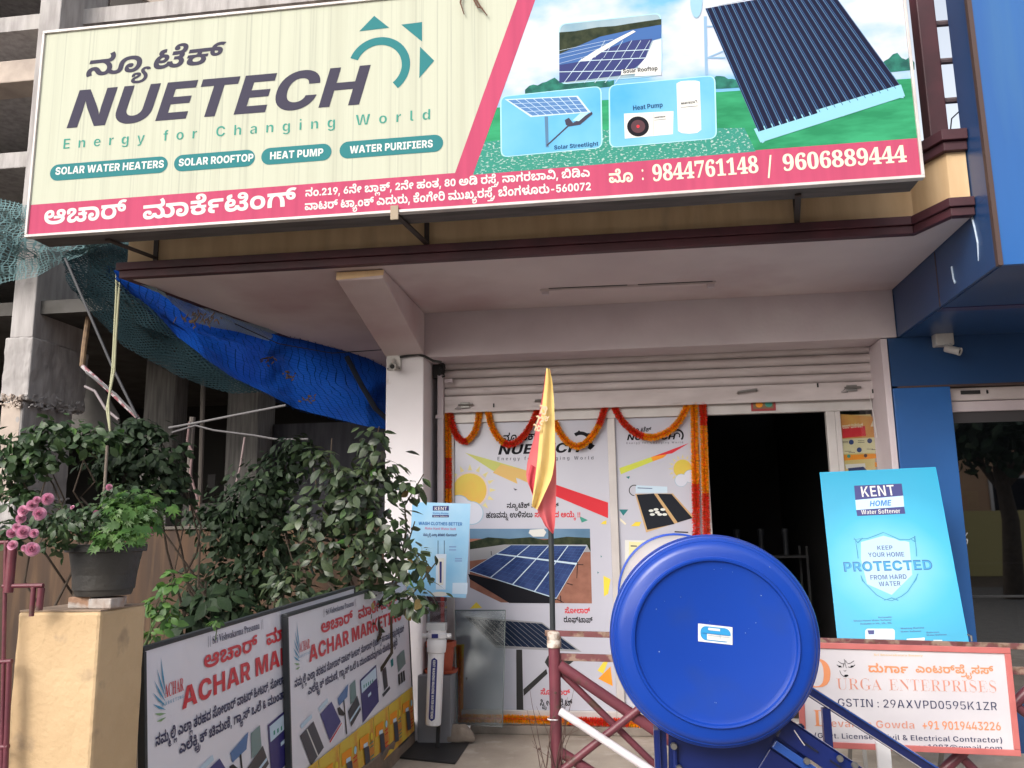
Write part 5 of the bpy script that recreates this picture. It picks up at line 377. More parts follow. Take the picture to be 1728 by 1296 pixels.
[3,78,368,[601,-8,-439,268,1,-202,0,-26,34,-18,55,-1,1,-13,-219,0,1,13,34,1,38,7,12,19,1,18,1,231,-50,31,-7,2,-10,3,-15,1,1,13,205,0,351,-213,1,155,0,18,-14,19,-38,7,-37,1,1,13,223,0,1,-13,-52,0,-34,-19,1,-27,1,-288]],
[3,80,311,[25,0,1,13,52,1,36,19,1,27,1,222,0,24,-38,19,-49,1,1,13,295,0,128,0,55,-11,52,-12,56,-40,1,-29,0,-43,-124,-51,-123,0,-87,0,1,-93,0,-27,36,-19,53,-1,1,-13],[273,171,29,0,74,0,62,34,1,40,0,39,-52,37,-61,0,-30,0,-20,-11,1,-14]],
[3,82,352,[25,0,1,13,52,1,36,19,1,27,1,222,0,24,-38,19,-49,1,1,13,301,0,148,0,148,-44,1,-46,0,-62,-151,-21,177,-128,16,-13,28,-12,25,0,5,0,1,-13,-211,0,-203,158,-27,0,1,-98,0,-27,36,-19,53,-1,1,-13],[273,174,33,0,76,0,72,36,1,40,0,71,-117,0,-40,0,-22,-13,1,-21]],
[3,83,290,[65,-8,1,126,29,0,24,-55,100,-52,77,0,58,0,66,31,1,24,0,34,-79,19,-93,23,-86,22,-82,48,1,35,0,31,52,44,90,25,61,0,28,0,74,-7,43,-6,8,-2,12,-1,7,0,26,0,5,16,29,0,1,-109,-23,0,-14,28,-58,42,-76,23,-43,0,-50,0,-60,-27,1,-21,0,-19,52,-26,51,-12,97,-23,62,-14,70,-31,28,-36,1,-23,0,-32,-62,-48,-112,-27,-75,0,-26,0,-48,4,-23,4,-26,5,-30,4,-5,0,-16,0,-14,-7,-3,-10]],
[3,84,315,[137,0,1,13,56,0,40,20,1,27,1,262,-9,0,-78,0,-92,-44,-7,-42,-27,0,1,103,597,0,1,-103,-25,0,-18,86,-167,0,-7,0,1,-262,0,-28,40,-19,57,0,1,-13]],
[3,85,366,[369,-10,-136,0,-124,62,1,64,1,166,0,24,-36,19,-49,1,1,13,337,0,1,-13,-38,-1,-38,-7,-14,-18,1,-18,1,-178,0,-44,68,-44,73,0,176,0,1,102,1,164,0,24,-38,18,-57,2,1,13,219,0,1,-13,-46,-2,-32,-20,1,-22,1,-147,0,-77,-126,-68]],
[3,86,318,[317,-10,-249,294,-16,18,-34,22,-35,2,1,13,335,0,1,-13,-46,0,-40,-9,1,-12,0,-7,13,-16,145,-176,135,175,10,13,1,10,0,13,-40,9,-43,0,1,13,215,0,1,-13,-30,0,-40,-16,-19,-25,-225,-295]],
[3,97,256,[381,-8,-76,0,-5,34,-68,-32,-87,0,-52,0,-60,30,1,23,0,33,130,42,137,20,1,38,0,20,-36,20,-39,0,-64,0,1,-16,0,-3,13,-10,16,-10,1,-9,0,-14,-40,-16,-27,0,-32,0,-36,18,1,16,0,18,50,27,86,16,57,0,108,0,88,-39,1,-42,1,-110,0,-12,5,-4,2,-4,11,0,12,0,13,5,15,-11,-50,-28],[225,25,16,0,40,11,17,11,1,79,-120,-14,1,-50,0,-37]],
[3,104,284,[29,0,1,12,28,0,22,14,1,16,1,255,0,15,-20,14,-29,2,1,11,193,0,1,-141,56,39,87,0,130,0,1,-79,1,-116,0,-16,20,-14,29,0,1,-12,-239,0,1,12,9,0,42,0,1,30,1,120,0,20,-18,20,-29,0,-46,0,-35,-27,1,-133,0,-16,20,-14,29,0,1,-12]],
[3,105,148,[151,270,-32,0,-42,21,1,16,0,16,42,22,33,0,32,0,42,-22,1,-16,0,-16,-44,-21],[29,0,1,12,28,1,22,12,1,17,1,146,0,18,-18,12,-29,0,3,13,189,0,1,-189,0,-16,20,-13,29,-1,1,-12]],
[3,107,267,[27,0,1,12,30,1,22,13,1,16,1,254,0,18,-16,12,-31,1,3,12,189,0,1,-213,119,58,26,13,1,10,0,11,-51,0,-5,0,1,13,209,0,1,-13,-58,-1,-47,-23,-75,-38,185,-130,18,-14,27,0,1,-12,-245,0,1,12,11,0,32,0,1,12,0,5,-11,7,-101,74,-21,-10,1,-58,0,-16,20,-13,29,-1,1,-12]],
[3,109,412,[29,0,1,12,28,0,22,14,1,16,1,146,0,16,-20,14,-29,1,1,12,191,0,1,-34,58,40,77,0,104,0,21,-43,60,43,87,0,128,0,1,-79,1,-116,0,-16,18,-14,31,0,1,-12,-235,0,1,12,28,0,20,14,1,16,1,120,0,20,-18,20,-29,0,-44,0,-33,-26,1,-134,0,-16,18,-14,29,0,1,-12,-233,0,1,12,28,0,20,14,1,16,1,120,0,20,-16,20,-31,0,-46,0,-31,-27,1,-133,0,-16,18,-13,29,-1,1,-12]],
[3,110,284,[29,0,1,12,28,0,22,14,1,16,1,146,0,16,-20,14,-29,1,1,12,193,0,1,-32,56,38,87,0,130,0,1,-79,1,-116,0,-16,20,-14,29,0,1,-12,-239,0,1,12,9,0,42,0,1,30,1,120,0,20,-18,20,-29,0,-46,0,-35,-27,1,-133,0,-16,20,-14,29,0,1,-12]],
[3,114,214,[29,0,1,12,28,1,22,12,1,17,1,146,0,18,-18,12,-29,0,3,13,185,0,1,-43,28,24,70,25,35,0,40,0,44,-21,1,-18,0,-14,-36,-18,-27,0,-24,0,-26,12,-9,8,-10,8,-17,0,-20,0,-38,-28,1,-23,1,-101,0,-18,30,-11,43,-1,1,-12]],
[3,115,214,[225,-8,-40,0,-55,12,-8,2,-11,0,-24,0,-7,-12,-23,0,1,84,29,0,12,-31,72,-36,45,0,38,0,40,17,1,16,0,20,-53,14,-71,18,-52,14,-52,32,1,22,0,32,82,42,73,0,16,0,42,-5,29,-4,4,-1,12,-1,5,0,18,0,11,11,21,0,1,-73,-23,0,-16,27,-64,28,-37,0,-32,0,-34,-15,1,-12,0,-12,32,-16,31,-7,67,-17,52,-13,48,-31,1,-27,0,-36,-88,-42]],
[3,119,324,[183,-8,-157,205,-6,9,-18,11,-15,1,1,13,223,0,1,-13,-20,0,-16,-6,1,-6,0,-4,4,-8,5,-6,71,-94,67,81,-13,23,-8,12,-18,9,-23,1,1,11,231,0,1,-13,-40,0,1,-12,0,-2,2,-7,3,-2,57,-90,69,85,8,9,1,6,0,7,-20,6,-25,2,1,11,135,0,1,-11,-22,-1,-18,-15,-11,-12,-159,-200,-21,0,-97,154,-123,-154]],
[3,124,216,[181,-88,1,500,73,0,1,-500]]]
KSTR = {'ಅಡಿ': [9,216],
'ಆಚಾರ್': [10,138,60,194],
'ಆಯ್ಕೆ': [10,263,96],
'ಉಳಿಸಲು': [13,232,56,51,63],
'ಎಂಟರ್\u200cಪ್ರೈಸಸ್': [17,6,33,194,258,309,56,201],
'ಎದುರು': [17,40,63,49,63],
'ಎಲೆಕ್ಟ್ರಿಕ್': [17,265,206,297,168],
'ಎಲ್ಲಾ': [17,159,60,124],
'ಒಲೆ': [20,265],
'ಕನ್ನಡ': [23,42,115,35],
'ಕೆಂಗೇರಿ': [240,6,242,74,230],
'ಗ್ಯಾಸ್': [136,60,121,201],
'ಚಿಮಣಿ': [210,47,218],
'ಟ್ಯಾಂಕ್': [142,60,121,6,168],
'ತರಹದ': [38,49,57,40],
'ದುರ್ಗಾ': [40,63,136,60,93],
'ದೊರೆಯುತ್ತದೆ': [255,64,264,48,63,38,111,255],
'ನಂ': [42,6],
'ನಮ್ಮಲ್ಲಿ': [42,47,120,231,124],
'ನಾಗರಬಾವಿ': [151,60,25,49,154,60,233],
'ನೇ': [257,74],
'ನ್ಯೂಟೆಕ್': [42,64,121,248,168],
'ಪ್ಯೂರಿಫೈಯರ್': [43,277,121,230,259,75,48,194],
'ಬಿಡಿಎ': [226,216,17],
'ಬೆಂಗಳೂರು': [260,6,25,52,281,49,63],
'ಬ್ಲಾಕ್': [154,60,124,168],
'ಮಾರ್ಕೆಟಿಂಗ್': [156,60,240,93,214,6,170],
'ಮುಂತಾದವುಗಳು': [47,63,6,147,60,40,53,276,25,52,280],
'ಮುಖ್ಯರಸ್ತೆ': [47,63,24,121,49,270,111],
'ಮೊ': [283],
'ರಸ್ತೆ': [49,270,111],
'ರೂಫ್\u200cಟಾಪ್': [49,64,189,142,60,188],
'ಲೈಟಿಂಗ್ಸ್': [265,75,214,6,170,129],
'ಲೈಟ್': [265,75,178],
'ವಾಟರ್': [161,60,33,194],
'ಸರಿಯಾದ': [56,230,157,60,40],
'ಸೋಲಾರ್': [270,64,74,159,60,194],
'ಸ್ಟ್ರೀಟ್': [236,297,74,178],
'ಹಂತ': [57,6,38],
'ಹಣವನ್ನು': [57,37,53,42,63,115],
'ಹೀಟರ್': [237,74,33,194]}
GL = {}
for _g in GLYPHS:
    _C = []
    for _c in _g[3:]:
        _x = _y = 0; _o = []
        for _i in range(0, len(_c), 2): _x += (_c[_i] >> 1)*2; _y += _c[_i+1]*2; _o.append((_x, _y, _c[_i] & 1))
        _C.append(_o)
    GL[_g[0], _g[1]] = (_g[2]*2, _C)
def flat(c, n=3):
    q = []; m = len(c)
    for i in range(m):
        x, y, on = c[i]; px, py, po = c[i-1]
        if not on and not po: q.append(((x+px)/2, (y+py)/2, 1))
        q.append((x, y, on))
    k = next(i for i, p in enumerate(q) if p[2]); q = q[k:]+q[:k]+[q[k]]; P = [q[0][:2]]; i = 0
    while i < len(q)-1:
        if q[i+1][2]: P.append(q[i+1][:2]); i += 1
        else:
            a, b, e = q[i], q[i+1], q[i+2]
            for t in range(1, n+1):
                t /= n; P.append(((1-t)**2*a[0]+2*t*(1-t)*b[0]+t*t*e[0], (1-t)**2*a[1]+2*t*(1-t)*b[1]+t*t*e[1]))
            i += 2
    return P[:-1]
_tri = {}
def tri(key, thin=0):
    if (key, thin) in _tri: return _tri[key, thin]
    adv, C = GL[key]; vs = []; es = []; loops = []
    for c in C:
        P = flat(c, 4 if thin else 3)
        if thin:
            Q = []; n = len(P)
            for i in range(n):
                a, b, e = V(P[i-1]), V(P[i]), V(P[(i+1) % n]); d1, d2 = (b-a), (e-b)
                if d1.length < 1e-6 or d2.length < 1e-6: Q.append(tuple(b)); continue
                n1 = V((d1.y, -d1.x)).normalized(); n2 = V((d2.y, -d2.x)).normalized(); k = n1+n2
                k = k/max(.5, k.length_squared/2) if k.length > 1e-3 else n1
                Q.append(tuple(b+k*thin))
            P = Q
        o = len(vs); vs += [V(p) for p in P]; es += [(o+i, o+(i+1) % len(P)) for i in range(len(P))]; loops.append(P)
    if not vs: _tri[key, thin] = (adv, [], []); return _tri[key, thin]
    ov, _, of, *_r = delaunay_2d_cdt(vs, es, [], 0, .01)
    ed = [(a, b) for P in loops for a, b in zip(P, P[1:]+P[:1])]; fs = []
    for f in of:
        x = sum(ov[i].x for i in f)/3; y = sum(ov[i].y for i in f)/3; w_ = 0
        for (ax, ay), (bx, by) in ed:
            if ay <= y < by:
                if (bx-ax)*(y-ay)-(x-ax)*(by-ay) > 0: w_ += 1
            elif by <= y < ay:
                if (bx-ax)*(y-ay)-(x-ax)*(by-ay) < 0: w_ -= 1
        if w_: fs.append(tuple(f))
    _tri[key, thin] = (adv, [(p.x, p.y) for p in ov], fs); return _tri[key, thin]
STY = {'K': 0, 'L': 1, 'M': 1, 'S': 3}; CAPH = {'K': 585, 'L': 727, 'M': 727, 'S': 675}
def keys(style, text):
    out = []
    if style == 'K':
        i = 0
        while i < len(text):
            for s in KS:
                if text.startswith(s, i): out += [(0, g) for g in KSTR[s]]; i += len(s); break
            else: out.append((1, ord(text[i]))); i += 1
    else: out = [(STY[style], ord(c)) for c in text]
    return out
KS = sorted(KSTR, key=len, reverse=True)
def glyph_run(style, text, spacing=0, thin=0):
    x = 0; vs = []; fs = []; gi = 0; thin = thin or (24 if style == 'M' else 0)
    for k in keys(style, text):
        if k[1] == 32: x += 260+spacing; continue
        if k not in GL: k = (1, 45)
        adv, v, f = tri(k, thin); sc = 1.0 if not (style == 'K' and k[0] == 1) else .85
        o = len(vs); gi += 1; vs += [(x+a*sc, b*sc, gi % 3) for a, b in v]; fs += [tuple(i+o for i in t) for t in f]; x += adv*sc+spacing
    return vs, fs, x-spacing
def rough(o, strength=.004, size=.12, levels=5):
    """uneven plaster: fine mesh moved by a cloud pattern"""
    s = o.modifiers.new('fine', 'SUBSURF'); s.subdivision_type = 'SIMPLE'; s.levels = s.render_levels = levels
    t = bpy.data.textures.new('clouds', 'CLOUDS'); t.noise_scale = size; d = o.modifiers.new('uneven', 'DISPLACE'); d.texture = t; d.strength = strength; d.texture_coords = 'LOCAL'
    return o
class Panel:
    """flat face: origin bottom left, u to the right, v up, n towards the viewer"""
    def __init__(s, P0, u, v, W, H): s.P, s.W, s.H = V(P0), W, H; s.u = V(u).normalized(); v = V(v); s.v = (v-s.u*v.dot(s.u)).normalized(); s.n = s.u.cross(s.v)
    def uv(s, px, py):
        d = ray(px, py); t = (s.P-CAM).dot(s.n)/d.dot(s.n); q = CAM+d*t-s.P; return q.dot(s.u), q.dot(s.v)
    def w(s, u, v, off=0): return s.P+s.u*u+s.v*v+s.n*off
LAY = .0004
_cnt = [0]
def nudge():
    _cnt[0] = (_cnt[0]+1) % 47; return _cnt[0]*7e-6
def put(th, pn, style, text, b0, b1, h, m, shear=0., layer=3, spacing=0, parent=None, px=True, thin=0, name='lettering', rot90=False):
    """b0, b1: baseline ends; h: capital height"""
    if px:
        p0, p1 = pn.uv(*b0), pn.uv(*b1); hh = pn.uv(b0[0], b0[1]-h)[1]-p0[1]
    else: p0, p1, hh = b0, b1, h
    vs, fs, L = glyph_run(style, text, spacing, thin); d = V((p1[0]-p0[0], p1[1]-p0[1])); sx = d.length/L; sy = hh/CAPH[style]; d.normalize(); e = V((-d.y, d.x)); mb = MB()
    q = [(V(p0)+d*((x*sx)+shear*y*sy)+e*(y*sy), k) for x, y, k in vs]; off = LAY*layer+nudge()
    mb.add([pn.w(a.x, a.y, off+k*1.8e-5) for a, k in q], fs)
    return th.part(name, mb, m, parent)
def shape(th, pn, pts, m, layer=1, px=True, name='print', parent=None):
    q = [pn.uv(*p) if px else p for p in pts]
    vs, _, fs, *_r = delaunay_2d_cdt([V(p) for p in q], [(i, (i+1) % len(q)) for i in range(len(q))], [], 1, 1e-7)
    off = LAY*layer+nudge()
    return th.part(name, MB().add([pn.w(p.x, p.y, off) for p in vs], [tuple(f) for f in fs]), m, parent)
def multi(th, pn, polys, m, layer=1, px=True, name='print', parent=None):
    mb = MB()
    for pts in polys:
        q = [pn.uv(*p) if px else p for p in pts]
        off = LAY*layer+nudge(); mb.add([pn.w(a, b, off) for a, b in q], [tuple(range(len(q)))])
    return th.part(name, mb, m, parent, kind='stuff')
def ell(cx, cy, rx, ry=None, n=28, a0=0, a1=360, rot=0):
    ry = rx if ry is None else ry; o = []
    for k in range(n if a1-a0 >= 360 else n+1):
        t = R(a0+(a1-a0)*k/n); x, y = rx*math.cos(t), ry*math.sin(t); o.append((cx+x*math.cos(rot)-y*math.sin(rot), cy+x*math.sin(rot)+y*math.cos(rot)))
    return o
def arc(cx, cy, r1, r2, a0, a1, n=20, rot=0, q=1.):
    A = ell(cx, cy, r1, r1*q, n, a0, a1, rot); B = ell(cx, cy, r2, r2*q, n, a0, a1, rot)
    return [[A[i], A[i+1], B[i+1], B[i]] for i in range(n)]
def rrect(x0, y0, x1, y1, r, slope=0., n=5):
    P = []
    for cx, cy, a in ((x1-r, y1-r, 0), (x0+r, y1-r, 90), (x0+r, y0+r, 180), (x1-r, y0+r, 270)):
        for k in range(n+1): t = R(a+90*k/n); P.append((cx+r*math.cos(t), cy+r*math.sin(t)))
    return [(x, y+(x-x0)*slope) for x, y in P]
def line(p, q, w):
    d = V((q[0]-p[0], q[1]-p[1])); d = V((-d.y, d.x)).normalized()*w/2
    return [(p[0]+d.x, p[1]+d.y), (q[0]+d.x, q[1]+d.y), (q[0]-d.x, q[1]-d.y), (p[0]-d.x, p[1]-d.y)]
def lerp(a, b, t): return tuple(x+(y-x)*t for x, y in zip(a, b))
def quadgrid(c, nu, nv, gap=.06):
    """cells of a quadrilateral c = tl, tr, br, bl"""
    out = []
    for i in range(nu):
        for j in range(nv):
            u0_, u1_, v0_, v1_ = (i+gap)/nu, (i+1-gap)/nu, (j+gap)/nv, (j+1-gap)/nv
            P = lambda u, v: lerp(lerp(c[0], c[1], u), lerp(c[3], c[2], u), v)
            out.append([P(u0_, v0_), P(u1_, v0_), P(u1_, v1_), P(u0_, v1_)])
    return out

# ================================================================== materials
PINK = mat('painted_plaster_pale', (.62, .54, .57), .8, (.54, .46, .49), 2.2, bump=.12, bscale=40, col3=(.66, .62, .63), sc3=.9)
SOFF = mat('painted_soffit', (.66, .56, .56), .85, (.57, .47, .48), 1.4, bump=.1, bscale=30, col3=(.46, .32, .33), sc3=.9, lo3=.5, hi3=.72)
CREAM = mat('cream_paint_weathered', (.78, .56, .33), .8, (.66, .45, .25), 3, stretch=(3, 3, .5), bump=.12, bscale=30, col3=(.34, .24, .16), sc3=2, s3=(2, 2, .3), lo3=.6, hi3=.85)
MAROON = mat('maroon_paint', (.085, .022, .032), .55, (.05, .015, .022), 5, bump=.05)
RAILM = mat('maroon_gloss_pipe', (.18, .045, .062), .38, (.13, .035, .05), 9, bump=.12, bscale=60, col3=(.09, .05, .04), sc3=14, lo3=.6, hi3=.7)
RUST = mat('rusty_maroon_flat', (.17, .055, .06), .7, (.30, .20, .15), 16, lo=.48, hi=.56, bump=.3, bscale=70, col3=(.10, .045, .02), sc3=25)
CONC = mat('raw_concrete', (.44, .415, .41), .9, (.30, .28, .275), 3, stretch=(4, 4, .6), bump=.5, bscale=14, col3=(.46, .44, .42), sc3=1.2)
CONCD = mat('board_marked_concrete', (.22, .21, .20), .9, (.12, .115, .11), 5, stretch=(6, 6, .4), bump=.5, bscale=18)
CONCW = mat('warm_concrete_edge', (.50, .42, .36), .9, (.36, .30, .26), 4, bump=.4, bscale=16)
GROUND = mat('worn_concrete_paving', (.42, .36, .30), .9, (.30, .255, .21), 2.5, bump=.5, bscale=60, col3=(.48, .42, .37), sc3=8)
ASPH = mat('dusty_asphalt', (.13, .12, .11), .9, (.09, .085, .08), 8, bump=.3, bscale=90)
DIRT = mat('dry_soil', (.11, .075, .05), .95, (.06, .045, .03), 4, bump=.6, bscale=30)
DARK = mat('unlit_interior', (.04, .038, .04), .9)  # unlit rooms and openings: their shade is put into this colour
SIGNBG = mat('sign_flex_cream', (.53, .545, .44), .45, (.47, .48, .385), 1.1, stretch=(14, 1, .35), lo=.45, hi=.75, col3=(.36, .37, .31), sc3=2.2, s3=(34, 1, .22), lo3=.55, hi3=.78, bump=.5, bscale=.8)
SPINK = mat('sign_print_pink', (.50, .08, .155), .5, (.44, .07, .14), 1.5, stretch=(14, 1, .4))
SALU = mat('sign_aluminium', (.42, .38, .38), .45, (.30, .27, .27), 6, metal=.3)
SUND = mat('sign_under_sheet', (.16, .145, .145), .7, (.11, .1, .1), 3, stretch=(1, 6, 1))
GREY = mat('print_slate', (.060, .056, .085), .5); TEAL = mat('print_teal', (.04, .20, .215), .5); WHITE = mat('print_white', (.70, .70, .67), .5)
TEALT = mat('print_green_teal', (.07, .30, .24), .5)
CRM = mat('print_pale_cream', (.80, .74, .56), .5)
SKYP = mat('print_sky', (.17, .42, .68), .5, (.56, .60, .70), 1.5, stretch=(1, 1, 1.8), lo=.42, hi=.56)
GRASP = mat('print_meadow', (.045, .34, .16), .5, (.025, .22, .10), 5, stretch=(1, 1, 4))
BUSHP = mat('print_bushes', (.035, .20, .15), .5, (.02, .09, .08), 22)
FLOWP = mat('print_meadow_flowers', (.045, .26, .20), .5, (.40, .52, .49), 60, stretch=(1, 1, 1.7), lo=.56, hi=.62)
BLUP = mat('print_blue_card', (.06, .34, .66), .5, (.22, .52, .75), 1.3); CYANL = mat('print_light_cyan', (.40, .68, .82), .5)
NAVYP = mat('print_navy_panel', (.025, .045, .14), .4, (.05, .08, .22), 9); NAVL = mat('print_panel_blue', (.06, .14, .36), .4)
PALEB = mat('print_pale_blue', (.55, .68, .80), .5); TRAYB = mat('print_tray_blue', (.26, .55, .68), .5)
TUBED = mat('print_dark_tube', (.012, .013, .036), .4); TUBEH = mat('print_tube_glint', (.05, .12, .28), .4)
BLACK = mat('print_black', (.015, .015, .02), .5); ORAN = mat('print_orange', (.85, .32, .04), .5); YELL = mat('print_yellow', (.80, .62, .08), .5)
REDP = mat('print_red', (.65, .045, .06), .5); LEAFP = mat('print_tree_line', (.02, .03, .02), .5, (.05, .06, .035), 20)
BRICKP = mat('print_brick_paving', (.33, .15, .11), .5, (.24, .11, .08), 12); GREYM = mat('print_mid_grey', (.33, .33, .35), .5)
SHUT = mat('shutter_paint', (.62, .55, .55), .5, (.50, .43, .43), 3, stretch=(1, 1, 3), bump=.08, col3=(.33, .27, .26), sc3=7, s3=(.6, 1, 4), lo3=.62, hi3=.85)
ALUM = mat('anodised_frame', (.60, .56, .55), .4, (.52, .48, .47), 5, metal=.15)
FILM = mat('printed_window_film', (.53, .53, .61), .3, (.48, .48, .57), .9, coat=.5)
STEEL = mat('dull_steel', (.25, .24, .23), .45, metal=.8); BLKM = mat('black_powder_coat', (.018, .018, .02), .5)
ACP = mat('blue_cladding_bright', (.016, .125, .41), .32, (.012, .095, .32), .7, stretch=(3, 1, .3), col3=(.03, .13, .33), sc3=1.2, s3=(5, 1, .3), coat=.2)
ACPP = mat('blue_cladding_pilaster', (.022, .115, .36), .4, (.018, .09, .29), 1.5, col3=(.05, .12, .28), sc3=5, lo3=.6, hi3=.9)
ACPD = mat('blue_cladding_shaded', (.017, .062, .185), .38, (.013, .048, .14), .8, coat=.2)  # side, underside and header copy of the cladding, their shade put into the colour
TRIMB = mat('brown_joint_strip', (.07, .04, .035), .6)
TANK = mat('tank_blue_paint', (.005, .056, .40), .34, (.005, .046, .34), 1.6, coat=.22, spec=.4, bump=.22, bscale=2.6, detail=3, col3=(.02, .055, .25), sc3=7, lo3=.58, hi3=.95)
NAVY = mat('navy_frame_paint', (.006, .018, .13), .3, (.005, .012, .09), 4, coat=.4)
WPLA = mat('white_plastic', (.76, .75, .77), .35); WTANK = mat('tank_white_shell', (.74, .70, .70), .35)
NAVS = mat('navy_label', (.015, .02, .16), .45)
RUBB = mat('black_rubber', (.02, .02, .02), .6); TERRA = mat('terracotta_plastic', (.42, .075, .03), .55, (.30, .05, .02), 6)
POTB = mat('dark_plastic_pot', (.033, .034, .037), .55, (.055, .052, .05), 6, bump=.2, bscale=50)
BRK = mat('old_brick_piece', (.40, .24, .16), .9, (.60, .54, .50), 18, lo=.45, hi=.6, bump=.6, bscale=60)
PILY = mat('yellow_pillar_paint', (.64, .46, .27), .75, (.56, .39, .22), 4, bump=.4, bscale=50, col3=(.36, .26, .17), sc3=11, lo3=.64, hi3=.8)
LEAF1 = mat('leaf_dusty_green', (.032, .056, .023), .38, (.058, .085, .042), 30, isl=.6, trans=.2)
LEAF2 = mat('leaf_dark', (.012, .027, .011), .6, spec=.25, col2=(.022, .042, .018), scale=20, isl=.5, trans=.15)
LEAF3 = mat('leaf_bright', (.075, .17, .032), .45, (.07, .16, .035), 25, isl=.35, trans=.3)
LEAF4 = mat('leaf_mid', (.032, .068, .024), .42, (.05, .095, .034), 20, isl=.4, trans=.25)
DRYL = mat('leaf_yellowing', (.30, .24, .08), .6, (.22, .14, .06), 20, isl=.2, trans=.2)
STEM = mat('woody_stem', (.075, .055, .04), .9, (.05, .035, .025), 12, bump=.4)
ROSE = mat('rose_petal', (.84, .50, .63), .5, (.78, .36, .53), 30, isl=.2, trans=.25)
TARP = mat('blue_tarpaulin', (.008, .095, .50), .38, (.005, .05, .33), 2, bump=.6, bscale=7, trans=.5)
NETG = netmat('green_shade_net', (.12, .20, .21), 34, .20); NETD = netmat('dark_debris_net', (.008, .018, .022), 60, .42, .6); NETB = netmat('cord_net', (.012, .05, .15), 42, .10, .2)  # debris net's near-black tone also carries the shade below the slab
NETP = netmat('pale_weave_net', (.30, .40, .46), 60, .5, .4)
ROPE = mat('pale_rope', (.42, .42, .28), .9); ROPEB = mat('dark_rope', (.02, .03, .05), .9); CORD = mat('grey_cord', (.15, .145, .15), .8)
BOARDW = mat('banner_vinyl', (.80, .79, .86), .4, (.75, .74, .82), 2, coat=.15); BOARDF = mat('board_black_edge', (.03, .035, .04), .5)
CYAN = mat('poster_cyan', (.0, .38, .66), .4, (.0, .34, .60), .8, coat=.2)
DTEAL = mat('poster_water_edge', (.01, .20, .36), .4)
FLY = mat('poster_flag_red', (.72, .09, .12), .55, (.62, .07, .10), 4); FLYY = mat('flag_yellow', (.83, .60, .16), .55, (.78, .52, .12), 4)
CLOTHR = mat('flag_red', (.74, .17, .18), .65, (.66, .11, .13), 5, trans=.25); CLOTHY = mat('flag_yellow_cloth', (.84, .66, .25), .65, (.78, .57, .18), 5, trans=.25)
TINO = mat('tinsel_orange', (.88, .36, .012), .35, isl=.35, trans=.25); TINR = mat('tinsel_red', (.72, .06, .02), .35, isl=.3, trans=.25)
WALLB = mat('compound_wall_stained', (.085, .048, .028), .9, (.05, .032, .024), 2.5, stretch=(3, 3, .35), bump=.2, col3=(.15, .09, .05), sc3=2, s3=(4, 4, .3))

# ================================================================== ground
GZ = .085
struct('ground', MB().add([(-300, -300, 0), (300, -300, 0), (300, 400, 0), (-300, 400, 0)], [(0, 1, 2, 3)]), DIRT)
struct('pavement', MB().box(-1.78, -4.6, -.05, 8, .33, GZ), GROUND)
struct('road', MB().add([(-200, -16, .006), (200, -16, .006), (200, -4.65, .006), (-200, -4.65, .006)], [(0, 1, 2, 3)]), ASPH)
struct('kerb', MB().box(-60, -4.72, 0, 60, -4.605, .12), CONC)

# ================================================================== the shop building
B = Thing('shop_building', 'small shop building with deep pink soffit, cream and maroon canopy edge and white corner pillar', 'building', (0, .3, 0))
B.part('wall', MB().box(-1.415, .002, 2.705, 1.829, .27, 3.04), PINK, bevel=.006)
B.part('pillar', MB().box(-1.697, 0, .0, -1.418, .5, 2.715), mat('white_pillar_paint', (.80, .76, .79), .75, (.74, .69, .72), 2, bump=.1, bscale=40, col3=(.45, .36, .28), sc3=5, lo3=.7, hi3=.85), bevel=.008)
B.part('door_jamb', MB().box(1.722, .003, .0, 1.764, .5, 2.70), PINK, bevel=.004)
B.part('side_wall', MB().box(-1.697, .505, 0, -1.50, 6, 3.03), PINK)
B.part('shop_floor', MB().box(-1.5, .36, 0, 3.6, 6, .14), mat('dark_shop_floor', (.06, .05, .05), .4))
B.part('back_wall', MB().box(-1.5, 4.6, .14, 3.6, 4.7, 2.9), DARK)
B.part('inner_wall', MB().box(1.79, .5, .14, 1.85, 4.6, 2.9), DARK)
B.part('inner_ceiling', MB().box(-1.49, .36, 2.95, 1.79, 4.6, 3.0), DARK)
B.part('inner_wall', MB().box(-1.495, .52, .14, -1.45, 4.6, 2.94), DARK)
can = [(-3.02, -1.16), (1.62, -1.13), (1.73, -1.37), (1.828, -1.37), (1.828, 6), (-1.6, 6), (-2.33, 2.2)]
B.part('canopy_slab', MB().prism([(x, y, 3.045) for x, y in can], (0, 0, .36)), CREAM, bevel=.004)
B.part('soffit', MB().prism([(x*.999, y+.01, 3.035) for x, y in can], (0, 0, .008)), SOFF)
def band(z0, z1, d, step=0):
    mb = MB(); edge = can[:4]; e2 = [(can[6][0]-d, can[6][1])]+[(edge[0][0]-d, edge[0][1]-d), (edge[1][0]-d*.6, edge[1][1]-d), (edge[2][0]-d*.6, edge[2][1]-d), (edge[3][0], edge[3][1]-d)]
    inn = [(can[6][0]+.02, can[6][1]), (edge[0][0]+.02, edge[0][1]+.02), (edge[1][0], edge[1][1]+.02), (edge[2][0], edge[2][1]+.02), (edge[3][0], edge[3][1]+.02)]
    for i in range(4):
        a, b, c, d_ = e2[i], e2[i+1], inn[i+1], inn[i]
        mb.prism([(a[0], a[1], z0), (b[0], b[1], z0), (c[0], c[1], z0), (d_[0], d_[1], z0)], (0, 0, z1-z0))
    return mb
B.part('drip_moulding', band(3.030, 3.075, .03), MAROON, bevel=.003)
B.part('drip_moulding', band(3.077, 3.125, .045), MAROON, bevel=.003)
B.part('top_moulding', band(3.39, 3.44, .03), MAROON, bevel=.003)
B.part('top_moulding', band(3.442, 3.50, .05), MAROON, bevel=.003)
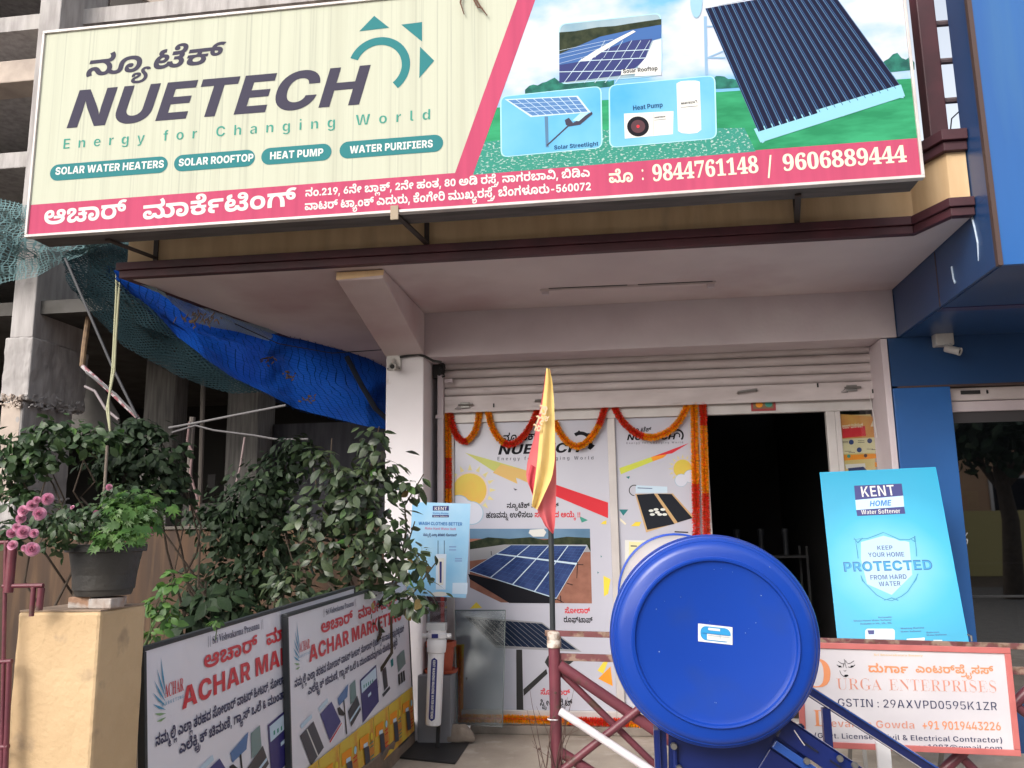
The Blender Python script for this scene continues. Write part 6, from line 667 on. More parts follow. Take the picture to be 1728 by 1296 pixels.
# the tapering cantilever beam
p = at(512, 477, y=-1.06); q = at(654, 601, y=-.02)
B.part('beam', MB().prism([(-1.70, -1.06, 3.03), (-1.70, -1.06, p.z), (-1.70, -.003, 2.72), (-1.70, -.003, 3.03)], (.29, 0, 0)), SOFF, bevel=.006)
B.part('beam_end', MB().prism([(-1.704, -1.064, 3.028), (-1.704, -1.064, p.z+.004), (-1.41, -1.064, p.z+.02), (-1.406, -1.064, 3.028)], (0, .003, 0)), CREAM)
# terrace railing above the canopy
a = at(1562, 222, y=-1.2)
B.part('terrace_post', MB().box(at(1549, 30, y=-1.25).x, -1.25, 3.50, at(1580, 30, y=-1.25).x, -1.14, 6), MAROON, bevel=.006)
B.part('terrace_parapet', MB().box(-2.9, -1.05, 3.405, 1.82, -.95, 3.52), MAROON)
for py in (38, 102, 169):
    l, r_ = at(1576, py+3, y=-1.19), at(1652, py-3, y=-1.19); B.part('terrace_rail', MB().tube([l, r_], .018, 8), mat('grey_pipe', (.16, .12, .13), .5), smooth=True)
B.part('terrace_return', MB().box(at(1632, 60, y=-1.2).x, -1.22, 3.505, at(1650, 60, y=-1.2).x, -1.18, 7), mat('pale_blue_return', (.45, .50, .58), .5))
w1 = [at(1655, 170, y=-1.1), at(1625, 182, y=-1.1), at(1606, 200, y=-1.1), at(1604, 220, y=-1.1)]
B.part('loose_wire', MB().tube(w1, .004, 5), BLKM)
# fine hairline of the old tube fitting
# shutter guides, aluminium frame, sill
B.part('sill', MB().box(-1.4, .26, GZ, 1.72, .5, .145), mat('sill_cement', (.26, .22, .19), .9, (.16, .13, .11), 6, bump=.5, bscale=40), bevel=.008)
B.part('sill', MB().box(-1.4, .285, .1455, 1.72, .42, .185), ALUM, bevel=.004)

S = Thing('roller_shutter', 'pale rolling shutter pulled almost fully up above the garlanded shop window', 'shutter', (0, .28, 2.34))
for k in range(5):
    z0 = 2.462+k*.068
    prof = [(.300, z0), (.288, z0+.006), (.276, z0+.02), (.273, z0+.034), (.276, z0+.048), (.288, z0+.06), (.300, z0+.063)]
    mb = MB(); n = len(prof); o = [(-1.325, y, z) for y, z in prof]+[(1.74, y, z) for y, z in prof]
    mb.add(o, [(i, i+1, n+i+1, n+i) for i in range(n-1)]+[tuple(range(n))[::-1], tuple(range(n, 2*n))]); S.part('slat', mb, SHUT, smooth=True)
S.part('bottom_rail', MB().box(-1.325, .268, 2.335, 1.757, .285, 2.458), SHUT, bevel=.004)
S.part('guide_channel', MB().box(-1.372, .24, .19, -1.327, .30, 2.62), PINK, bevel=.003)
S.part('roller_box', MB().box(-1.41, .255, 2.60, -1.33, .30, 2.73), BLKM)
for px, py in ((785, 684), (1437, 655)):
    c = at(px, py, y=.262); L = S.part('latch', MB().box(c.x-.035, .250, c.z-.022, c.x+.035, .2675, c.z+.022), STEEL, bevel=.003)
    S.part('bolt', MB().tube([(c.x-.05, .247, c.z+.002), (c.x+.06, .247, c.z+.002)], .008, 8), STEEL, L, smooth=True)
    S.part('hook', MB().tube([(c.x-.05, .25, c.z-.01), (c.x-.075, .248, c.z-.026), (c.x-.03, .248, c.z-.028)], .003, 5), BLKM, L)
c = at(1261, 660, y=.262)
S.part('handle', MB().tube([(c.x-.065, .267, c.z-.012), (c.x-.065, .24, c.z-.008), (c.x+.065, .24, c.z+.006), (c.x+.065, .267, c.z+.004)], .009, 8), STEEL, smooth=True)
c = at(915, 676, y=.262); S.part('handle', MB().tube([(c.x-.05, .267, c.z), (c.x-.05, .24, c.z), (c.x+.05, .24, c.z), (c.x+.05, .267, c.z)], .008, 8), STEEL, smooth=True)
for px, py in ((833, 684), (1380, 650), (1473, 660)):
    c = at(px, py, y=.262); S.part('key_slot', MB().box(c.x-.005, .262, c.z-.014, c.x+.005, .2675, c.z+.014), BLKM)
for px, py in ((742, 703), (757, 643)):
    c = at(px, py, y=.235); S.part('bracket_plate', MB().box(c.x-.03, .225, c.z-.014, c.x+.03, .239, c.z+.014), PINK, bevel=.002)

# ================================================================== shop front
W = Thing('glazed_storefront', 'glazed aluminium shop front covered with solar advert film, doorway open at its right', 'storefront', (0, .32, .185))
W.part('header', MB().box(-1.325, .31, 2.262, 1.72, .36, 2.345), ALUM, bevel=.003)
W.part('header', MB().box(-1.325, .315, 2.346, 1.72, .355, 2.7), ALUM)
W.part('mullion', MB().box(-.128, .305, .186, -.073, .36, 2.261), ALUM, bevel=.004)
W.part('jamb', MB().box(-1.325, .305, .186, -1.262, .36, 2.261), ALUM, bevel=.004)
W.part('mullion', MB().box(.512, .305, .186, .578, .36, 2.261), ALUM, bevel=.004)
W.part('mullion', MB().box(1.402, .305, .186, 1.462, .36, 2.261), ALUM, bevel=.004)
W.part('mullion', MB().box(1.464, .312, .186, 1.500, .355, 2.261), ALUM, bevel=.004)
W.part('bottom_rail', MB().box(-1.261, .308, .186, -.129, .355, .235), ALUM, bevel=.003)
W.part('bottom_rail', MB().box(-.072, .308, .186, .511, .355, .235), ALUM, bevel=.003)
W.part('glass_pane', MB().box(-1.261, .330, .236, -.129, .34, 2.261), FILM)
W.part('glass_pane', MB().box(-.072, .330, .236, .511, .34, 2.261), FILM)
W.part('glass_pane', MB().box(1.501, .330, .186, 1.72, .336, 2.261), glass('clear_glass', (.97, .97, .97), .0))
WP = Panel((-1.3, .330, .15), (1, 0, 0), (0, 0, 1), 3, 2.1)
def ps(pts, m, layer=1, name='print'): return shape(W, WP, pts, m, layer, name=name)
def z3(*pts): return [(740+x/3.6, 600+y/3.6) for x, y in pts]         # regions I measured at 3.6x
def z2(*pts): return [(740+x/3.6, 880+y/3.6) for x, y in pts]
def z4(*pts): return [(1030+x/4.8, 690+y/4.8) for x, y in pts]
# ribbons
ps(z3((160, 590), (340, 640), (560, 705), (560, 770), (330, 700)), mat('film_yellow_green', (.50, .52, .12), .4), 1)
ps(z3((330, 712), (380, 660), (560, 705), (560, 780), (470, 740), (480, 780)), mat('film_amber', (.66, .42, .12), .4), 2)
ps(z3((700, 780), (1030, 893), (1030, 988), (700, 850)), REDP, 2)
ps(z4((72, 480), (330, 390), (345, 425), (85, 530)), mat('film_lime', (.58, .62, .06), .4), 1)
ps(z4((330, 390), (500, 330), (430, 395), (345, 425)), ORAN, 1); ps(z4((350, 385), (640, 275), (500, 360)), REDP, 2)
# suns and clouds
RIM = mat('film_sun_rim', (.62, .50, .48), .4); SUNY = mat('film_sun', (.60, .58, .06), .4, (.72, .36, .06), 2.5); RAYM = mat('film_rays', (.66, .58, .26), .4); CLW = mat('film_cloud', (.60, .62, .72), .4); CLE = mat('film_cloud_rim', (.28, .46, .58), .4)
def sunart(cx, cy, r, cl, amin=0, amax=360):
    tri_ = []
    for k in range(16):
        t = 2*math.pi*k/16; a_, b_ = t-.11, t+.11
        if not amin <= math.degrees(t) <= amax: continue
        tri_.append([(cx+1.08*r*math.cos(a_), cy+1.08*r*math.sin(a_)), (cx+1.42*r*math.cos(t), cy+1.42*r*math.sin(t)), (cx+1.08*r*math.cos(b_), cy+1.08*r*math.sin(b_))])
    multi(W, WP, tri_, RAYM, 1); ps(ell(cx, cy, r), RIM, 2); ps(ell(cx, cy, r*.91), SUNY, 3)
    for (dx, dy, rr) in cl: ps(ell(cx+dx*r, cy+dy*r, rr*r*1.07), CLE, 4)
    for (dx, dy, rr) in cl: ps(ell(cx+dx*r, cy+dy*r, rr*r), CLW, 5)
sunart(793, 827, 31, [(-.6, .85, .55), (.1, 1.25, .6), (-.25, 1.1, .55)])
sunart(1152, 791, 17, [(-.15, 1.15, .6), (.75, .75, .6)], 0, 360)
# specks of confetti
for pts, m in ((z3((855, 975), (908, 1000), (870, 1015)), TEALT), (z3((1000, 1008), (1020, 1000), (1020, 1026), (985, 1022)), YELL), (z3((455, 805), (480, 815), (465, 820)), GREY), (z4((70, 815), (145, 815), (105, 865)), TEAL), (z4((165, 950), (205, 915), (250, 915), (235, 950)), YELL), (z4((75, 880), (130, 930), (120, 940), (80, 905)), CRM), (z4((125, 550), (158, 545), (150, 568)), TEAL),
               (z2((1002, 330), (1045, 350), (1030, 440), (1005, 455)), YELL), (z2((985, 205), (993, 212), (986, 220)), TEAL), (z2((965, 303), (975, 310), (966, 318)), TEAL), (z2((190, 530), (230, 490), (265, 525)), YELL), (z2((965, 905), (1000, 855), (1030, 850), (1000, 925)), YELL), (z2((970, 955), (1045, 880), (1058, 1000)), ORAN), (z2((80, 820), (105, 800), (105, 860)), NAVYP), (z2((112, 760), (155, 750), (150, 1160), (112, 1160)), ORAN), (z2((60, 750), (158, 745), (150, 830), (100, 800)), YELL), (z2((165, 945), (178, 952), (168, 965)), GREY)):
    ps(pts, m, 2)
# wordmark on the film
def wm(th, pn, x0, y0, x1, y1, h, m, ly=3):
    put(th, pn, 'L', 'NUETECH', (x0, y0), (x1, y1), h, m, shear=.28, layer=ly)
wm(W, WP, 839, 767.5, 978, 763, 16.5, BLACK)
put(W, WP, 'K', 'ನ್ಯೂಟೆಕ್', (847, 745), (905, 742), 11, BLACK, shear=.25)
put(W, WP, 'M', 'Energy for Changing World', (839, 777), (1002, 775.5), 6, GREY, spacing=330)
multi(W, WP, arc(980, 748, 14, 20, -125, 35), BLACK, 3); multi(W, WP, [[(972, 731), (977, 726), (983, 731)], [(990, 731), (998, 731), (998, 738)], [(998, 748), (1004, 752), (998, 758)]], BLACK, 3)
wm(W, WP, 1057, 743, 1139, 741.5, 10, BLACK); put(W, WP, 'M', 'Energy for Changing World', (1057, 749.5), (1153, 748), 3.5, GREY, spacing=330)
put(W, WP, 'K', 'ನ್ಯೂಟೆಕ್', (1063, 729), (1098, 728), 6, BLACK, shear=.25)
multi(W, WP, arc(1143, 735, 8, 11, -125, 45)+arc(1143, 735, 3, 5, -125, 45), BLACK, 3)
put(W, WP, 'K', 'ನ್ಯೂಟೆಕ್ ಸೋಲಾರ್', (855, 857), (943, 857), 7, BLACK); put(W, WP, 'K', 'ಹಣವನ್ನು ಉಳಿಸಲು', (820, 874), (899, 873), 8, BLACK); put(W, WP, 'K', 'ಸರಿಯಾದ ಆಯ್ಕೆ !!', (902, 873), (980, 873), 8, REDP)
put(W, WP, 'K', 'ಸೋಲಾರ್', (953, 1035), (996, 1035), 8, REDP); put(W, WP, 'K', 'ರೂಫ್‌ಟಾಪ್', (951, 1050), (1000, 1051), 8, BLACK)
put(W, WP, 'K', 'ಸೋಲಾರ್', (912, 1172), (962, 1173), 8, REDP); put(W, WP, 'K', 'ಸ್ಟ್ರೀಟ್ ಲೈಟ್', (911, 1191), (966, 1191), 9, BLACK)
# picture of a roof full of panels
ps(z2((190, 44), (920, 44), (932, 498), (380, 492), (190, 400)), BRICKP, 1)
ps(z2((190, 44), (920, 44), (921, 105), (190, 105)), mat('print_dusk_sky', (.10, .19, .30), .5, (.16, .27, .40), 3), 2)
ps(z2((190, 125), (300, 96), (430, 105), (560, 95), (640, 112), (780, 92), (921, 100), (924, 180), (190, 180)), LEAFP, 3)
ps(z2((190, 170), (400, 140), (900, 140), (925, 185), (600, 190), (190, 240)), GREYM, 4)
ps(z2((180, 318), (500, 390), (720, 470), (680, 497), (430, 495), (190, 350)), BLACK, 4)
q4 = z2((440, 142), (905, 146), (715, 470), (180, 300)); ps(q4, PALEB, 5)
for part_, nu, nv in (((0, .0, 1, .335), 4, 1), ((0, .345, 1, 1), 4, 1)):
    u_0, v_0, u_1, v_1 = part_; P_ = lambda u, v: lerp(lerp(q4[0], q4[1], u), lerp(q4[3], q4[2], u), v)
    cells = quadgrid([P_(u_0, v_0), P_(u_1, v_0), P_(u_1, v_1), P_(u_0, v_1)], nu, nv, .025)
    multi(W, WP, cells, NAVYP, 6)
    for c4 in cells: multi(W, WP, [line(lerp(c4[0], c4[3], t), lerp(c4[1], c4[2], t), .25) for t in (.17, .33, .5, .67, .83)]+[line(lerp(c4[0], c4[1], t), lerp(c4[3], c4[2], t), .25) for t in (.25, .5, .75)], NAVL, 7)
multi(W, WP, [line(*z2((845, 245), (840, 345)), 1), line(*z2((845, 262), (880, 262)), 1.2), line(*z2((780, 375), (815, 385)), 1.2), line(*z2((320, 180), (322, 205)), 1), line(*z2((740, 450), (745, 492)), 1.4), line(*z2((715, 470), (760, 492)), 1.2)], BLACK, 7)
ps(z2((555, 50), (640, 45), (655, 65), (640, 92), (575, 92), (548, 70)), WHITE, 7)
# picture of a solar street lamp
q5 = z2((158, 575), (628, 612), (870, 792), (350, 768)); ps(q5, GREYM, 3)
multi(W, WP, quadgrid(z2((175, 580), (622, 615), (850, 785), (352, 758)), 12, 1, .035), mat('print_black_cells', (.015, .025, .055), .3), 4)
ps(z2((472, 778), (508, 778), (516, 1158), (474, 1158)), BLKM, 3); ps(z2((515, 1020), (655, 895), (662, 925), (518, 1060)), BLKM, 3); ps(z2((645, 855), (665, 815), (830, 840), (800, 865), (680, 905)), BLKM, 4)
# picture of a flat collector
ps(z4((200, 690), (505, 685), (680, 880), (290, 1000)), mat('print_gold_rim', (.55, .36, .18), .4), 3)
ps(z4((212, 695), (352, 685), (520, 932), (300, 980)), mat('print_black_plate', (.02, .022, .03), .3), 4); ps(z4((380, 687), (495, 690), (665, 885), (545, 920)), mat('print_black_plate', (.02, .022, .03), .3), 4)
ps(z4((205, 618), (460, 630), (462, 680), (205, 680)), PALEB, 4); multi(W, WP, [line(*z4((220, 640), (340, 645)), 1.2)], NAVYP, 5)
multi(W, WP, arc(*z4((195, 660))[0], 8, 9.5, 90, 290), BLKM, 5)
for x_, y_ in ((330, 825), (370, 815), (425, 815), (340, 855), (400, 855), (440, 855), (380, 838)): ps(ell(*z4((x_, y_))[0], 4.2, 2.2), WHITE, 6)
multi(W, WP, [line(*z4((520, 995), (630, 1000)), 2)], BLACK, 4)
ps(z4((118, 1062), (330, 1066), (330, 1290), (118, 1290)), WHITE, 3); ps(z4((150, 1075), (250, 1080), (200, 1280), (150, 1280)), mat('print_pale_yellow', (.75, .70, .40), .5), 4); multi(W, WP, [line(*z4((165, 1110), (215, 1112)), 2)], GREY, 5); multi(W, WP, [line(*z4((228, 1112), (262, 1112)), 2)], ORAN, 5)

# flyers in the narrow pane right of the door
Y = Thing('yellow_flyer', 'orange and yellow product flyer inside the narrow pane right of the doorway', 'flyer', (1.6, .345, 1.5))
YP = Panel((1.503, .342, .9), (1, 0, 0), (0, 0, 1), .21, 1.35)
def z8(*pts): return [(1380+x/10.8, 680+y/10.8) for x, y in pts]
Y.part('sheet', MB().box(1.503, .3425, .9, 1.715, .346, 2.235), mat('flyer_yellow', (.62, .50, .16), .4, (.70, .58, .30), 3))
shape(Y, YP, z8((380, 200), (1160, 260), (1170, 620), (400, 650)), mat('flyer_orange', (.62, .20, .05), .4, (.70, .40, .10), 5), 1); shape(Y, YP, z8((440, 430), (860, 420), (880, 600), (450, 640)), REDP, 2)
put(Y, YP, 'K', 'ಆಚಾರ್ ಮಾರ್ಕೆಟಿಂಗ್', z8((450, 470))[0], z8((830, 440))[0], 6, CRM, layer=3)
shape(Y, YP, z8((1000, 320), (1160, 320), (1160, 430), (960, 430)), CRM, 3); multi(Y, YP, [line(*z8((1010, 350), (1140, 350)), 1)], GREY, 4)
shape(Y, YP, z8((400, 660), (1180, 620), (1190, 900), (430, 930)), mat('flyer_cream', (.70, .66, .42), .4), 1)
for (x_, y_, m) in ((610, 715, NAVYP), (945, 690, NAVYP), (755, 855, NAVYP), (1125, 830, TEALT), (870, 960, MAROON), (565, 970, TEALT)): shape(Y, YP, ell(*z8((x_, y_))[0], 4.2 if y_ < 900 else 3), m, 3)
multi(Y, YP, [line(*z8((x_, y_), (x_+120, y_)), .8) for x_, y_ in ((430, 700), (430, 725), (730, 690), (730, 720), (1060, 670), (1060, 695), (490, 880), (560, 900), (890, 840), (980, 850))], GREY, 2)
shape(Y, YP, z8((470, 950), (1170, 920), (1180, 1000), (480, 1050)), ORAN, 1); shape(Y, YP, z8((500, 1120), (860, 1100), (870, 1180), (520, 1200)), WHITE, 2); shape(Y, YP, z8((550, 1190), (830, 1160), (900, 1230), (560, 1240)), NAVYP, 3); shape(Y, YP, z8((1040, 1080), (1200, 1080), (1200, 1160), (1040, 1165)), ORAN, 2)

# lucky sticker above the doorway
K_ = Thing('door_sticker', 'small red bordered sticker with orange and green figures above the doorway', 'sticker', (.8, .308, 2.3))
a, b = at(1268, 694, y=.306), at(1308, 672, y=.306)
KP = Panel((a.x, .3048, a.z), (1, 0, 0), (0, 0, 1), .1, .1)
K_.part('sheet', MB().box(a.x, .305, a.z, b.x, .3085, b.z), mat('sticker_red', (.35, .04, .045), .5))
shape(K_, KP, [(1271, 690), (1305, 689), (1305, 676), (1271, 677)], mat('sticker_brown', (.20, .13, .07), .5), 4); shape(K_, KP, ell(1281, 683, 6, 5), ORAN, 5); shape(K_, KP, ell(1297, 682, 6, 5), TEALT, 5)

# things dimly seen inside the shop, the dimness put into their colours
I = Thing('display_rack', 'dark rack of water filter housings standing inside the doorway', 'rack', (1.15, 2.2, .14))
for z in (.5, .85, 1.2): I.part('shelf', MB().box(.75, 2.0, z, 1.55, 2.35, z+.02), BLKM)
for x in (.76, 1.53):
    for y in (2.01, 2.33): I.part('post', MB().box(x, y, .14, x+.02, y+.02, 1.3), BLKM)
for k in range(10):
    x = .82+.07*k; z = (.52, .87, 1.22)[k % 3]; t = Thing('filter_housing', '%s filter housing from the left on the %s shelf of the dark rack inside' % (('first', 'second', 'third', 'fourth')[k//3], ('bottom', 'middle', 'top')[k % 3]), 'filter housing', (x, 2.1, z), 'filter housings on the rack inside')
    t.part('housing', MB().lathe([(.0, 0), (.022, 0), (.024, .02), (.024, .17), (.03, .18), (.03, .23), (.0, .24)], (x, 2.1, z+.001), n=14), mat('dim_plastic', (.03, .033, .04), .45), smooth=True)
D = Thing('glass_counter', 'low dark counter just inside the open doorway', 'counter', (.9, 3.2, .14)); D.part('body', MB().box(.3, 3.0, .14, 1.5, 3.5, .95), mat('dark_laminate', (.035, .03, .03), .3), bevel=.01); D.part('top', MB().box(.27, 2.97, .951, 1.53, 3.53, .985), mat('counter_top', (.10, .09, .09), .2), bevel=.004)

# tube light on the soffit
T_ = Thing('tube_light', 'long unlit tube light painted over, fixed to the pink soffit', 'light', at(1060, 484, z=3.03))
a, b = at(912, 490, z=3.03), at(1208, 477, z=3.03); T_.part('batten', MB().bar(a, b, .035, .022), SOFF, bevel=.003)
for s in (0.03, .97): T_.part('lamp_holder', MB().bar(a.lerp(b, s-.02)+V((0, 0, -.022)), a.lerp(b, s+.02)+V((0, 0, -.022)), .03, .02), PINK, bevel=.002)
T_.part('cable', MB().tube([a.lerp(b, t)+V((0, -.027, .002)) for t in (.05, .5)], .0028, 5), BLKM); T_.part('cable', MB().tube([a.lerp(b, t)+V((0, -.027, .002)) for t in (.56, .98)], .0028, 5), BLKM)

# ================================================================== garlands
def garland(label, path, segs, group='tinsel garlands round the shop window', r=.026, yy=.29):
    P = [at(x, y, y=yy) for x, y in path]
    # resample
    pts = []; n = 0
    for i in range(len(P)-1):
        p0, p1, p2, p3 = P[max(i-1, 0)], P[i], P[i+1], P[min(i+2, len(P)-1)]; k = max(2, int((p2-p1).length/.006))
        for j in range(k):
            t = j/k; pts.append(.5*((2*p1)+(p2-p0)*t+(2*p0-5*p1+4*p2-p3)*t*t+(3*p1-p0-3*p2+p3)*t**3))
    pts.append(P[-1]); T = Thing('garland', label, 'garland', P[0], group)
    T.part('string', MB().tube(pts[::4]+[pts[-1]], .0045, 6), TINR)
    N = len(pts)
    for s, (f0, f1, m) in enumerate(segs):
        mb = MB()
        for i in range(int(f0*N), max(int(f0*N)+1, int(f1*N))):
            if i >= N: break
            p = pts[i]; d = (pts[min(i+1, N-1)]-pts[max(i-1, 0)]).normalized(); a = d.cross(V((0, 1, 0))).normalized(); b = V((0, 1, 0)); ph = rnd.random()*6.3
            for k in range(16):
                t = ph+6.283*k/16; e = a*math.cos(t)+b*math.sin(t); rr = r*(.8+.35*rnd.random()); g = (e.cross(d)*rnd.uniform(-1, 1)+d*rnd.uniform(.5, 1)).normalized()*.0028; tip = p+e*rr+d*rnd.uniform(-.006, .006)
                mb.add([p+e*.004-g, p+e*.004+g, tip+g*.8, tip-g*.8], [(0, 1, 2, 3)])
        T.part('tinsel', mb, m)
    return T
garland('short red and orange swag at the left end of the window head', z3((68, 345), (85, 430), (120, 500), (165, 522), (210, 480), (235, 420), (248, 345)), [(0, .55, TINR), (.55, 1, TINO)])
garland('swag passing left of the yellow flag, orange then red', z3((300, 335), (320, 420), (360, 495), (420, 540), (490, 515), (550, 440), (605, 330)), [(0, .42, TINO), (.42, 1, TINR)])
garland('swag right of the yellow flag, orange with a red right end', z3((705, 400), (735, 465), (790, 530), (850, 552), (915, 510), (975, 420), (1010, 315)), [(0, .78, TINO), (.78, 1, TINR)])
garland('widest swag over the narrow film panel, red then orange', z3((1070, 315), (1110, 390), (1190, 465), (1290, 497), (1390, 465), (1460, 400), (1515, 300)), [(0, .42, TINR), (.42, 1, TINO)])
garland('vertical garland down the left window edge', [(755, 697), (757, 760), (757, 850)], [(0, .5, TINO), (.5, .8, TINR), (.8, 1, TINO)], r=.024)
garland('vertical garland left of the pair beside the doorway', [(1171, 680), (1173, 780), (1175, 900), (1178, 1180)], [(0, .3, TINO), (.3, .6, TINR), (.6, 1, TINO)], r=.028)
garland('vertical garland right of the pair, at the doorway edge', [(1186, 680), (1189, 780), (1192, 900), (1196, 1180)], [(0, .1, TINR), (.1, .34, TINO), (.34, .6, TINR), (.6, 1, TINO)], r=.027)
garland('garland lying along the window sill in orange and red stretches', [(771, 1212), (860, 1213), (950, 1216), (1040, 1219), (1120, 1223)], [(0, .55, TINO), (.55, .83, TINR), (.83, 1, TINO)], r=.028, yy=.275)
garland('short garland standing low beside the leaning clear glass sheet', [(774, 1090), (776, 1150), (774, 1205)], [(0, 1, TINO)], r=.02)

# ================================================================== the big sign
G = Thing('shop_sign', 'long box sign with grey and teal lettering and solar pictures mounted above the canopy', 'sign', (-.92, -1.5, 3.165))
SX0, SX1, SZ0, SZ1, SY = -3.375, 1.527, 3.163, 4.462, -1.6
SP = Panel((SX0, SY, SZ0), (1, 0, 0), (0, 0, 1), SX1-SX0, SZ1-SZ0)
G.part('box', MB().box(SX0+.012, SY+.004, SZ0+.006, SX1-.012, SY+.185, SZ1-.006), SUND, bevel=.003)
G.part('face', MB().box(SX0+.01, SY, SZ0+.01, SX1-.01, SY+.003, SZ1-.01), SIGNBG)
for n_, bx in (('frame_rail', (SX0, SY-.012, SZ0, SX1, SY+.03, SZ0+.016)), ('frame_rail', (SX0, SY-.012, SZ1-.016, SX1, SY+.03, SZ1)), ('frame_rail', (SX0, SY-.012, SZ0+.0165, SX0+.014, SY+.03, SZ1-.0165)), ('frame_rail', (SX1-.014, SY-.012, SZ0+.0165, SX1, SY+.03, SZ1-.0165))): G.part(n_, MB().box(*bx), mat('frame_white_aluminium', (.66, .62, .60), .4, (.5, .46, .45), 5), bevel=.002)
def gs(pts, m, layer=1): return shape(G, SP, pts, m, layer)
def gu(pts, m, layer=1): return shape(G, SP, pts, m, layer, px=False)
i0, i1 = SX0+.015-SX0, SX1-.015-SX0; H = SZ1-SZ0
_, vp0 = SP.uv(52, 346); _, vp1 = SP.uv(1550, 233); ut = SP.uv(768, 292)[0]; utop = SP.uv(884, -40)[0]
topv = H-.017; d0, d1 = SP.uv(768, 292), SP.uv(873, 0); k = (topv-d0[1])/(d1[1]-d0[1]); dt = (d0[0]+(d1[0]-d0[0])*k, topv)
wd = SP.uv(800, 290)[0]-d0[0]
gu([(i0, .017), (i1, .017), (i1, vp1), (i0, vp0)], SPINK, 3)
hzl = SP.uv(835, 182); hzr = SP.uv(1545, 128)
gu([(d0[0]+wd, d0[1]), (i1, vp1), (i1, topv), (dt[0]+wd, topv)], SKYP, 1)
sl = (d0[0]-dt[0])/(d0[1]-dt[1])
def dx(v): return d0[0]+wd+(v-d0[1])*sl
gu([(dx(vp0-.01), vp0-.01), (i1, vp1-.01), (i1, SP.uv(1545, 132)[1]), (dx(hzl[1]), hzl[1])], GRASP, 2)
f_ = SP.uv(812, 240)[1]; f2 = SP.uv(1300, 238)[1]
gu([(dx(vp0-.01), vp0-.01), (SP.uv(1275, 250)[0], vp1-.01), (SP.uv(1255, 200)[0], SP.uv(1255, 216)[1]), (SP.uv(1000, 200)[0], f_+.02), (dx(f_), f_)], FLOWP, 3)
def bushline(x0, y0, x1, y1, h, seed):
    r_ = random.Random(seed); n = int((x1-x0)/7); P = [(x0, y0)]
    for i in range(n+1): P.append((x0+(x1-x0)*i/n, y0+(y1-y0)*i/n-h*(.45+.55*math.sin(math.pi*i/n))*r_.uniform(.65, 1.1)))
    gs(P+[(x1, y1)], BUSHP, 4)
bushline(886, 160, 1036, 146, 26, 1); bushline(1180, 152, 1250, 148, 22, 2); bushline(1485, 124, 1543, 118, 34, 3)
gu([(d0[0], d0[1]), (d0[0]+wd, d0[1]), (dt[0]+wd, topv), (dt[0], topv)], SPINK, 4)
# lettering on the cream part
GT = lambda *a, **k: put(G, SP, *a, **k)
GT('K', 'ನ್ಯೂಟೆಕ್', (142, 130), (371, 105.5), 28, GREY, shear=.28)
GT('L', 'NUETECH', (107, 217), (612, 176), 62, GREY, shear=.27, layer=3)
GT('M', 'Energy for Changing World', (105, 252), (728, 202), 17.5, TEALT, spacing=500)
for (x0, y0, x1, y1, t, a, b) in ((85, 300, 284, 271, 'SOLAR WATER HEATERS', (93, 296), (277, 283.5)), (294, 286, 431, 260, 'SOLAR ROOFTOP', (301, 281), (428, 271.5)), (441, 276, 560, 248, 'HEAT PUMP', (455, 269), (546, 262.5)), (573, 266, 748, 235, 'WATER PURIFIERS', (590, 259), (731, 247))):
    pa, pb = SP.uv(*a), SP.uv(*b); s_ = SP.uv(x0, y0-12); e_ = SP.uv(x1, y1+2-12); cy = (pa[1]+pb[1])/2+.019; hh = .050
    A = [(e_[0]-hh+hh*math.cos(R(g)), cy+hh*math.sin(R(g))) for g in range(-90, 91, 15)]+[(s_[0]+hh+hh*math.cos(R(g)), cy+hh*math.sin(R(g))) for g in range(90, 271, 15)]
    gu(A, TEAL, 3)
GT('L', 'SOLAR WATER HEATERS', (93, 295.5), (277, 283), 12.5, WHITE, layer=5)
GT('L', 'SOLAR ROOFTOP', (301, 281), (428, 272), 12.5, WHITE, layer=5)
GT('L', 'HEAT PUMP', (455, 269.5), (546, 263), 12.5, WHITE, layer=5)
GT('L', 'WATER PURIFIERS', (590, 259.5), (731, 248.5), 12.5, WHITE, layer=5)
# the sun mark: ring and three arrow heads
z_ = lambda *pts: [(50+x/2.304, 20+y/2.304) for x, y in pts]
c_ = SP.uv(*z_((1358, 213))[0]); ro = .232; ri = .172
gr = [SP.uv(*p) for p in z_((1240, 158), (1265, 185), (1420, 298), (1405, 262))]
multi(G, SP, arc(c_[0], c_[1], .132, .180, -52, 158, 30), TEAL, 3, px=False)
for t_ in (((1340, 16), (1398, 62), (1282, 76)), ((1445, 50), (1526, 40), (1526, 116)), ((1518, 136), (1573, 190), (1515, 258))): gs(z_(*t_), TEAL, 3)
GT('K', 'ಆಚಾರ್', (73, 380), (213, 367), 25, WHITE, layer=5); GT('K', 'ಮಾರ್ಕೆಟಿಂಗ್', (240, 371), (500, 347), 25, WHITE, layer=5)
GT('K', 'ನಂ.219, 6ನೇ ಬ್ಲಾಕ್, 2ನೇ ಹಂತ, 80 ಅಡಿ ರಸ್ತೆ, ನಾಗರಬಾವಿ, ಬಿಡಿಎ', (515, 332), (996, 298), 11.5, WHITE, layer=5)
GT('K', 'ವಾಟರ್ ಟ್ಯಾಂಕ್ ಎದುರು, ಕೆಂಗೇರಿ ಮುಖ್ಯರಸ್ತೆ, ಬೆಂಗಳೂರು-560072', (514, 355), (998, 321), 12, WHITE, layer=5)
GT('K', 'ಮೊ', (1027, 309), (1069, 307), 17, CRM, layer=5); GT('S', ':', (1082, 304), (1088, 303.5), 22, CRM, layer=5)
GT('S', '9844761148', (1101, 306), (1281, 291), 26, CRM, layer=5, thin=-11); GT('M', '/', (1294, 297), (1306, 296), 34, CRM, layer=5)
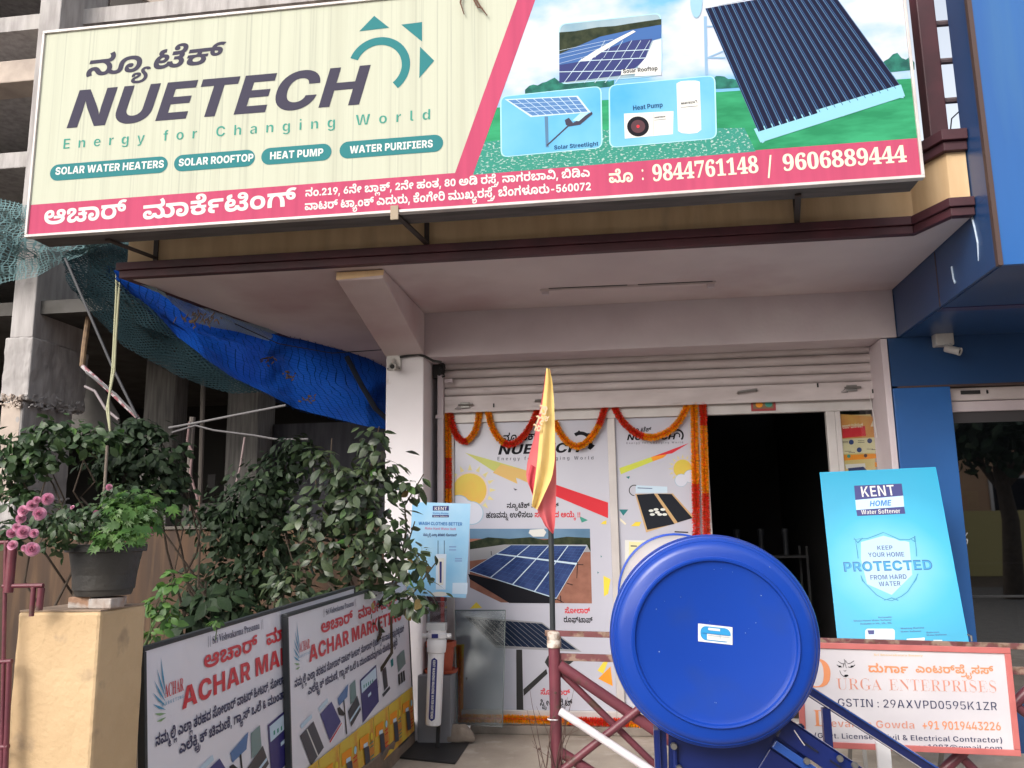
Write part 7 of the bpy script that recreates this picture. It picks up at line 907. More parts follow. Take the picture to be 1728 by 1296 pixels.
GT('S', '9606889444', (1321, 288.5), (1531, 273), 26, CRM, layer=5, thin=-11)
# picture cards
def card(P, m, edge=CYANL, nm=None):
    q = [SP.uv(*p) for p in P]; cx = sum(p[0] for p in q)/4; cy = sum(p[1] for p in q)/4
    def rnd_(s, r):
        o = []
        Q = [(cx+(p[0]-cx)*s, cy+(p[1]-cy)*s) for p in q]
        for i in range(4):
            a, b, c = V(Q[i-1]), V(Q[i]), V(Q[(i+1) % 4]); ra = b+(a-b).normalized()*r; rc = b+(c-b).normalized()*r
            for t in (0, .25, .5, .75, 1): o.append(tuple((1-t)**2*ra+2*t*(1-t)*b+t*t*rc))
        return o
    gu(rnd_(1.0, .04), edge, 5); gu(rnd_(.975, .035), m, 6)
def zz(*pts): return [(900+x/4.63, y/4.63) for x, y in pts]
card([(943, 41), (1116, 22), (1118, 128), (944, 143)], mat('print_roof_sky', (.18, .32, .42), .5, (.40, .48, .52), 4))
card([(844, 163), (1015, 145), (1017, 250), (845, 266)], BLUP); card([(1027, 144), (1207, 127), (1210, 234), (1028, 250)], BLUP)
gs(zz((203, 255), (330, 245), (500, 215), (640, 205), (760, 185), (1000, 150), (1000, 240), (760, 260), (203, 425)), LEAFP, 7)
gs(zz((203, 425), (520, 290), (770, 235), (1000, 195), (1000, 300), (930, 320), (800, 530), (690, 590), (203, 650)), NAVL, 8)
gs(zz((203, 510), (360, 485), (500, 410), (760, 320), (930, 305), (870, 470), (800, 530), (700, 590), (203, 650)), mat('print_panel_violet', (.045, .055, .17), .4), 9)
gs(zz((350, 485), (480, 400), (640, 310), (780, 240), (800, 250), (680, 320), (520, 420), (430, 480)), WHITE, 10)
gs(zz((940, 320), (1000, 310), (1000, 590), (790, 600), (820, 520), (880, 450)), mat('print_gravel', (.62, .66, .70), .5), 10)
multi(G, SP, [line(*zz(a, b), 1.2) for a, b in (((203, 565), (700, 555)), ((500, 410), (930, 390)), ((360, 480), (900, 455)))]+[line(*zz((x+140, 460+(0)), (x, 650)), .9) for x in (240, 320, 400, 480, 560, 640)]+[line(*zz((x+80, 320), (x, 455)), .7) for x in (480, 550, 620, 690, 760, 830)]+[line(*zz((203, y), (760-(y-250)*.9, y-90)), .5) for y in (400, 430, 460, 500)], PALEB, 11)
gs(zz((690, 548), (990, 525), (985, 560), (685, 590)), WHITE, 12); GT('L', 'Solar Rooftop', zz((700, 578))[0], zz((972, 552))[0], 7, BLACK, layer=13)
# street lamp card
gs([(852, 168), (975, 162), (997, 190), (896, 198)], PALEB, 7); multi(G, SP, quadgrid([(856, 169), (973, 163.5), (993, 189), (898, 196)], 8, 4, .05), mat('print_cell_blue', (.10, .22, .45), .4), 8)
gs([(919, 197), (925, 197), (926, 249), (921, 249)], mat('print_pole_blue', (.10, .20, .32), .4), 7); multi(G, SP, [line((923, 246), (962, 210), 2.4)], GREY, 8)
gs([(953, 203), (960, 199), (967, 208), (999, 189), (1000, 193), (979, 211), (960, 214), (955, 211)], GREY, 9); gs([(966, 204), (979, 192), (993, 191), (977, 205)], CYANL, 10)
GT('L', 'Solar Streetlight', (935, 253), (1010, 246), 7, mat('print_dark_blue', (.02, .07, .16), .5), layer=8)
# heat pump card
gs(zz((708, 890), (1095, 870), (1090, 1050), (715, 1085)), WHITE, 7); gs(ell(*zz((818, 990))[0], 18.5, 17), BLACK, 8); gs(ell(*zz((818, 990))[0], 12, 11), mat('print_fan', (.10, .05, .06), .5), 9); gs(ell(*zz((818, 990))[0], 2.6, 2.6), REDP, 10)
multi(G, SP, [line(*zz((940, 885), (940, 1060)), .6)], GREYM, 8); GT('L', 'NUETECH', zz((945, 928))[0], zz((1030, 918))[0], 2.6, BLACK, layer=9, shear=.25)
Pc = zz((1120, 650), (1300, 635), (1312, 1015)); gs(zz((1118, 655), (1150, 638), (1210, 632), (1270, 632), (1300, 640), (1312, 1015), (1280, 1040), (1220, 1047), (1160, 1042), (1130, 1025)), WHITE, 7)
GT('L', 'NUETECH', zz((1152, 820))[0], zz((1262, 808))[0], 3.4, BLACK, layer=9, shear=.25); multi(G, SP, [line(*zz((1150, 842), (1285, 830)), .7), line(*zz((1262, 790), (1275, 785)), 1), line(*zz((1272, 785), (1280, 805)), 1), line(*zz((945, 942), (1040, 932)), .6)], GREY, 9)
GT('L', 'Heat Pump', zz((778, 865))[0], zz((1013, 838))[0], 8, mat('print_dark_blue', (0, 0, 0)), layer=8)
# tube collector picture
C0, C1, C2, C3 = (1190, 15), (1398, -22), (1521, 147), (1279, 223)
gs([(1272, 218), (1283, 241), (1527, 163), (1520, 143)], TRAYB, 8); multi(G, SP, [[(1283, 236), (1289, 236), (1290, 240), (1286, 242)], [(1418, 193), (1424, 191), (1425, 196), (1421, 197)], [(1517, 163), (1523, 161), (1525, 166), (1519, 166)]], TRAYB, 7)
gs([C0, C1, C2, C3], mat('print_collector_ground', (.08, .16, .28), .5), 6)
tubes = []; gl_ = []
NT = 19
for i in range(NT):
    t0, t1 = (i+.06)/NT, (i+.90)/NT; tubes.append([lerp(C0, C1, t0), lerp(C0, C1, t1), lerp(C3, C2, t1), lerp(C3, C2, t0)]); t0, t1 = (i+.18)/NT, (i+.27)/NT; gl_.append([lerp(C0, C1, t0), lerp(C0, C1, t1), lerp(C3, C2, t1), lerp(C3, C2, t0)])
multi(G, SP, tubes, TUBED, 8); multi(G, SP, gl_, TUBEH, 9); 
multi(G, SP, [line((1190, 28), (1192, 127), 5), line((1193, 98), (1224, 98), 3), line((1196, 97), (1222, 86), 2.5), line((1190, 45), (1203, 45), 2.5)], mat('print_leg_blue', (.25, .40, .58), .5), 6)
gs([(1210, -30), (1400, -60), (1400, -30), (1210, 10)], mat('print_tank_white', (.70, .78, .84), .5), 7)
gs(ell(1175, 2, 10.5, 29), mat('print_tank_end', (.30, .50, .64), .5), 8)
# the hole left by dried creeper on top, and dirt
for i, (P_) in enumerate((((776, -60), (780, -20), (777, 5), (783, 24)), ((795, -60), (798, -10), (810, 10), (822, 26)), ((790, -50), (800, 0), (806, 12), (815, 14)))):
    pts = [at(x, y, y=-1.62) for x, y in P_]; solo('dry_creeper', MB().tube(pts, [.006, .006, .005, .003], 6), mat('dry_vine', (.16, .085, .06), .9), ['short dry creeper strand hanging over the top sign edge, left one', 'long dry creeper strand hanging over the top sign edge, right one', 'thin middle dry creeper strand hanging over the top sign edge'][i], 'creeper')
# stays under the sign
for i, (pa, pb, lb) in enumerate((((180, 404), (262, 435), 'sign stay under the left end of the sign, bare brown angle'), ((668, 362), (720, 411), 'sign stay with a painted end plate under the middle of the sign'), ((1350, 322), (1345, 371), 'sign stay under the right half of the sign, nearly upright'))):
    p0 = at(*pa, z=3.160); p0 = V((p0.x, -1.598 if i == 1 else -1.5, 3.160)); p1 = at(*pb, y=-1.175); t = Thing('sign_stay', lb, 'bracket', p1, 'steel stays holding the big sign')
    t.part('angle_bar', MB().bar(p0, p1+V((0, -.0, 0)), .03, .012), mat('brown_steel', (.05, .035, .03), .6)); t.part('upright', MB().box(p1.x-.014, -1.178, p1.z-.02, p1.x+.014, -1.166, 3.36), mat('brown_steel', (0, 0, 0)))
    if i == 1: t.part('end_plate', MB().box(p0.x-.022, -1.622, 3.12, p0.x+.022, -1.613, 3.20), mat('plate_cream', (.35, .28, .20), .7), bevel=.002)

# ================================================================== blue building to the right
Bb = Thing('blue_building', 'blue clad shop building with a deep box fascia on the right', 'building', (2.5, .3, 0))
FX = 1.832
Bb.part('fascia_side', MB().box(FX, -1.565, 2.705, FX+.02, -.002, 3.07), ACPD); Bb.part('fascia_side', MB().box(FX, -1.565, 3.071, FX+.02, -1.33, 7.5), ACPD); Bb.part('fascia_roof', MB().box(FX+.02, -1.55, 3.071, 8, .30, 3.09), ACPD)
Bb.part('fascia_front', MB().box(FX+.020, -1.585, 2.70, 8, -1.56, 7.5), ACP)
Bb.part('corner_strip', MB().box(FX-.004, -1.590, 2.698, FX+.018, -1.558, 7.5), TRIMB)
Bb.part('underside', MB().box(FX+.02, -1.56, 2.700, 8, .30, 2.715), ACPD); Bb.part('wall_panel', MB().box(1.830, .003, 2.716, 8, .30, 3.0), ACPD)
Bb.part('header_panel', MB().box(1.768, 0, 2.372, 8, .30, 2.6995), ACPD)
Bb.part('header_joint', MB().box(1.80, -.004, 2.36, 8, .2, 2.371), TRIMB)
Bb.part('pilaster', MB().box(1.770, -.004, 0, 2.128, .30, 2.359), ACPP, bevel=.003)
Bb.part('joint_strip', MB().box(FX-.003, -.80, 2.703, FX, -.79, 3.03), TRIMB); Bb.part('joint_strip', MB().box(FX+.02, -.78, 2.6955, 8, -.70, 2.6995), mat('violet_joint', (.05, .045, .12), .5))
for k_ in range(3): Bb.part('front_joint', MB().box(3.0+k_*1.2, -1.588, 2.71, 3.008+k_*1.2, -1.585, 7.5), TRIMB)
for P_ in (((1640, 366), (1645, 385), (1650, 410), (1651, 440)), ((1606, 450), (1609, 470), (1612, 478)),):
    Bb.part('paint_drip', MB().tube([at(x, y, x=FX-.003) for x, y in P_], [.006, .005, .005, .002], 6), mat('pale_drip', (.45, .55, .68), .6))
Bb.part('shutter_edge', MB().box(2.131, .06, 2.272, 8, .10, 2.355), SHUT, bevel=.004); Bb.part('shutter_slat', MB().box(2.131, .085, 2.200, 8, .11, 2.268), PINK, bevel=.004); Bb.part('shutter_slat', MB().box(2.131, .11, 2.13, 8, .125, 2.198), mat('shutter_gap_shade', (.05, .045, .05), .6))  # lowest strip is a dark piece standing in for the shaded gap
t = at(1640, 662, y=.058); Bb.part('shutter_latch', MB().box(t.x-.07, .05, t.z-.012, t.x+.05, .0595, t.z+.012), BLKM); Bb.part('shutter_latch', MB().box(t.x+.09, .05, t.z-.012, t.x+.10, .0595, t.z+.01), BLKM)
Bb.part('window_pane', MB().box(2.131, .125, .35, 8, .13, 2.129), glass('shopfront_glass', (.30, .32, .34), .26, .015))
Bb.part('window_rail', MB().box(2.131, .10, 1.00, 8, .124, 1.012), BLKM); Bb.part('plinth', MB().box(2.131, 0, 0, 8, .30, .349), ACPD, bevel=.004)
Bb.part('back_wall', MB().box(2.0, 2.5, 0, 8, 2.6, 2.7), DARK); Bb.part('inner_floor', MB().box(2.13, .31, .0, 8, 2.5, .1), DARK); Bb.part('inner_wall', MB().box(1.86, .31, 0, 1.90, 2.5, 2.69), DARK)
# things behind that glass
n_ = Thing('notice_board', 'small red and yellow notice seen through the right shop window', 'notice', (2.5, 1.0, 1.4)); a, b = at(1610, 860, y=1.0), at(1650, 828, y=1.0)
n_.part('sheet', MB().box(a.x, 1.0, a.z, b.x, 1.01, b.z), mat('notice_yellow', (.55, .55, .12), .5)); n_.part('panel', MB().box(a.x, .996, a.z, a.x+.1, .9995, a.z+.1), REDP)
n_ = Thing('window_sticker', 'white number mark stuck on the dark glass at right', 'sticker', (2.2, .12, 1.4)); NP = Panel((2.131, .124, 1.0), (1, 0, 0), (0, 0, 1), 1, 1); put(n_, NP, 'L', '%', (1617, 917), (1634, 919), 20, mat('sticker_grey', (.5, .5, .5), .5), shear=.1)
t = Thing('dark_cabinet', 'dark cabinet with reddish boxes behind the right shop window', 'cabinet', (2.9, 1.6, .1)); t.part('body', MB().box(2.2, 1.5, .1, 4.5, 2.0, 1.15), mat('dim_cabinet', (.06, .05, .06), .5)); t.part('front', MB().box(2.3, 1.485, .3, 2.9, 1.4995, .95), mat('dim_red', (.12, .03, .03), .5)); t.part('front', MB().box(3.0, 1.485, .3, 3.6, 1.4995, .95), mat('dim_blue', (.03, .05, .10), .5))

# ================================================================== CCTV cameras and cable
def cctv(label, c, d, s=1., mtl=None):
    mtl = mtl or mat('camera_housing', (.55, .52, .50), .4); t = Thing('security_camera', label, 'camera', c); c = V(c); d = V(d).normalized()
    t.part('bracket', MB().tube([c, c+V((0, -.03, -.02)), c+V((0, -.04, -.05))*s], .012*s, 8), mtl, smooth=True); o = c+V((0, -.04, -.055))*s
    t.part('body', MB().lathe([(0, -.045*s), (.022*s, -.045*s), (.026*s, -.04*s), (.026*s, .04*s), (.028*s, .045*s), (.028*s, .06*s), (.024*s, .06*s), (.020*s, .05*s), (0, .05*s)], o, d, 20), mtl, smooth=True)
    t.part('lens', MB().lathe([(0, .053*s), (.016*s, .053*s), (.016*s, .045*s), (0, .045*s)], o, d, 16), RUBB); return t
c = at(665, 607, y=-.02); t = cctv('small white security camera on a square plate at the top of the white pillar', c, (.25, -1, -.25), 1.0)
t.part('mount_box', MB().box(c.x-.055, -.022, c.z-.075, c.x+.05, -.001, c.z+.045), mat('camera_housing', (0, 0, 0)), bevel=.004)
for dx_, dz in ((-.045, .035), (.04, .035), (-.045, -.065), (.04, -.065)): t.part('screw', MB().box(c.x+dx_-.004, -.025, c.z+dz-.004, c.x+dx_+.004, -.0225, c.z+dz+.004), BLKM)
c = at(1592, 572, y=-.06); t = cctv('white security camera hanging on the dark blue header at the right', c+V((.03, 0, -.03)), (.8, -.7, -.45), .95)
t.part('junction_box', MB().box(c.x-.055, -.08, c.z-.045, c.x+.06, -.001, c.z+.045), mat('camera_housing', (0, 0, 0)), bevel=.008)
cb = [at(x, y, y=-.02) for x, y in ((675, 603), (690, 600), (706, 598), (718, 602), (731, 609), (745, 611))]
solo('black_cable', MB().tube(cb, .009, 8), RUBB, 'thick black cable running from the pillar camera to the shutter', 'cable', smooth=True)
t = Thing('conduit_end', 'black crumpled cable end at the shutter top left corner', 'cable', at(746, 625, y=.2)); mb = MB()
for k in range(14):
    p = at(746+rnd.uniform(-4, 5), 612+k*1.9, y=.22); mb.tube([p, p+V((rnd.uniform(-.03, .03), -.01, rnd.uniform(-.03, .01)))], .006, 5)
t.part('strands', mb, RUBB)
t = at(1471, 668, y=.25); u_ = at(1463, 740, y=.25)
solo('white_string', MB().tube([at(1466, 662, y=.25), at(1474, 700, y=.25), at(1480, 738, y=.25)], .003, 5), mat('string_white', (.6, .58, .56), .7), 'thin white string hanging from the right shutter latch', 'string')

# ================================================================== large water softener poster
KA, KB, KC = at(1383, 797, y=-.30), at(1578, 788, y=-.42), at(1412, 1073, y=-.70)
u_ = (KB-KA); Wk = u_.length; u_.normalize(); v_ = (KA-KC); v_ = (v_-u_*v_.dot(u_)); v_.normalize(); HK = 1.36
PK = Panel(KA-v_*HK, u_, v_, Wk+.004, HK)
P1 = Thing('standing_poster', 'tall cyan water softener poster on a stand in front of the blue pilaster', 'poster', (PK.P.x+.35, PK.P.y, .1))
P1.part('board', MB().obox(PK.w(PK.W/2, HK/2, -.006), PK.u*PK.W/2, PK.v*HK/2, PK.n*.006), CYAN, bevel=.001)
kc = PK.uv(1500, 955)
def kz(*pts): return [(1340+x/3.812, 760+y/3.812) for x, y in pts]
GLOWM = bpy.data.materials.new('poster_radial_print'); GLOWM.use_nodes = True
_n, _l = GLOWM.node_tree.nodes, GLOWM.node_tree.links
_tc = _n.new('ShaderNodeTexCoord'); _sb = _n.new('ShaderNodeVectorMath'); _sb.operation = 'DISTANCE'; gc = PK.w(kc[0], kc[1])-P1.loc; _sb.inputs[1].default_value = gc
_nz = _n.new('ShaderNodeTexNoise'); _nz.inputs['Scale'].default_value = 3.5
_rp = _n.new('ShaderNodeValToRGB'); _e = _rp.color_ramp.elements; _e[0].position = .10; _e[0].color = (.17, .46, .66, 1); _e[1].position = .50; _e[1].color = (0, .29, .49, 1); _x = _e.new(.24); _x.color = (.07, .41, .62, 1); _x = _e.new(.33); _x.color = (.012, .35, .56, 1)
_ad = _n.new('ShaderNodeMath'); _ad.operation = 'MULTIPLY_ADD'; _ad.inputs[1].default_value = .12; _l.new(_nz.outputs['Fac'], _ad.inputs[0]); _l.new(_tc.outputs['Object'], _nz.inputs['Vector']); _l.new(_tc.outputs['Object'], _sb.inputs[0]); _l.new(_sb.outputs['Value'], _ad.inputs[2])
_sub = _n.new('ShaderNodeMath'); _sub.operation = 'SUBTRACT'; _sub.inputs[1].default_value = .06; _l.new(_ad.outputs[0], _sub.inputs[0]); _l.new(_sub.outputs[0], _rp.inputs[0]); _p = _n['Principled BSDF']; _l.new(_rp.outputs[0], _p.inputs['Base Color']); _p.inputs['Roughness'].default_value = .35
shape(P1, PK, [(0.004, .004), (PK.W-.004, .004), (PK.W-.004, HK-.004), (.004, HK-.004)], GLOWM, 1, px=False, name='printed_sheet')
sk = lambda pts, m, ly: shape(P1, PK, pts, m, ly)
sk(kz((386, 228), (692, 214), (702, 292), (394, 320)), NAVS, 3); sk(kz((394, 320), (702, 292), (708, 362), (400, 384)), mat('poster_pale', (.45, .66, .90), .4), 3); sk(kz((400, 384), (708, 362), (716, 408), (406, 423)), NAVS, 3)
put(P1, PK, 'M', 'KENT', *kz((432, 303), (655, 291)), 18.5, WHITE, layer=5); put(P1, PK, 'L', 'HOME', *kz((485, 362), (625, 356)), 9.5, mat('poster_mid_blue', (.02, .16, .48), .4), shear=.2, layer=5); put(P1, PK, 'M', 'Water Softener', *kz((432, 413), (686, 404)), 7.5, WHITE, layer=5)
# water shield
def stroke(pts, w, m, ly):
    q = [PK.uv(*p) for p in pts]; out = []
    for i in range(len(q)-1):
        a, b = V(q[i]), V(q[i+1]); d = (b-a).normalized(); nn = V((-d.y, d.x)); w0, w1 = w*(.5+.5*math.sin(3.1*i/len(q))), w*(.5+.5*math.sin(3.1*(i+1)/len(q))); out.append([a+nn*w0/2-d*.001, b+nn*w1/2+d*.001, b-nn*w1/2+d*.001, a-nn*w0/2-d*.001])
    multi(P1, PK, out, m, ly, px=False)
for pts in (((382, 575), (420, 570), (470, 568), (520, 550), (575, 528)), ((575, 528), (620, 548), (680, 575), (740, 575), (780, 555)), ((395, 580), (402, 620), (408, 660), (412, 695)), ((770, 560), (782, 600), (786, 640), (788, 682)), ((430, 805), (450, 850), (490, 890), (530, 930), (580, 958), (628, 968)), ((798, 795), (770, 850), (730, 910), (690, 940), (628, 968))):
    stroke(kz(*pts), .016, mat('poster_water', (.10, .42, .60), .4), 3); stroke(kz(*pts), .0055, DTEAL, 4)
for pts in (((385, 565), (410, 595), (440, 565)), ((750, 570), (780, 590), (775, 552)), ((580, 965), (628, 950), (670, 965)), ((430, 808), (440, 840), (455, 850)), ((795, 795), (785, 830), (770, 850))): stroke(kz(*pts), .007, DTEAL, 4)
sk(kz((430, 590), (575, 550), (740, 590), (760, 800), (628, 930), (470, 860), (430, 700)), mat('poster_shield_light', (.36, .54, .70), .4), 2)
NB = mat('poster_ink', (.03, .05, .20), .5)
put(P1, PK, 'M', 'KEEP', *kz((534, 642), (637, 640)), 7.5, NB, layer=5); put(P1, PK, 'M', 'YOUR HOME', *kz((476, 688), (713, 684)), 8, NB, layer=5)
put(P1, PK, 'L', 'PROTECTED', *kz((318, 782), (898, 768)), 16.5, mat('poster_protected_edge', (.0, .10, .30), .4), layer=4); put(P1, PK, 'L', 'PROTECTED', *kz((322, 778), (894, 764)), 14.2, mat('poster_protected_fill', (.01, .26, .50), .4), layer=5, thin=22)
put(P1, PK, 'M', 'FROM HARD', *kz((490, 834), (728, 828)), 8.2, NB, layer=5); put(P1, PK, 'M', 'WATER', *kz((546, 876), (688, 872)), 8.2, NB, layer=5)
put(P1, PK, 'M', 'Automatic', *kz((540, 1080), (630, 1078)), 2.8, NB, layer=5); put(P1, PK, 'M', 'Whole House Water Softener', *kz((382, 1103), (630, 1096)), 2.8, NB, layer=5); put(P1, PK, 'M', 'Available in 10L, 15L, 35L', *kz((425, 1122), (630, 1116)), 2.8, NB, layer=5)
put(P1, PK, 'M', 'Washing Machine', *kz((685, 1152), (838, 1146)), 2.8, NB, layer=5); put(P1, PK, 'M', 'Water Softener', *kz((685, 1172), (820, 1168)), 2.8, NB, layer=5); put(P1, PK, 'M', 'Bathroom', *kz((852, 1178), (935, 1174)), 2.8, NB, layer=5); put(P1, PK, 'M', 'Water Softener', *kz((852, 1195), (985, 1190)), 2.8, NB, layer=5)
sk(rrect(1460, 1061, 1510, 1110, 5), PALEB, 3); sk(kz((472, 1158), (515, 1158), (515, 1184), (480, 1184)), NAVS, 5); sk([(1530, 1078), (1560, 1076), (1562, 1120), (1532, 1120)], WHITE, 3); sk([(1575, 1080), (1590, 1080), (1592, 1120), (1577, 1120)], PALEB, 3); sk([(1430, 1084), (1450, 1084), (1452, 1120), (1432, 1120)], PALEB, 3)
for s in (.12, .88): P1.part('leg', MB().bar(PK.w(PK.W*s, .3, -.02), V((PK.w(PK.W*s, .3, 0).x, PK.w(0, .3, 0).y+.30, GZ+.001)), .02, .02), STEEL); P1.part('leg', MB().bar(PK.w(PK.W*s, .4, -.02), V((PK.w(PK.W*s, 0, 0).x, PK.P.y-.05, GZ+.001)), .02, .02), STEEL)

# ================================================================== small softener poster by the pillar
KA, KB, KC = at(696, 847, y=-.14), at(794, 850, y=-.14), at(697, 1005, y=-.16)
u_ = KB-KA; Wk = u_.length; u_.normalize(); v_ = KA-KC; v_ = v_-u_*v_.dot(u_); HK = v_.length; v_.normalize(); PQ = Panel(KA-v_*HK, u_, v_, Wk, HK)
P2 = Thing('small_poster', 'small light blue washing machine softener poster in front of the white pillar', 'poster', PQ.P)
P2.part('sheet', MB().obox(PQ.w(PQ.W/2, HK/2, -.002), PQ.u*PQ.W/2, PQ.v*HK/2, PQ.n*.002), mat('poster_sky', (.20, .50, .80), .4, (.42, .66, .86), 2.2, stretch=(1, 1, 1), coat=.2))
def kq(*pts): return [(640+x/2.8425, 840+y/2.8425) for x, y in pts]
shape(P2, PQ, kq((257, 39), (334, 39), (334, 62), (257, 62)), NAVS, 2); put(P2, PQ, 'M', 'KENT', *kq((264, 60), (326, 60)), 6, WHITE); shape(P2, PQ, kq((254, 82), (334, 82), (334, 94), (254, 94)), NAVS, 2); put(P2, PQ, 'M', 'Water Softener', *kq((260, 92), (330, 92)), 2.4, WHITE); put(P2, PQ, 'L', 'Washing Machine', *kq((256, 77), (332, 78)), 2.6, mat('poster_mid_blue', (0, 0, 0)))
put(P2, PQ, 'L', 'WASH CLOTHES BETTER', *kq((188, 130), (398, 134)), 5.5, mat('poster_mid_blue', (0, 0, 0))); put(P2, PQ, 'M', 'Make Hard Water Soft', *kq((218, 152), (368, 156)), 4.2, mat('poster_magenta', (.60, .12, .28), .4)); put(P2, PQ, 'K', 'ನಮ್ಮಲ್ಲಿ ಎಲ್ಲಾ ತರಹದ ಸೋಲಾರ್', *kq((210, 183), (372, 185)), 3.6, NB)
shape(P2, PQ, kq((272, 270), (322, 270), (318, 440), (272, 440)), mat('poster_white', (.62, .72, .85), .4), 2); shape(P2, PQ, kq((280, 290), (312, 290), (308, 418), (284, 418)), WHITE, 3); shape(P2, PQ, kq((289, 306), (300, 306), (299, 408), (290, 408)), NAVS, 4)
multi(P2, PQ, [line(*kq((282, 205), (282, 270)), .8), line(*kq((312, 205), (312, 270)), .8)], NAVYP, 3); shape(P2, PQ, kq((352, 408), (424, 408), (422, 462), (350, 460)), mat('poster_pale2', (.60, .74, .90), .4), 2)
for x_, y_ in ((352, 235), (352, 250), (380, 292), (380, 303)): multi(P2, PQ, [line(*kq((x_-17, y_), (x_+17, y_)), 2)], mat('poster_faint', (.22, .36, .66), .4), 2)
shape(P2, PQ, ell(*kq((290, 462))[0], 14, 4), WHITE, 3)

# ================================================================== washing machine softener on its stand
c0 = [at(672, 1277, z=GZ+.012), at(768, 1287, z=GZ+.012), at(792, 1251, z=GZ+.012), at(706, 1246, z=GZ+.012)]
cen = (c0[0]+c0[2])/2
S2 = Thing('softener_display', 'white washing machine softener tube with navy label on a square black base', 'water softener', (cen.x, cen.y, GZ))
S2.part('base_plate', MB().prism([p-V((0, 0, .011)) for p in c0], (0, 0, .011)), BLKM, bevel=.002)
tt = at(737, 1085, y=cen.y-.05); tb = at(731, 1224, y=cen.y-.05)
ax = (tt-tb).normalized(); L_ = (tt-tb).length
S2.part('rod', MB().bar(V((cen.x+.01, cen.y+.03, GZ+.012)), V((tt.x+.02, tt.y+.08, tt.z+.06)), .022, .022), BLKM, bevel=.002)
S2.part('housing', MB().lathe([(0, 0), (.040, 0), (.048, .006), (.050, .02), (.052, L_-.06), (.060, L_-.055), (.063, L_-.02), (.063, L_+.02), (.056, L_+.03), (.052, L_+.034), (0, L_+.034)], tb, ax, 40), WPLA, smooth=True)
hd = S2.part('head', MB().lathe([(0, L_+.034), (.068, L_+.035), (.068, L_+.06), (.06, L_+.065), (.06, L_+.085), (0, L_+.085)], tb, ax, 32), WPLA, smooth=True)
for s in (-1, 1): S2.part('port', MB().tube([tt+V((s*.055, 0, .045)), tt+V((s*.095, 0, .045))], .016, 14), WPLA, hd, smooth=True)
cl = tt+V((0, 0, .10)); S2.part('clear_cover', MB().box(cl.x-.055, cl.y-.04, cl.z-.015, cl.x+.06, cl.y+.04, cl.z+.16), glass('clear_acrylic', (.86, .88, .90), .05)); S2.part('head_plate', MB().box(cl.x-.058, cl.y-.05, cl.z-.02, cl.x+.066, cl.y+.02, cl.z+.03), mat('clear_milky', (.55, .57, .58), .3), bevel=.004)
hb = V((tt.x+.004, tt.y-.070, tt.z+.05)); S2.part('badge', MB().box(hb.x-.022, hb.y, hb.z-.012, hb.x+.02, hb.y+.002, hb.z+.014), NAVS)
# curved navy label with rounded ends
lb = MB(); rr = .0525; n1 = 10; sv = ax; s0, s1 = .035, L_-.085; NS = 30; fw = V((0, -1, 0)); fw = (fw-ax*fw.dot(ax)).normalized(); sd_ = ax.cross(fw)*-1
rows = []
for j in range(NS+1):
    h = s0+(s1-s0)*j/NS; e = min(h-s0, s1-h); hw = .021*math.sqrt(max(0, 1-(1-min(1, e/.021))**2)) if e < .021 else .021; hw = max(hw, .0008); rows.append([tb+ax*h+(fw*math.cos(a_)+sd_*math.sin(a_))*rr for a_ in [(-hw+2*hw*i/n1)/rr for i in range(n1+1)]])
o = 0
for rw in rows: lb.v += [tuple(p) for p in rw]
for j in range(NS):
    for i in range(n1): a_ = j*(n1+1)+i; lb.f.append((a_, a_+1, a_+n1+2, a_+n1+1))
S2.part('label', lb, NAVS, smooth=True)
LP = Panel(tb+ax*(s1-.015)+fw*(rr+.0015)-sd_*.008*(-1), -ax, sd_, .5, .04)
LP.u = -ax; LP.v = sd_ if sd_.x > 0 else -sd_; LP.n = fw; LP.P = tb+ax*(s1-.014)+fw*(rr+.0012)-LP.v*.0075
put(S2, LP, 'L', 'KENT WASHING MACHINE WATER SOFTENER', (0, 0), (s1-s0-.03, 0), .016, WHITE, layer=0, px=False)

# grey pedestal, terracotta pot, stone, clear sheet behind it
a, b = at(704, 1245, y=-.05), at(761, 1140, y=-.05)
solo('grey_pedestal', MB().box(a.x, -.05, GZ, b.x, .19, b.z), mat('grey_metal_box', (.22, .22, .24), .5, (.17, .17, .19), 4), 'plain grey upright box standing behind the white softener tube', 'pedestal', bevel=.006)
t = Thing('terracotta_pot', 'orange red plastic flowerpot standing on the grey pedestal behind the softener', 'flowerpot', ((a.x+b.x)/2+.02, .07, b.z)); cx_ = (a.x+b.x)/2+.02
t.part('pot', MB().lathe([(0, .001), (.075, .001), (.095, .20), (.085, .20), (.07, .02), (0, .02)], (cx_, .07, b.z), n=28), TERRA, smooth=True); t.part('rim', MB().lathe([(.093, .17), (.105, .172), (.106, .205), (.09, .206)], (cx_, .07, b.z), n=28), TERRA, smooth=True); t.part('saucer', MB().lathe([(0, .002), (.11, .003), (.118, .025), (.105, .022), (.0, .012)], (cx_, .07, b.z), n=28), TERRA, smooth=True)
a, b = at(709, 1090, y=.12), at(752, 1010, y=.12); t = Thing('carton', 'maroon and grey carton behind the softener head on the flowerpot', 'carton', (a.x, .12, b.z-.3)); t.part('body', MB().box(a.x+.05, .10, a.z, b.x, .16, b.z+.03), mat('carton_maroon', (.08, .035, .04), .7), bevel=.002); t.part('side_band', MB().box(b.x-.03, .096, a.z, b.x-.005, .0995, b.z+.03), mat('carton_red', (.38, .04, .03), .5))
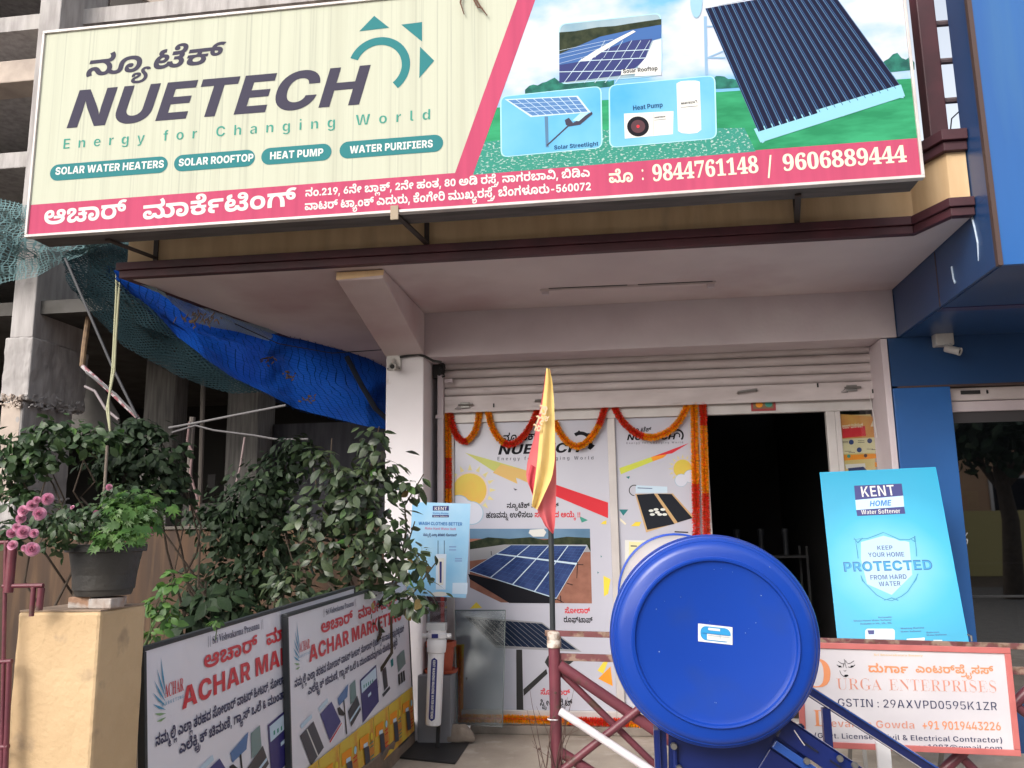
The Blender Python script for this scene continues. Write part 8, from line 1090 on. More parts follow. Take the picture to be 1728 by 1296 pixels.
def rock(name, c, r, m, label, seed, sq=(1, .8, .75)):
    r_ = random.Random(seed); mb = MB(); ph = [r_.uniform(0, 6) for _ in range(6)]
    def fn(u, v):
        t = u*2*math.pi; p = -math.pi/2+v*math.pi; k = 1+.16*math.sin(2*t+ph[0])*math.cos(p)+.10*math.sin(3*t+ph[1]+2*p)+.07*math.sin(5*t+ph[2])*math.cos(p)**2+.06*math.sin(4*p+ph[3])
        x, y, z = math.cos(p)*math.cos(t), math.cos(p)*math.sin(t), math.sin(p); return (c[0]+r*k*x*sq[0], c[1]+r*k*y*sq[1], c[2]+r*max(-.55, k*z)*sq[2])
    mb.grid(fn, 26, 14); mb.uv = None; return solo(name, mb, m, label, 'stone', smooth=True)
rp = at(775, 1236, y=-.02); rock('stone', (rp.x, .0, GZ+.05), .085, mat('rough_stone', (.26, .21, .17), .9, (.16, .13, .11), 8, bump=.8, bscale=30), 'rough brown stone at the foot of the clear glass sheet', 3)
a, b = at(770, 1228, y=.02), at(853, 1029, y=.16)
t = Thing('glass_sheet', 'clear glass sheet leaning against the shop window beside the softener', 'glass sheet', (a.x+.2, .1, .19)); g1 = [at(768, 1030, y=.20), at(853, 1030, y=.20), at(848, 1228, y=.04), at(770, 1222, y=.04)]
t.part('pane', MB().prism(g1[::-1], (0, .006, .001)), glass('leaning_glass', (.66, .70, .71), .0, .12)); t.part('edge', MB().bar(g1[0], g1[3], .005, .008), mat('glass_edge', (.10, .13, .13), .2)); t.part('edge', MB().bar(g1[1], g1[2], .005, .008), mat('glass_edge', (0, 0, 0))); t.part('edge', MB().bar(g1[0], g1[1], .005, .008), mat('glass_edge', (0, 0, 0)))
bt = at(843, 1222, y=.02); solo('paper_cup', MB().lathe([(0, 0), (.016, 0), (.022, .045), (.02, .045), (.014, .004), (0, .004)], (bt.x-.22, .03, .146), n=18), WPLA, 'small crushed white cup on the sill at the foot of the glass sheet', 'cup', smooth=True)

# ================================================================== ledge and the two shop banners
rough(solo('ledge', MB().box(-1.92, -2.9, 0, -1.456, -.02, .228), mat('ledge_cement', (.25, .18, .13), .9, (.16, .12, .09), 5, bump=.4, bscale=30), 'low brown cement ledge that the second banner board stands on', 'ledge', bevel=.015), .02, .12)
def banner(name_label, pxy, d, vp, Lb, Hb, lean, xoff=0):
    TL = atd(*pxy, d); u = ray(*vp).normalized(); v = V((-lean, 0, 1)).normalized(); v = (v-u*v.dot(u)).normalized(); P0 = TL-v*Hb; PN = Panel(P0, u, v, Lb, Hb)
    t = Thing('banner_board', name_label, 'banner', P0, 'matching shop banners leaning by the ledge')
    t.part('panel', MB().obox(PN.w(Lb/2, Hb/2, -.012), PN.u*(Lb/2-.012), PN.v*(Hb/2-.012), PN.n*.011), BOARDW)
    e = .016
    for (a_, b_) in (((0, Hb-e), (Lb, Hb)), ((0, 0), (Lb, e)), ((0, e), (e, Hb-e)), ((Lb-e, e), (Lb, Hb-e))): t.part('frame_rail', MB().obox(PN.w((a_[0]+b_[0])/2, (a_[1]+b_[1])/2, -.010), PN.u*((b_[0]-a_[0])/2-.0005), PN.v*((b_[1]-a_[1])/2-.0005), PN.n*.014), BOARDF, bevel=.002)
    return t, PN
RED2 = mat('banner_red', (.62, .035, .05), .4); INK = mat('banner_ink', (.02, .025, .09), .4); LOGB = mat('banner_logo_blue', (.06, .30, .50), .4)
def banner_art(t, PN, k=1.08):
    W_, H_ = PN.W, PN.H; T = lambda st, s, u, v, w_, h, m, **kw: put(t, PN, st, s, (u, v), (u+w_, v), h, m, px=False, layer=6, **kw)
    put(t, PN, 'S', '|| Sri Vishwakarma Prasanna ||', (.40*k, H_-0.063), (.86*k, H_-0.063), .028, INK, px=False, layer=6)
    put(t, PN, 'K', 'ಆಚಾರ್', (.37*k, H_-0.144), (.80*k, H_-0.144), .050, RED2, px=False, layer=6); put(t, PN, 'K', 'ಮಾರ್ಕೆಟಿಂಗ್', (.88*k, H_-0.144), (1.58*k, H_-0.144), .050, RED2, px=False, layer=6)
    put(t, PN, 'L', 'ACHAR MARKETING', (.22*k, H_-0.252), (1.66*k, H_-0.252), .074, RED2, px=False, layer=6)
    put(t, PN, 'K', 'ನಮ್ಮಲ್ಲಿ ಎಲ್ಲಾ ತರಹದ ಸೋಲಾರ್ ವಾಟರ್ ಹೀಟರ್, ಸೋಲಾರ್ ಲೈಟಿಂಗ್ಸ್, RO ವಾಟರ್ ಪ್ಯೂರಿಫೈಯರ್', (.06*k, H_-0.332), (1.70*k, H_-0.332), .031, INK, px=False, layer=6)
    put(t, PN, 'K', 'ಎಲೆಕ್ಟ್ರಿಕ್ ಚಿಮಣಿ, ಗ್ಯಾಸ್ ಒಲೆ & ಮುಂತಾದವುಗಳು ದೊರೆಯುತ್ತದೆ', (.20*k, H_-0.395), (1.55*k, H_-0.395), .031, INK, px=False, layer=6)
    for i in range(7):
        a0 = 95+i*13; P_ = []
        midx, midy = .125*k, H_-0.181; L1 = .135-.013*i; e_ = V((math.cos(R(a0+5)), math.sin(R(a0+5)))); pn_ = V((-e_.y, e_.x))
        b0 = V((midx, midy-.012*i)); P_ = [tuple(b0), tuple(b0+e_*L1*.5+pn_*.008), tuple(b0+e_*L1+pn_*.003), tuple(b0+e_*L1*.45-pn_*.001)]
        shape(t, PN, P_, LOGB if i < 5 else mat('banner_logo_green', (.25, .42, .20), .4), 5, px=False)
    put(t, PN, 'S', 'ACHAR', (.118*k, H_-0.189), (.235*k, H_-0.189), .044, RED2, px=False, layer=6, thin=4); put(t, PN, 'M', 'MARKETING', (.10*k, H_-0.214), (.235*k, H_-0.214), .012, LOGB, px=False, layer=6, spacing=300)
    s_ = lambda pts, m, ly=5: shape(t, PN, [(a_*k, H_-(.45+(b_-.44)*.62)) for a_, b_ in pts], m, ly, px=False)
    s_([(.10, .60), (.25, .56), (.36, .80), (.21, .86)], mat('banner_plate', (.05, .055, .075), .4)); s_([(.11, .53), (.23, .50), (.24, .53), (.12, .56)], PALEB)
    multi(t, PN, [[(a_*k, H_-(.45+(b_-.44)*.62)) for a_, b_ in ((.17, .585), (.18, .583), (.295, .83), (.285, .835))]], WHITE, 6, px=False)
    s_([(.33, .54), (.47, .50), (.58, .70), (.43, .78)], mat('banner_navy', (.04, .045, .20), .4)); s_([(.31, .49), (.42, .455), (.43, .49), (.32, .52)], PALEB); multi(t, PN, [[(a_*k, H_-(.45+(b_-.44)*.62)) for a_, b_ in ((.43, .79), (.59, .71), (.59, .72), (.44, .80))]], REDP, 5, px=False)
    s_([(.55, .505), (.70, .44), (.68, .54), (.565, .57)], mat('banner_panel_blue', (.08, .18, .40), .4)); multi(t, PN, [[(a_*k, H_-(.45+(b_-.44)*.62)) for a_, b_ in ((.625, .55), (.637, .55), (.66, .83), (.645, .83))]], BLKM, 5, px=False); s_([(.54, .58), (.57, .58), (.64, .66), (.62, .67), (.56, .64)], BLKM)
    s_([(.72, .46), (.80, .44), (.81, .60), (.72, .62)], mat('banner_fridge', (.16, .26, .26), .3)); s_([(.68, .66), (.82, .58), (.87, .72), (.72, .80)], mat('banner_black', (.03, .035, .045), .3)); multi(t, PN, [[(a_*k, H_-(.45+(b_-.44)*.62)) for a_, b_ in ((.70, .74), (.85, .67), (.855, .69), (.705, .76))]], PALEB, 6, px=False)
    s_([(.87, .47), (1.14, .42), (1.16, .76), (.89, .84)], mat('banner_box_navy', (.03, .025, .16), .4)); s_([(.885, .485), (1.13, .44), (1.135, .54), (.89, .59)], PALEB, 6); multi(t, PN, [[(a_*k, H_-(.45+(b_-.44)*.62)) for a_, b_ in ((x_, .53), (x_+.014, .527), (x_+.014, .555), (x_, .558))] for x_ in (.92, .955, .99, 1.025, 1.06)], TEALT, 7, px=False); s_([(.985, .635), (1.035, .625), (1.036, .65), (.986, .66)], PALEB, 6)
    s_([(1.24, .50), (1.31, .49), (1.33, .68), (1.26, .70)], mat('banner_black', (0, 0, 0))); s_([(1.22, .72), (1.36, .69), (1.37, .72), (1.24, .75)], mat('banner_black', (0, 0, 0))); s_([(1.40, .46), (1.45, .45), (1.45, .52), (1.41, .53)], TEAL); s_([(1.52, .46), (1.68, .43), (1.70, .58), (1.54, .62)], mat('banner_fridge', (0, 0, 0))); multi(t, PN, [[(a_*k, H_-(.45+(b_-.44)*.62)) for a_, b_ in ((x_, .64), (x_+.035, .635), (x_+.045, .74), (x_+.01, .75))] for x_ in (1.53, 1.58, 1.63)], BLKM, 5, px=False)
    multi(t, PN, [[(k*(1.12+.05*math.cos(g)+.0), H_-(.53+.06*math.sin(g))), (k*(1.12+.05*math.cos(g+.3)), H_-(.53+.06*math.sin(g+.3))), (k*(1.12+.047*math.cos(g+.3)), H_-(.53+.055*math.sin(g+.3))), (k*(1.12+.047*math.cos(g)), H_-(.53+.055*math.sin(g)))] for g in [x*.3 for x in range(12)]], GREY, 5, px=False)
t1, N1 = banner('banner board behind, its left side next to the yellow gate pillar', (241, 1092), 2.79, (1115, 838), 1.98, 1.01, .055)
banner_art(t1, N1, 1.0)
t2, N2 = banner('banner board in front with a yellow flyer strip along its bottom', (483, 1036), 3.78, (1087, 855), 1.97, 1.0, .05)
banner_art(t2, N2)
for k_ in range(7):
    u0_ = .03+k_*.274
    f = Thing('flyer_strip', 'yellow and orange flyer pinned low on the front banner, %s from the left' % ('one', 'two', 'three', 'four', 'five', 'six', 'seven')[k_], 'flyer', N2.w(u0_, .02), 'flyers along the front banner')
    q_ = [N2.w(u0_, .018, .006), N2.w(u0_+.271, .018, .006), N2.w(u0_+.271, .295, .006+.002*(k_ % 3)), N2.w(u0_, .295, .006+.002*(k_ % 3))]
    f.part('sheet', MB().prism(q_, N2.n*.0015), mat('flyer_strip_yellow', (.70, .50, .05), .5, (.62, .22, .03), 7, lo=.45, hi=.62))
    PF = Panel(N2.w(u0_+.01, .03, .0125), N2.u*1., N2.v, .24, .22); shape(f, PF, [(.005, .15), (.14, .15), (.16, .205), (.01, .21)], ORAN, 1, px=False); shape(f, PF, [(.09, .03), (.17, .02), (.15, .14), (.07, .15)], mat('banner_plate', (0, 0, 0)), 2, px=False); shape(f, PF, [(.06, .15), (.13, .145), (.13, .165), (.065, .17)], PALEB, 3, px=False)
    multi(f, PF, [[(.17, y_), (.23, y_), (.23, y_+.006), (.17, y_+.006)] for y_ in (.03, .05, .07, .12, .14)], TEALT if k_ % 2 else REDP, 1, px=False); shape(f, PF, ell(.205, .175, .02, n=12), YELL if k_ % 2 else CYANL, 2, px=False)

# ================================================================== railing in front of the shop
RY = -1.927
RG = Thing('pipe_railing', 'maroon pipe railing with rusty top bars and crossed braces before the shop', 'railing', (-.36, RY, GZ))
def rp_(x, y, yy=RY): return at(x, y, y=yy)
top = rp_(935, 1085); RG.part('post', MB().tube([V((top.x, RY, GZ)), V((top.x, RY, top.z))], .026, 18), RAILM, smooth=True)
cap = RG.part('post_wrap', MB().lathe([(.026, -.02), (.031, -.018), (.032, .01), (.029, .014), (.032, .02), (.031, .045), (.024, .052), (0, .053)], (top.x, RY, top.z), n=20), mat('white_tape', (.62, .56, .50), .7, (.32, .22, .16), 20, lo=.5, hi=.6, bump=.4), smooth=True)
RG.part('cable_tie', MB().lathe([(.028, -.003), (.031, 0), (.028, .003)], rp_(935, 1213), n=18), WPLA)
def flatbar(a, b, h, m, name='rail', dy=0): a, b = V(a), V(b); a.y += dy; b.y += dy; return RG.part(name, MB().bar(a, b, .02, h), m, bevel=.002)
yv = RY-.0
flatbar(at(920, 1068, y=yv), at(1740, 1091, y=yv), .024, RUST, 'top_rail', -.005); flatbar(at(944, 1109, y=yv), at(1740, 1133, y=yv), .030, RUST, 'second_rail', .012)
def pipe(a, b, r, m=RAILM, name='brace', dy=0):
    a, b = at(*a, y=RY+dy), at(*b, y=RY+dy); return RG.part(name, MB().tube([a, b], r, 14), m, smooth=True)
pipe((944, 1122), (1190, 1290), .024, dy=.004); pipe((944, 1132), (1145, 1330), .015, dy=.035); pipe((948, 1300), (1105, 1175), .017, dy=-.02)
pipe((935, 1262), (1010, 1310), .022, dy=.0); pipe((1650, 1105), (1500, 1240), .022, dy=.02); pipe((1740, 1160), (1560, 1330), .022, dy=.02); pipe((1570, 1225), (1665, 1320), .018, dy=.03); pipe((1700, 1180), (1745, 1215), .018, dy=.03)
RG.part('post', MB().tube([at(1782, 1090, y=RY), V((at(1782, 1090, y=RY).x, RY, GZ))], .026, 16), RAILM, smooth=True); RG.part('post', MB().tube([V((.6, RY, .95)), V((.6, RY, GZ))], .024, 16), RAILM, smooth=True)
solo('white_pipe', MB().tube([at(945, 1200, y=RY-.05), at(1098, 1300, y=RY-.12), at(1160, 1340, y=RY-.14)], .0175, 16), mat('white_pvc', (.72, .68, .72), .35, (.55, .50, .52), 12, lo=.55, hi=.7), 'white plastic pipe tied slanting to the railing post', 'pipe', smooth=True)
solo('white_post_stub', MB().box(at(1477, 1270, y=-2.02).x, -2.05, GZ, at(1500, 1270, y=-2.02).x, -2.03, .60), WPLA, 'white flat post standing below the framed enterprise board', 'post', bevel=.002)
# dead twigs at the foot of the post
tw = MB(); r_ = random.Random(4)
for k in range(13):
    p = rp_(928+r_.uniform(-16, 16), 1310, RY-.03); h = r_.uniform(.08, .38); lean = r_.uniform(-.3, .3); pts = [p]
    for j in range(5): pts.append(pts[-1]+V((lean*h/5+r_.uniform(-.012, .012), r_.uniform(-.012, .012), h/5)))
    tw.tube(pts, [.0022, .002, .0017, .0014, .001, .0006], 4)
    if r_.random() < .5: q = pts[3]; tw.tube([q, q+V((r_.uniform(-.08, .08), 0, r_.uniform(.02, .08)))], .0009, 4)
    if k % 4 == 0: tw.lathe([(0, -.006), (.006, -.003), (.006, .003), (0, .006)], pts[-1], n=8)
solo('dead_twigs', tw, mat('dead_twig', (.10, .06, .05), .9), 'thin dead weed stalks tangled round the railing post', 'weeds')['kind'] = 'stuff'

# flag
FP = Thing('flagpole', 'thin dark pole tied behind the railing post, carrying the flag', 'flagpole', (top.x-.02, RY-.03, .4)); a, b = at(931, 1062, y=RY+.03), at(925, 640, y=RY-.02)
FP.part('pole', MB().tube([V((a.x+.012, RY+.040, .70)), V((a.x+.004, RY+.038, a.z)), b], .0125, 14), mat('dark_pole', (.03, .035, .04), .4), smooth=True)
FLG = Thing('flag', 'folded yellow and red cloth flag hanging limp from its pole', 'flag', b)
def ribbon(L_, R_, y0, amp, ph, n=26, m=9):
    """L_, R_: left and right pixel edges from top to bottom"""
    def smp(P, t):
        t *= len(P)-1; i = min(int(t), len(P)-2); return lerp(P[i], P[i+1], t-i)
    def fn(u, v):
        l, r = smp(L_, v), smp(R_, v); q = lerp(l, r, u); return at(q[0], q[1], y=y0+amp*math.sin(u*7+ph+v*3)*(.25+v)-amp*.4*math.cos(u*3.1))
    return MB().grid(fn, m, n)
Z = lambda *p: z3(*p)
FLG.part('red_cloth', ribbon(Z((650, 95), (640, 180), (615, 330), (585, 480), (540, 640), (530, 740), (565, 830), (600, 940), (650, 1040), (692, 1082)), Z((680, 90), (690, 180), (700, 330), (708, 480), (714, 640), (716, 760), (714, 860), (712, 940), (706, 1040), (698, 1082)), RY-.055, .012, 0), CLOTHR, smooth=True)
FLG.part('yellow_cloth', ribbon(Z((655, 75), (650, 140), (632, 280), (622, 400), (610, 520), (600, 640), (585, 760), (572, 860), (565, 915)), Z((676, 82), (692, 160), (702, 280), (706, 400), (708, 520), (706, 640), (690, 740), (640, 850), (600, 938)), RY-.088, .014, 1.5), CLOTHY, smooth=True)
FLG.part('inner_fold', ribbon(Z((560, 660), (545, 720), (548, 780), (572, 840)), Z((592, 680), (588, 740), (580, 790), (574, 842)), RY-.10, .006, 2.), mat('flag_inner_red', (.45, .03, .05), .65), smooth=True)
FLG.part('tip', MB().tube([at(923.5, 622, y=RY-.07), at(924.5, 640, y=RY-.06)], [.002, .009], 8), CLOTHY); FLG.part('tip', MB().tube([at(928, 627, y=RY-.07), at(927.5, 642, y=RY-.06)], [.002, .008], 8), CLOTHY)
FPn = Panel(at(900, 760, y=RY-.112), (1, 0, 0), (0, 0, 1), .3, .3)
put(FLG, FPn, 'K', 'ಕನ್ನಡ', (911, 730), (925, 686), 11, mat('flag_print', (.66, .48, .30), .6), layer=1)

# ================================================================== framed enterprise board hung on the railing
DY = -1.965
d0_, d1_, d2_ = at(1342, 1083, y=DY-.02), at(1704, 1093, y=DY-.02), at(1716, 1276, y=DY-.035)
u_ = (d1_-d0_); Wd = u_.length; u_.normalize(); v_ = d1_-d2_; v_ = v_-u_*v_.dot(u_); Hd = v_.length; v_.normalize(); PD = Panel(d0_-v_*Hd, u_, v_, Wd, Hd)
DB = Thing('framed_board', 'white contractor board in a salmon frame hanging on the front railing', 'sign', PD.P)
FRS = mat('salmon_frame', (.58, .17, .16), .45, (.50, .14, .13), 8)
DB.part('sheet', MB().obox(PD.w(Wd/2, Hd/2, -.006), PD.u*(Wd/2-.004), PD.v*(Hd/2-.004), PD.n*.006), mat('board_sheet', (.70, .67, .70), .35, (.62, .59, .63), 3, coat=.2, bump=.05, bscale=6))
e = .024
for (a_, b_) in (((0, Hd-e), (Wd, Hd)), ((0, 0), (Wd, e)), ((0, e), (e, Hd-e)), ((Wd-e, e), (Wd, Hd-e))): DB.part('frame_rail', MB().obox(PD.w((a_[0]+b_[0])/2, (a_[1]+b_[1])/2, -.002), PD.u*((b_[0]-a_[0])/2-.0004), PD.v*((b_[1]-a_[1])/2-.0004), PD.n*.009), FRS, bevel=.002)
dz = lambda *pts: [(1340+x/4.454, 1060+y/4.454) for x, y in pts]
ORP = mat('board_orange', (.78, .30, .14), .4); ORL = mat('board_salmon_text', (.68, .30, .22), .4); DINK = mat('board_ink', (.03, .035, .10), .4)
dp = lambda st, s, a, b, h, m, **k: put(DB, PD, st, s, a, b, h, m, **k)
dp('M', 'Sri Shaneshwara Swamy', *dz((598, 207), (968, 214)), 3.4, mat('board_yellow', (.75, .50, .20), .4))
dp('K', 'ದುರ್ಗಾ', *dz((556, 330), (860, 340)), 12, ORP, thin=0); dp('K', 'ಎಂಟರ್‌ಪ್ರೈಸಸ್', *dz((912, 333), (1500, 345)), 11, ORP)
dp('S', 'URGA', *dz((318, 462), (664, 467)), 19.5, ORL, thin=30); dp('S', 'ENTERPRISES', *dz((712, 468), (1530, 485)), 19.5, ORL, thin=30)
dp('M', 'GSTIN : 29AXVPD0595K1ZR', *dz((325, 590), (1532, 620)), 14.5, DINK, thin=34)
dp('M', 'evaraja Gowda', *dz((275, 742), (912, 757)), 13, ORL); dp('L', '+91 9019443226', *dz((962, 760), (1560, 770)), 14.5, ORP, thin=16)
dp('M', '(Govt. Licensed Civil & Electrical Contractor)', *dz((150, 825), (1570, 862)), 9, DINK); dp('M', 'E-mail : durgaenterprisesee1983@gmail.com', *dz((120, 895), (1570, 921)), 8.5, DINK)
dp('S', 'D', *dz((60, 440), (292, 455)), 50, ORP, thin=6); dp('S', 'D', *dz((150, 735), (258, 738)), 27, ORP, thin=4)
def dl(P_, w, m=BLACK): multi(DB, PD, [line(*dz(a, b), w) for a, b in zip(P_, P_[1:])], m, 4)
dl([(375, 232), (382, 262), (392, 300)], .8); dl([(330, 248), (350, 262), (372, 270)], .9); dl([(400, 268), (425, 262), (450, 245)], .9); dl([(320, 275), (345, 290), (360, 292)], 1.1); dl([(405, 290), (430, 296), (458, 275)], 1.1); dl([(342, 318), (352, 345), (372, 362), (395, 366)], .9); dl([(378, 262), (368, 295), (372, 262)], .6); dl([(392, 262), (382, 240), (402, 262)], .6); dl([(372, 318), (382, 324), (392, 316)], .7)
for x_, y_, a_, b_ in ((342, 288, 2.6, 1.5), (435, 287, 2.8, 1.5), (392, 356, 3.6, 1.7)): shape(DB, PD, ell(*dz((x_, y_))[0], a_, b_), BLACK, 5)
for x_ in (1368, 1640): p = at(x_, 1082, y=DY-.01); DB.part('hook', MB().tube([p, p+V((0, .0, .02)), p+V((0, .035, .022))], .004, 6), STEEL)

# ================================================================== solar water heater
TC = at(1207, 1083, y=-3.78); TR_ = .238
H_ = Thing('solar_water_heater', 'big solar water heater with round blue tank end on a navy steel stand', 'water heater', (TC.x, -3.0, GZ))
AX = V((0, 1, 0)); tc = V((TC.x, -3.78, TC.z))
H_.part('shell', MB().lathe([(TR_*.965, .03), (TR_*.965, 1.58), (TR_*.9, 1.6), (0, 1.6)], tc, AX, 96), WTANK, smooth=True)
ec = H_.part('end_cap', MB().lathe([(0, .004), (TR_*.70, .004), (TR_*.745, .001), (TR_*.757, -.006), (TR_*.775, -.007), (TR_*.79, 0), (TR_*.80, .0005), (TR_*.87, .002), (TR_*.905, .005), (TR_*.928, .0095), (TR_*.936, .0135), (TR_*.944, .0135), (TR_*.958, .017), (TR_*.968, .023), (TR_*.974, .029), (TR_*.984, .030), (TR_*.993, .037), (TR_*1.0, .047), (TR_*1.0, .054), (TR_*.992, .058), (TR_*1.004, .062), (TR_*1.004, .082), (TR_*.97, .086)], tc, AX, 128), TANK, smooth=True)
H_.part('end_cap', MB().lathe([(TR_*.97, 1.53), (TR_*1.004, 1.535), (TR_*1.004, 1.61), (0, 1.63)], tc, AX, 64), TANK, smooth=True)
PT = Panel((tc.x-.3, tc.y+.0035, tc.z-.3), (1, 0, 0), (0, 0, 1), .6, .6)
sx, sy = 1207, 1072
stk = lambda x0, y0, x1, y1, m, ly: shape(H_, PT, [(sx+x0, sy+y0), (sx+x1, sy+y0+(x1-x0)*.11), (sx+x1, sy+y1+(x1-x0)*.11), (sx+x0, sy+y1)], m, ly, name='sticker')
stk(-29, -20, 29, 10, WPLA, 1)
shape(H_, PT, [(x, y+(x-1178)*.11) for x, y in rrect(1182, 1055, 1233, 1079, 10)], mat('sticker_blue', (.03, .30, .62), .4), 2); stk(-12, -13, 8, -9, WHITE, 3); stk(-14, -3, 26, 7, WHITE, 3)
multi(H_, PT, [line((sx-22+0, sy-4), (sx+24, sy+1), .8), line((sx-12, sy+0), (sx+24, sy+4), .5), line((sx+8, sy-2), (sx+8, sy+6), .5)], mat('sticker_ink', (.02, .12, .35), .4), 4)
rw_ = random.Random(9)
multi(H_, PT, [ell(1207+rw_.uniform(-125, 125), 1075+rw_.uniform(-120, 130), rw_.uniform(.3, .8), n=8) for _ in range(20)], mat('paint_fleck', (.45, .52, .65), .6), 1, name='paint_flecks')
# stand
def sp(x, y, yy=-3.70): return at(x, y, y=yy)
def inc(mb_name, a, b, yy, w, h, m=NAVY, bev=.002): return H_.part(mb_name, MB().bar(sp(*a, yy), sp(*b, yy), w, h), m, bevel=bev)
# far inclined rail with its bright upper flange
inc('far_rail', (1340, 1151), (1830, 1464), -2.26, .03, .035); fr = H_.part('rail_flange', MB().bar(sp(1340, 1141, -2.262), sp(1830, 1454, -2.262), .05, .006), mat('navy_flange', (.02, .07, .30), .22, coat=.5), bevel=.001)
inc('rail_edge', (1340, 1157), (1830, 1475), -2.285, .004, .004, mat('bare_steel_edge', (.45, .42, .42), .4))
# near inclined side frame: a deep channel with bolts
na, nb = sp(1330, 1212, -3.70), sp(1640, 1420, -3.70); dn = (nb-na).normalized(); dwn = V((dn.z, 0, -dn.x)); dwn = dwn if dwn.z < 0 else -dwn
H_.part('near_rail', MB().prism([na, nb, nb+dwn*.05, na+dwn*.05], (0, .012, 0)), NAVY, bevel=.002); H_.part('near_rail', MB().prism([na, nb, nb+V((0, .014, 0)), na+V((0, .014, 0))], dwn*.004), NAVY)
H_.part('near_rail', MB().prism([na+dwn*.056, nb+dwn*.056, nb+dwn*.075, na+dwn*.075], (0, -.01, 0)), mat('navy_flange', (0, 0, 0)), bevel=.002)
H_.part('side_plate', MB().prism([na+dwn*.08, nb+dwn*.08, nb+dwn*.20, na+dwn*.20], (0, .006, 0)), NAVY, bevel=.002)
for s in (.07, .14, .21, .28, .34): q = na+dn*s+dwn*.026; H_.part('slot', MB().bar(q-dn*.02, q+dn*.02, .004, .008, up=(0, 1, 0)), mat('slot_dark', (.002, .004, .02), .8))
for x_, y_ in ((1417, 1280), (1361, 1284), (1442, 1291)): H_.part('bolt', MB().lathe([(0, -.008), (.006, -.008), (.0075, -.005), (.0075, 0)], sp(x_, y_, -3.715), AX, 12), STEEL, smooth=True)
# saddle plate below the tank
sd2 = [sp(x, y, -3.69) for x, y in ((1128, 1238), (1128, 1420), (1345, 1420), (1345, 1225))]
arc_ = [V((tc.x+TR_*1.02*math.cos(R(g)), -3.69, tc.z+TR_*1.02*math.sin(R(g)))) for g in range(-52, -128, -6)]
H_.part('saddle_plate', MB().prism([sd2[3]]+arc_+[sd2[0], sd2[1], sd2[2]], (0, .006, 0)), NAVY, bevel=.002)
for x0, x1 in ((1103, 1111), (1113, 1124)): p, q = sp(x0, 1232, -3.72 if x0 == 1103 else -3.70), sp(x1, 1232, -3.72 if x0 == 1103 else -3.70); H_.part('leg', MB().box(p.x, p.y, GZ, q.x, p.y+(.004 if x0 != 1103 else .05), p.z), NAVY, bevel=.001)
q = sp(1138, 1258, -3.70); H_.part('leg_flange', MB().tube([V((q.x, -3.70, GZ)), q], .006, 8), NAVY)
for x_, y_ in ((1137, 1258), (1146, 1296)): H_.part('bolt', MB().lathe([(0, -.012), (.007, -.012), (.008, -.006), (.008, 0)], sp(x_, y_, -3.70), AX, 12), STEEL, smooth=True)
for xx in (-.11, .05): H_.part('leg', MB().box(tc.x+xx, -2.30, GZ, tc.x+xx+.035, -2.27, tc.z-.2), NAVY)
H_.part('leg', MB().box(tc.x+.165, -3.68, GZ, tc.x+.2, -3.65, tc.z-.20), NAVY); pass
nz_ = sp(1640, 1420, -3.70); H_.part('foot', MB().box(nz_.x-.01, -3.71, GZ, nz_.x+.02, -3.68, nz_.z), NAVY); H_.part('foot', MB().box(nz_.x-.01, -2.29, GZ, nz_.x+.02, -2.26, nz_.z), NAVY)
H_.part('pale_splinter', MB().tube([sp(1340, 1232, -3.73), sp(1352, 1250, -3.73), sp(1358, 1258, -3.73)], .0012, 5), mat('bare_steel_edge', (0, 0, 0)))

# ================================================================== yellow gate pillar, pot, rose
GP = Thing('gate_pillar', 'square yellow painted gate pillar in the left foreground', 'pillar', (-1.7, -3.28, 0))
rough(GP.part('shaft', MB().prism([(-1.842, -3.40, 0), (-1.570, -3.40, 0), (-1.570, -3.155, 0), (-1.842, -3.155, 0)], (0, 0, 1.237)), PILY, bevel=.010), .006, .09, 5)
GP.part('cap_plaster', MB().prism([(-1.838, -3.396, 1.2375), (-1.574, -3.396, 1.2375), (-1.574, -3.16, 1.2375), (-1.838, -3.16, 1.2375)], (0, 0, .004)), mat('bare_cement_top', (.36, .26, .19), .9, (.26, .19, .14), 12, bump=.5, bscale=50))
pc = at(174, 1012, y=-3.285); px_, py_ = pc.x, -3.285
for i, (a, b, c, d, m) in enumerate(((-.078, -.04, .0, .034, BRK), (.0, -.055, .085, .030, mat('mortar_lump', (.55, .52, .50), .9, (.35, .25, .2), 15, bump=.6)), (-.04, .02, .05, .028, BRK))):
    solo('brick_piece', MB().box(px_+a, py_+b-.02, 1.242, px_+a+.075, py_+b+.055, 1.242+d), m, ['broken reddish brick piece under the left side of the flowerpot', 'whitish mortar covered brick piece under the front of the flowerpot', 'brick piece under the back of the flowerpot'][i], 'brick', bevel=.004)
PO = Thing('potted_rose', 'black plastic pot of pink roses and green leaves on the yellow pillar', 'potted plant', (px_, py_, 1.275))
pz = 1.277; PR = .118; PH = .155
POT = mat('pot_black_worn', (.030, .031, .034), .5, (.055, .05, .045), 5, bump=.25, bscale=60, col3=(.28, .22, .18), sc3=5, s3=(1, 1, 2), lo3=.68, hi3=.8)
PO.part('pot', MB().lathe([(0, .001), (.080, .001), (.084, .012), (.106, PH-.02), (.108, PH), (.100, PH), (.09, .02), (0, .02)], (px_, py_, pz), n=48), POT, smooth=True)
PO.part('rim', MB().lathe([(.106, PH-.022), (.118, PH-.02), (.120, PH-.004), (.117, PH+.002), (.104, PH+.001)], (px_, py_, pz), n=48), POT, smooth=True)
PO.part('soil', MB().lathe([(0, PH-.02), (.104, PH-.025)], (px_, py_, pz), n=24), DIRT)
top_ = V((px_, py_, pz+PH))
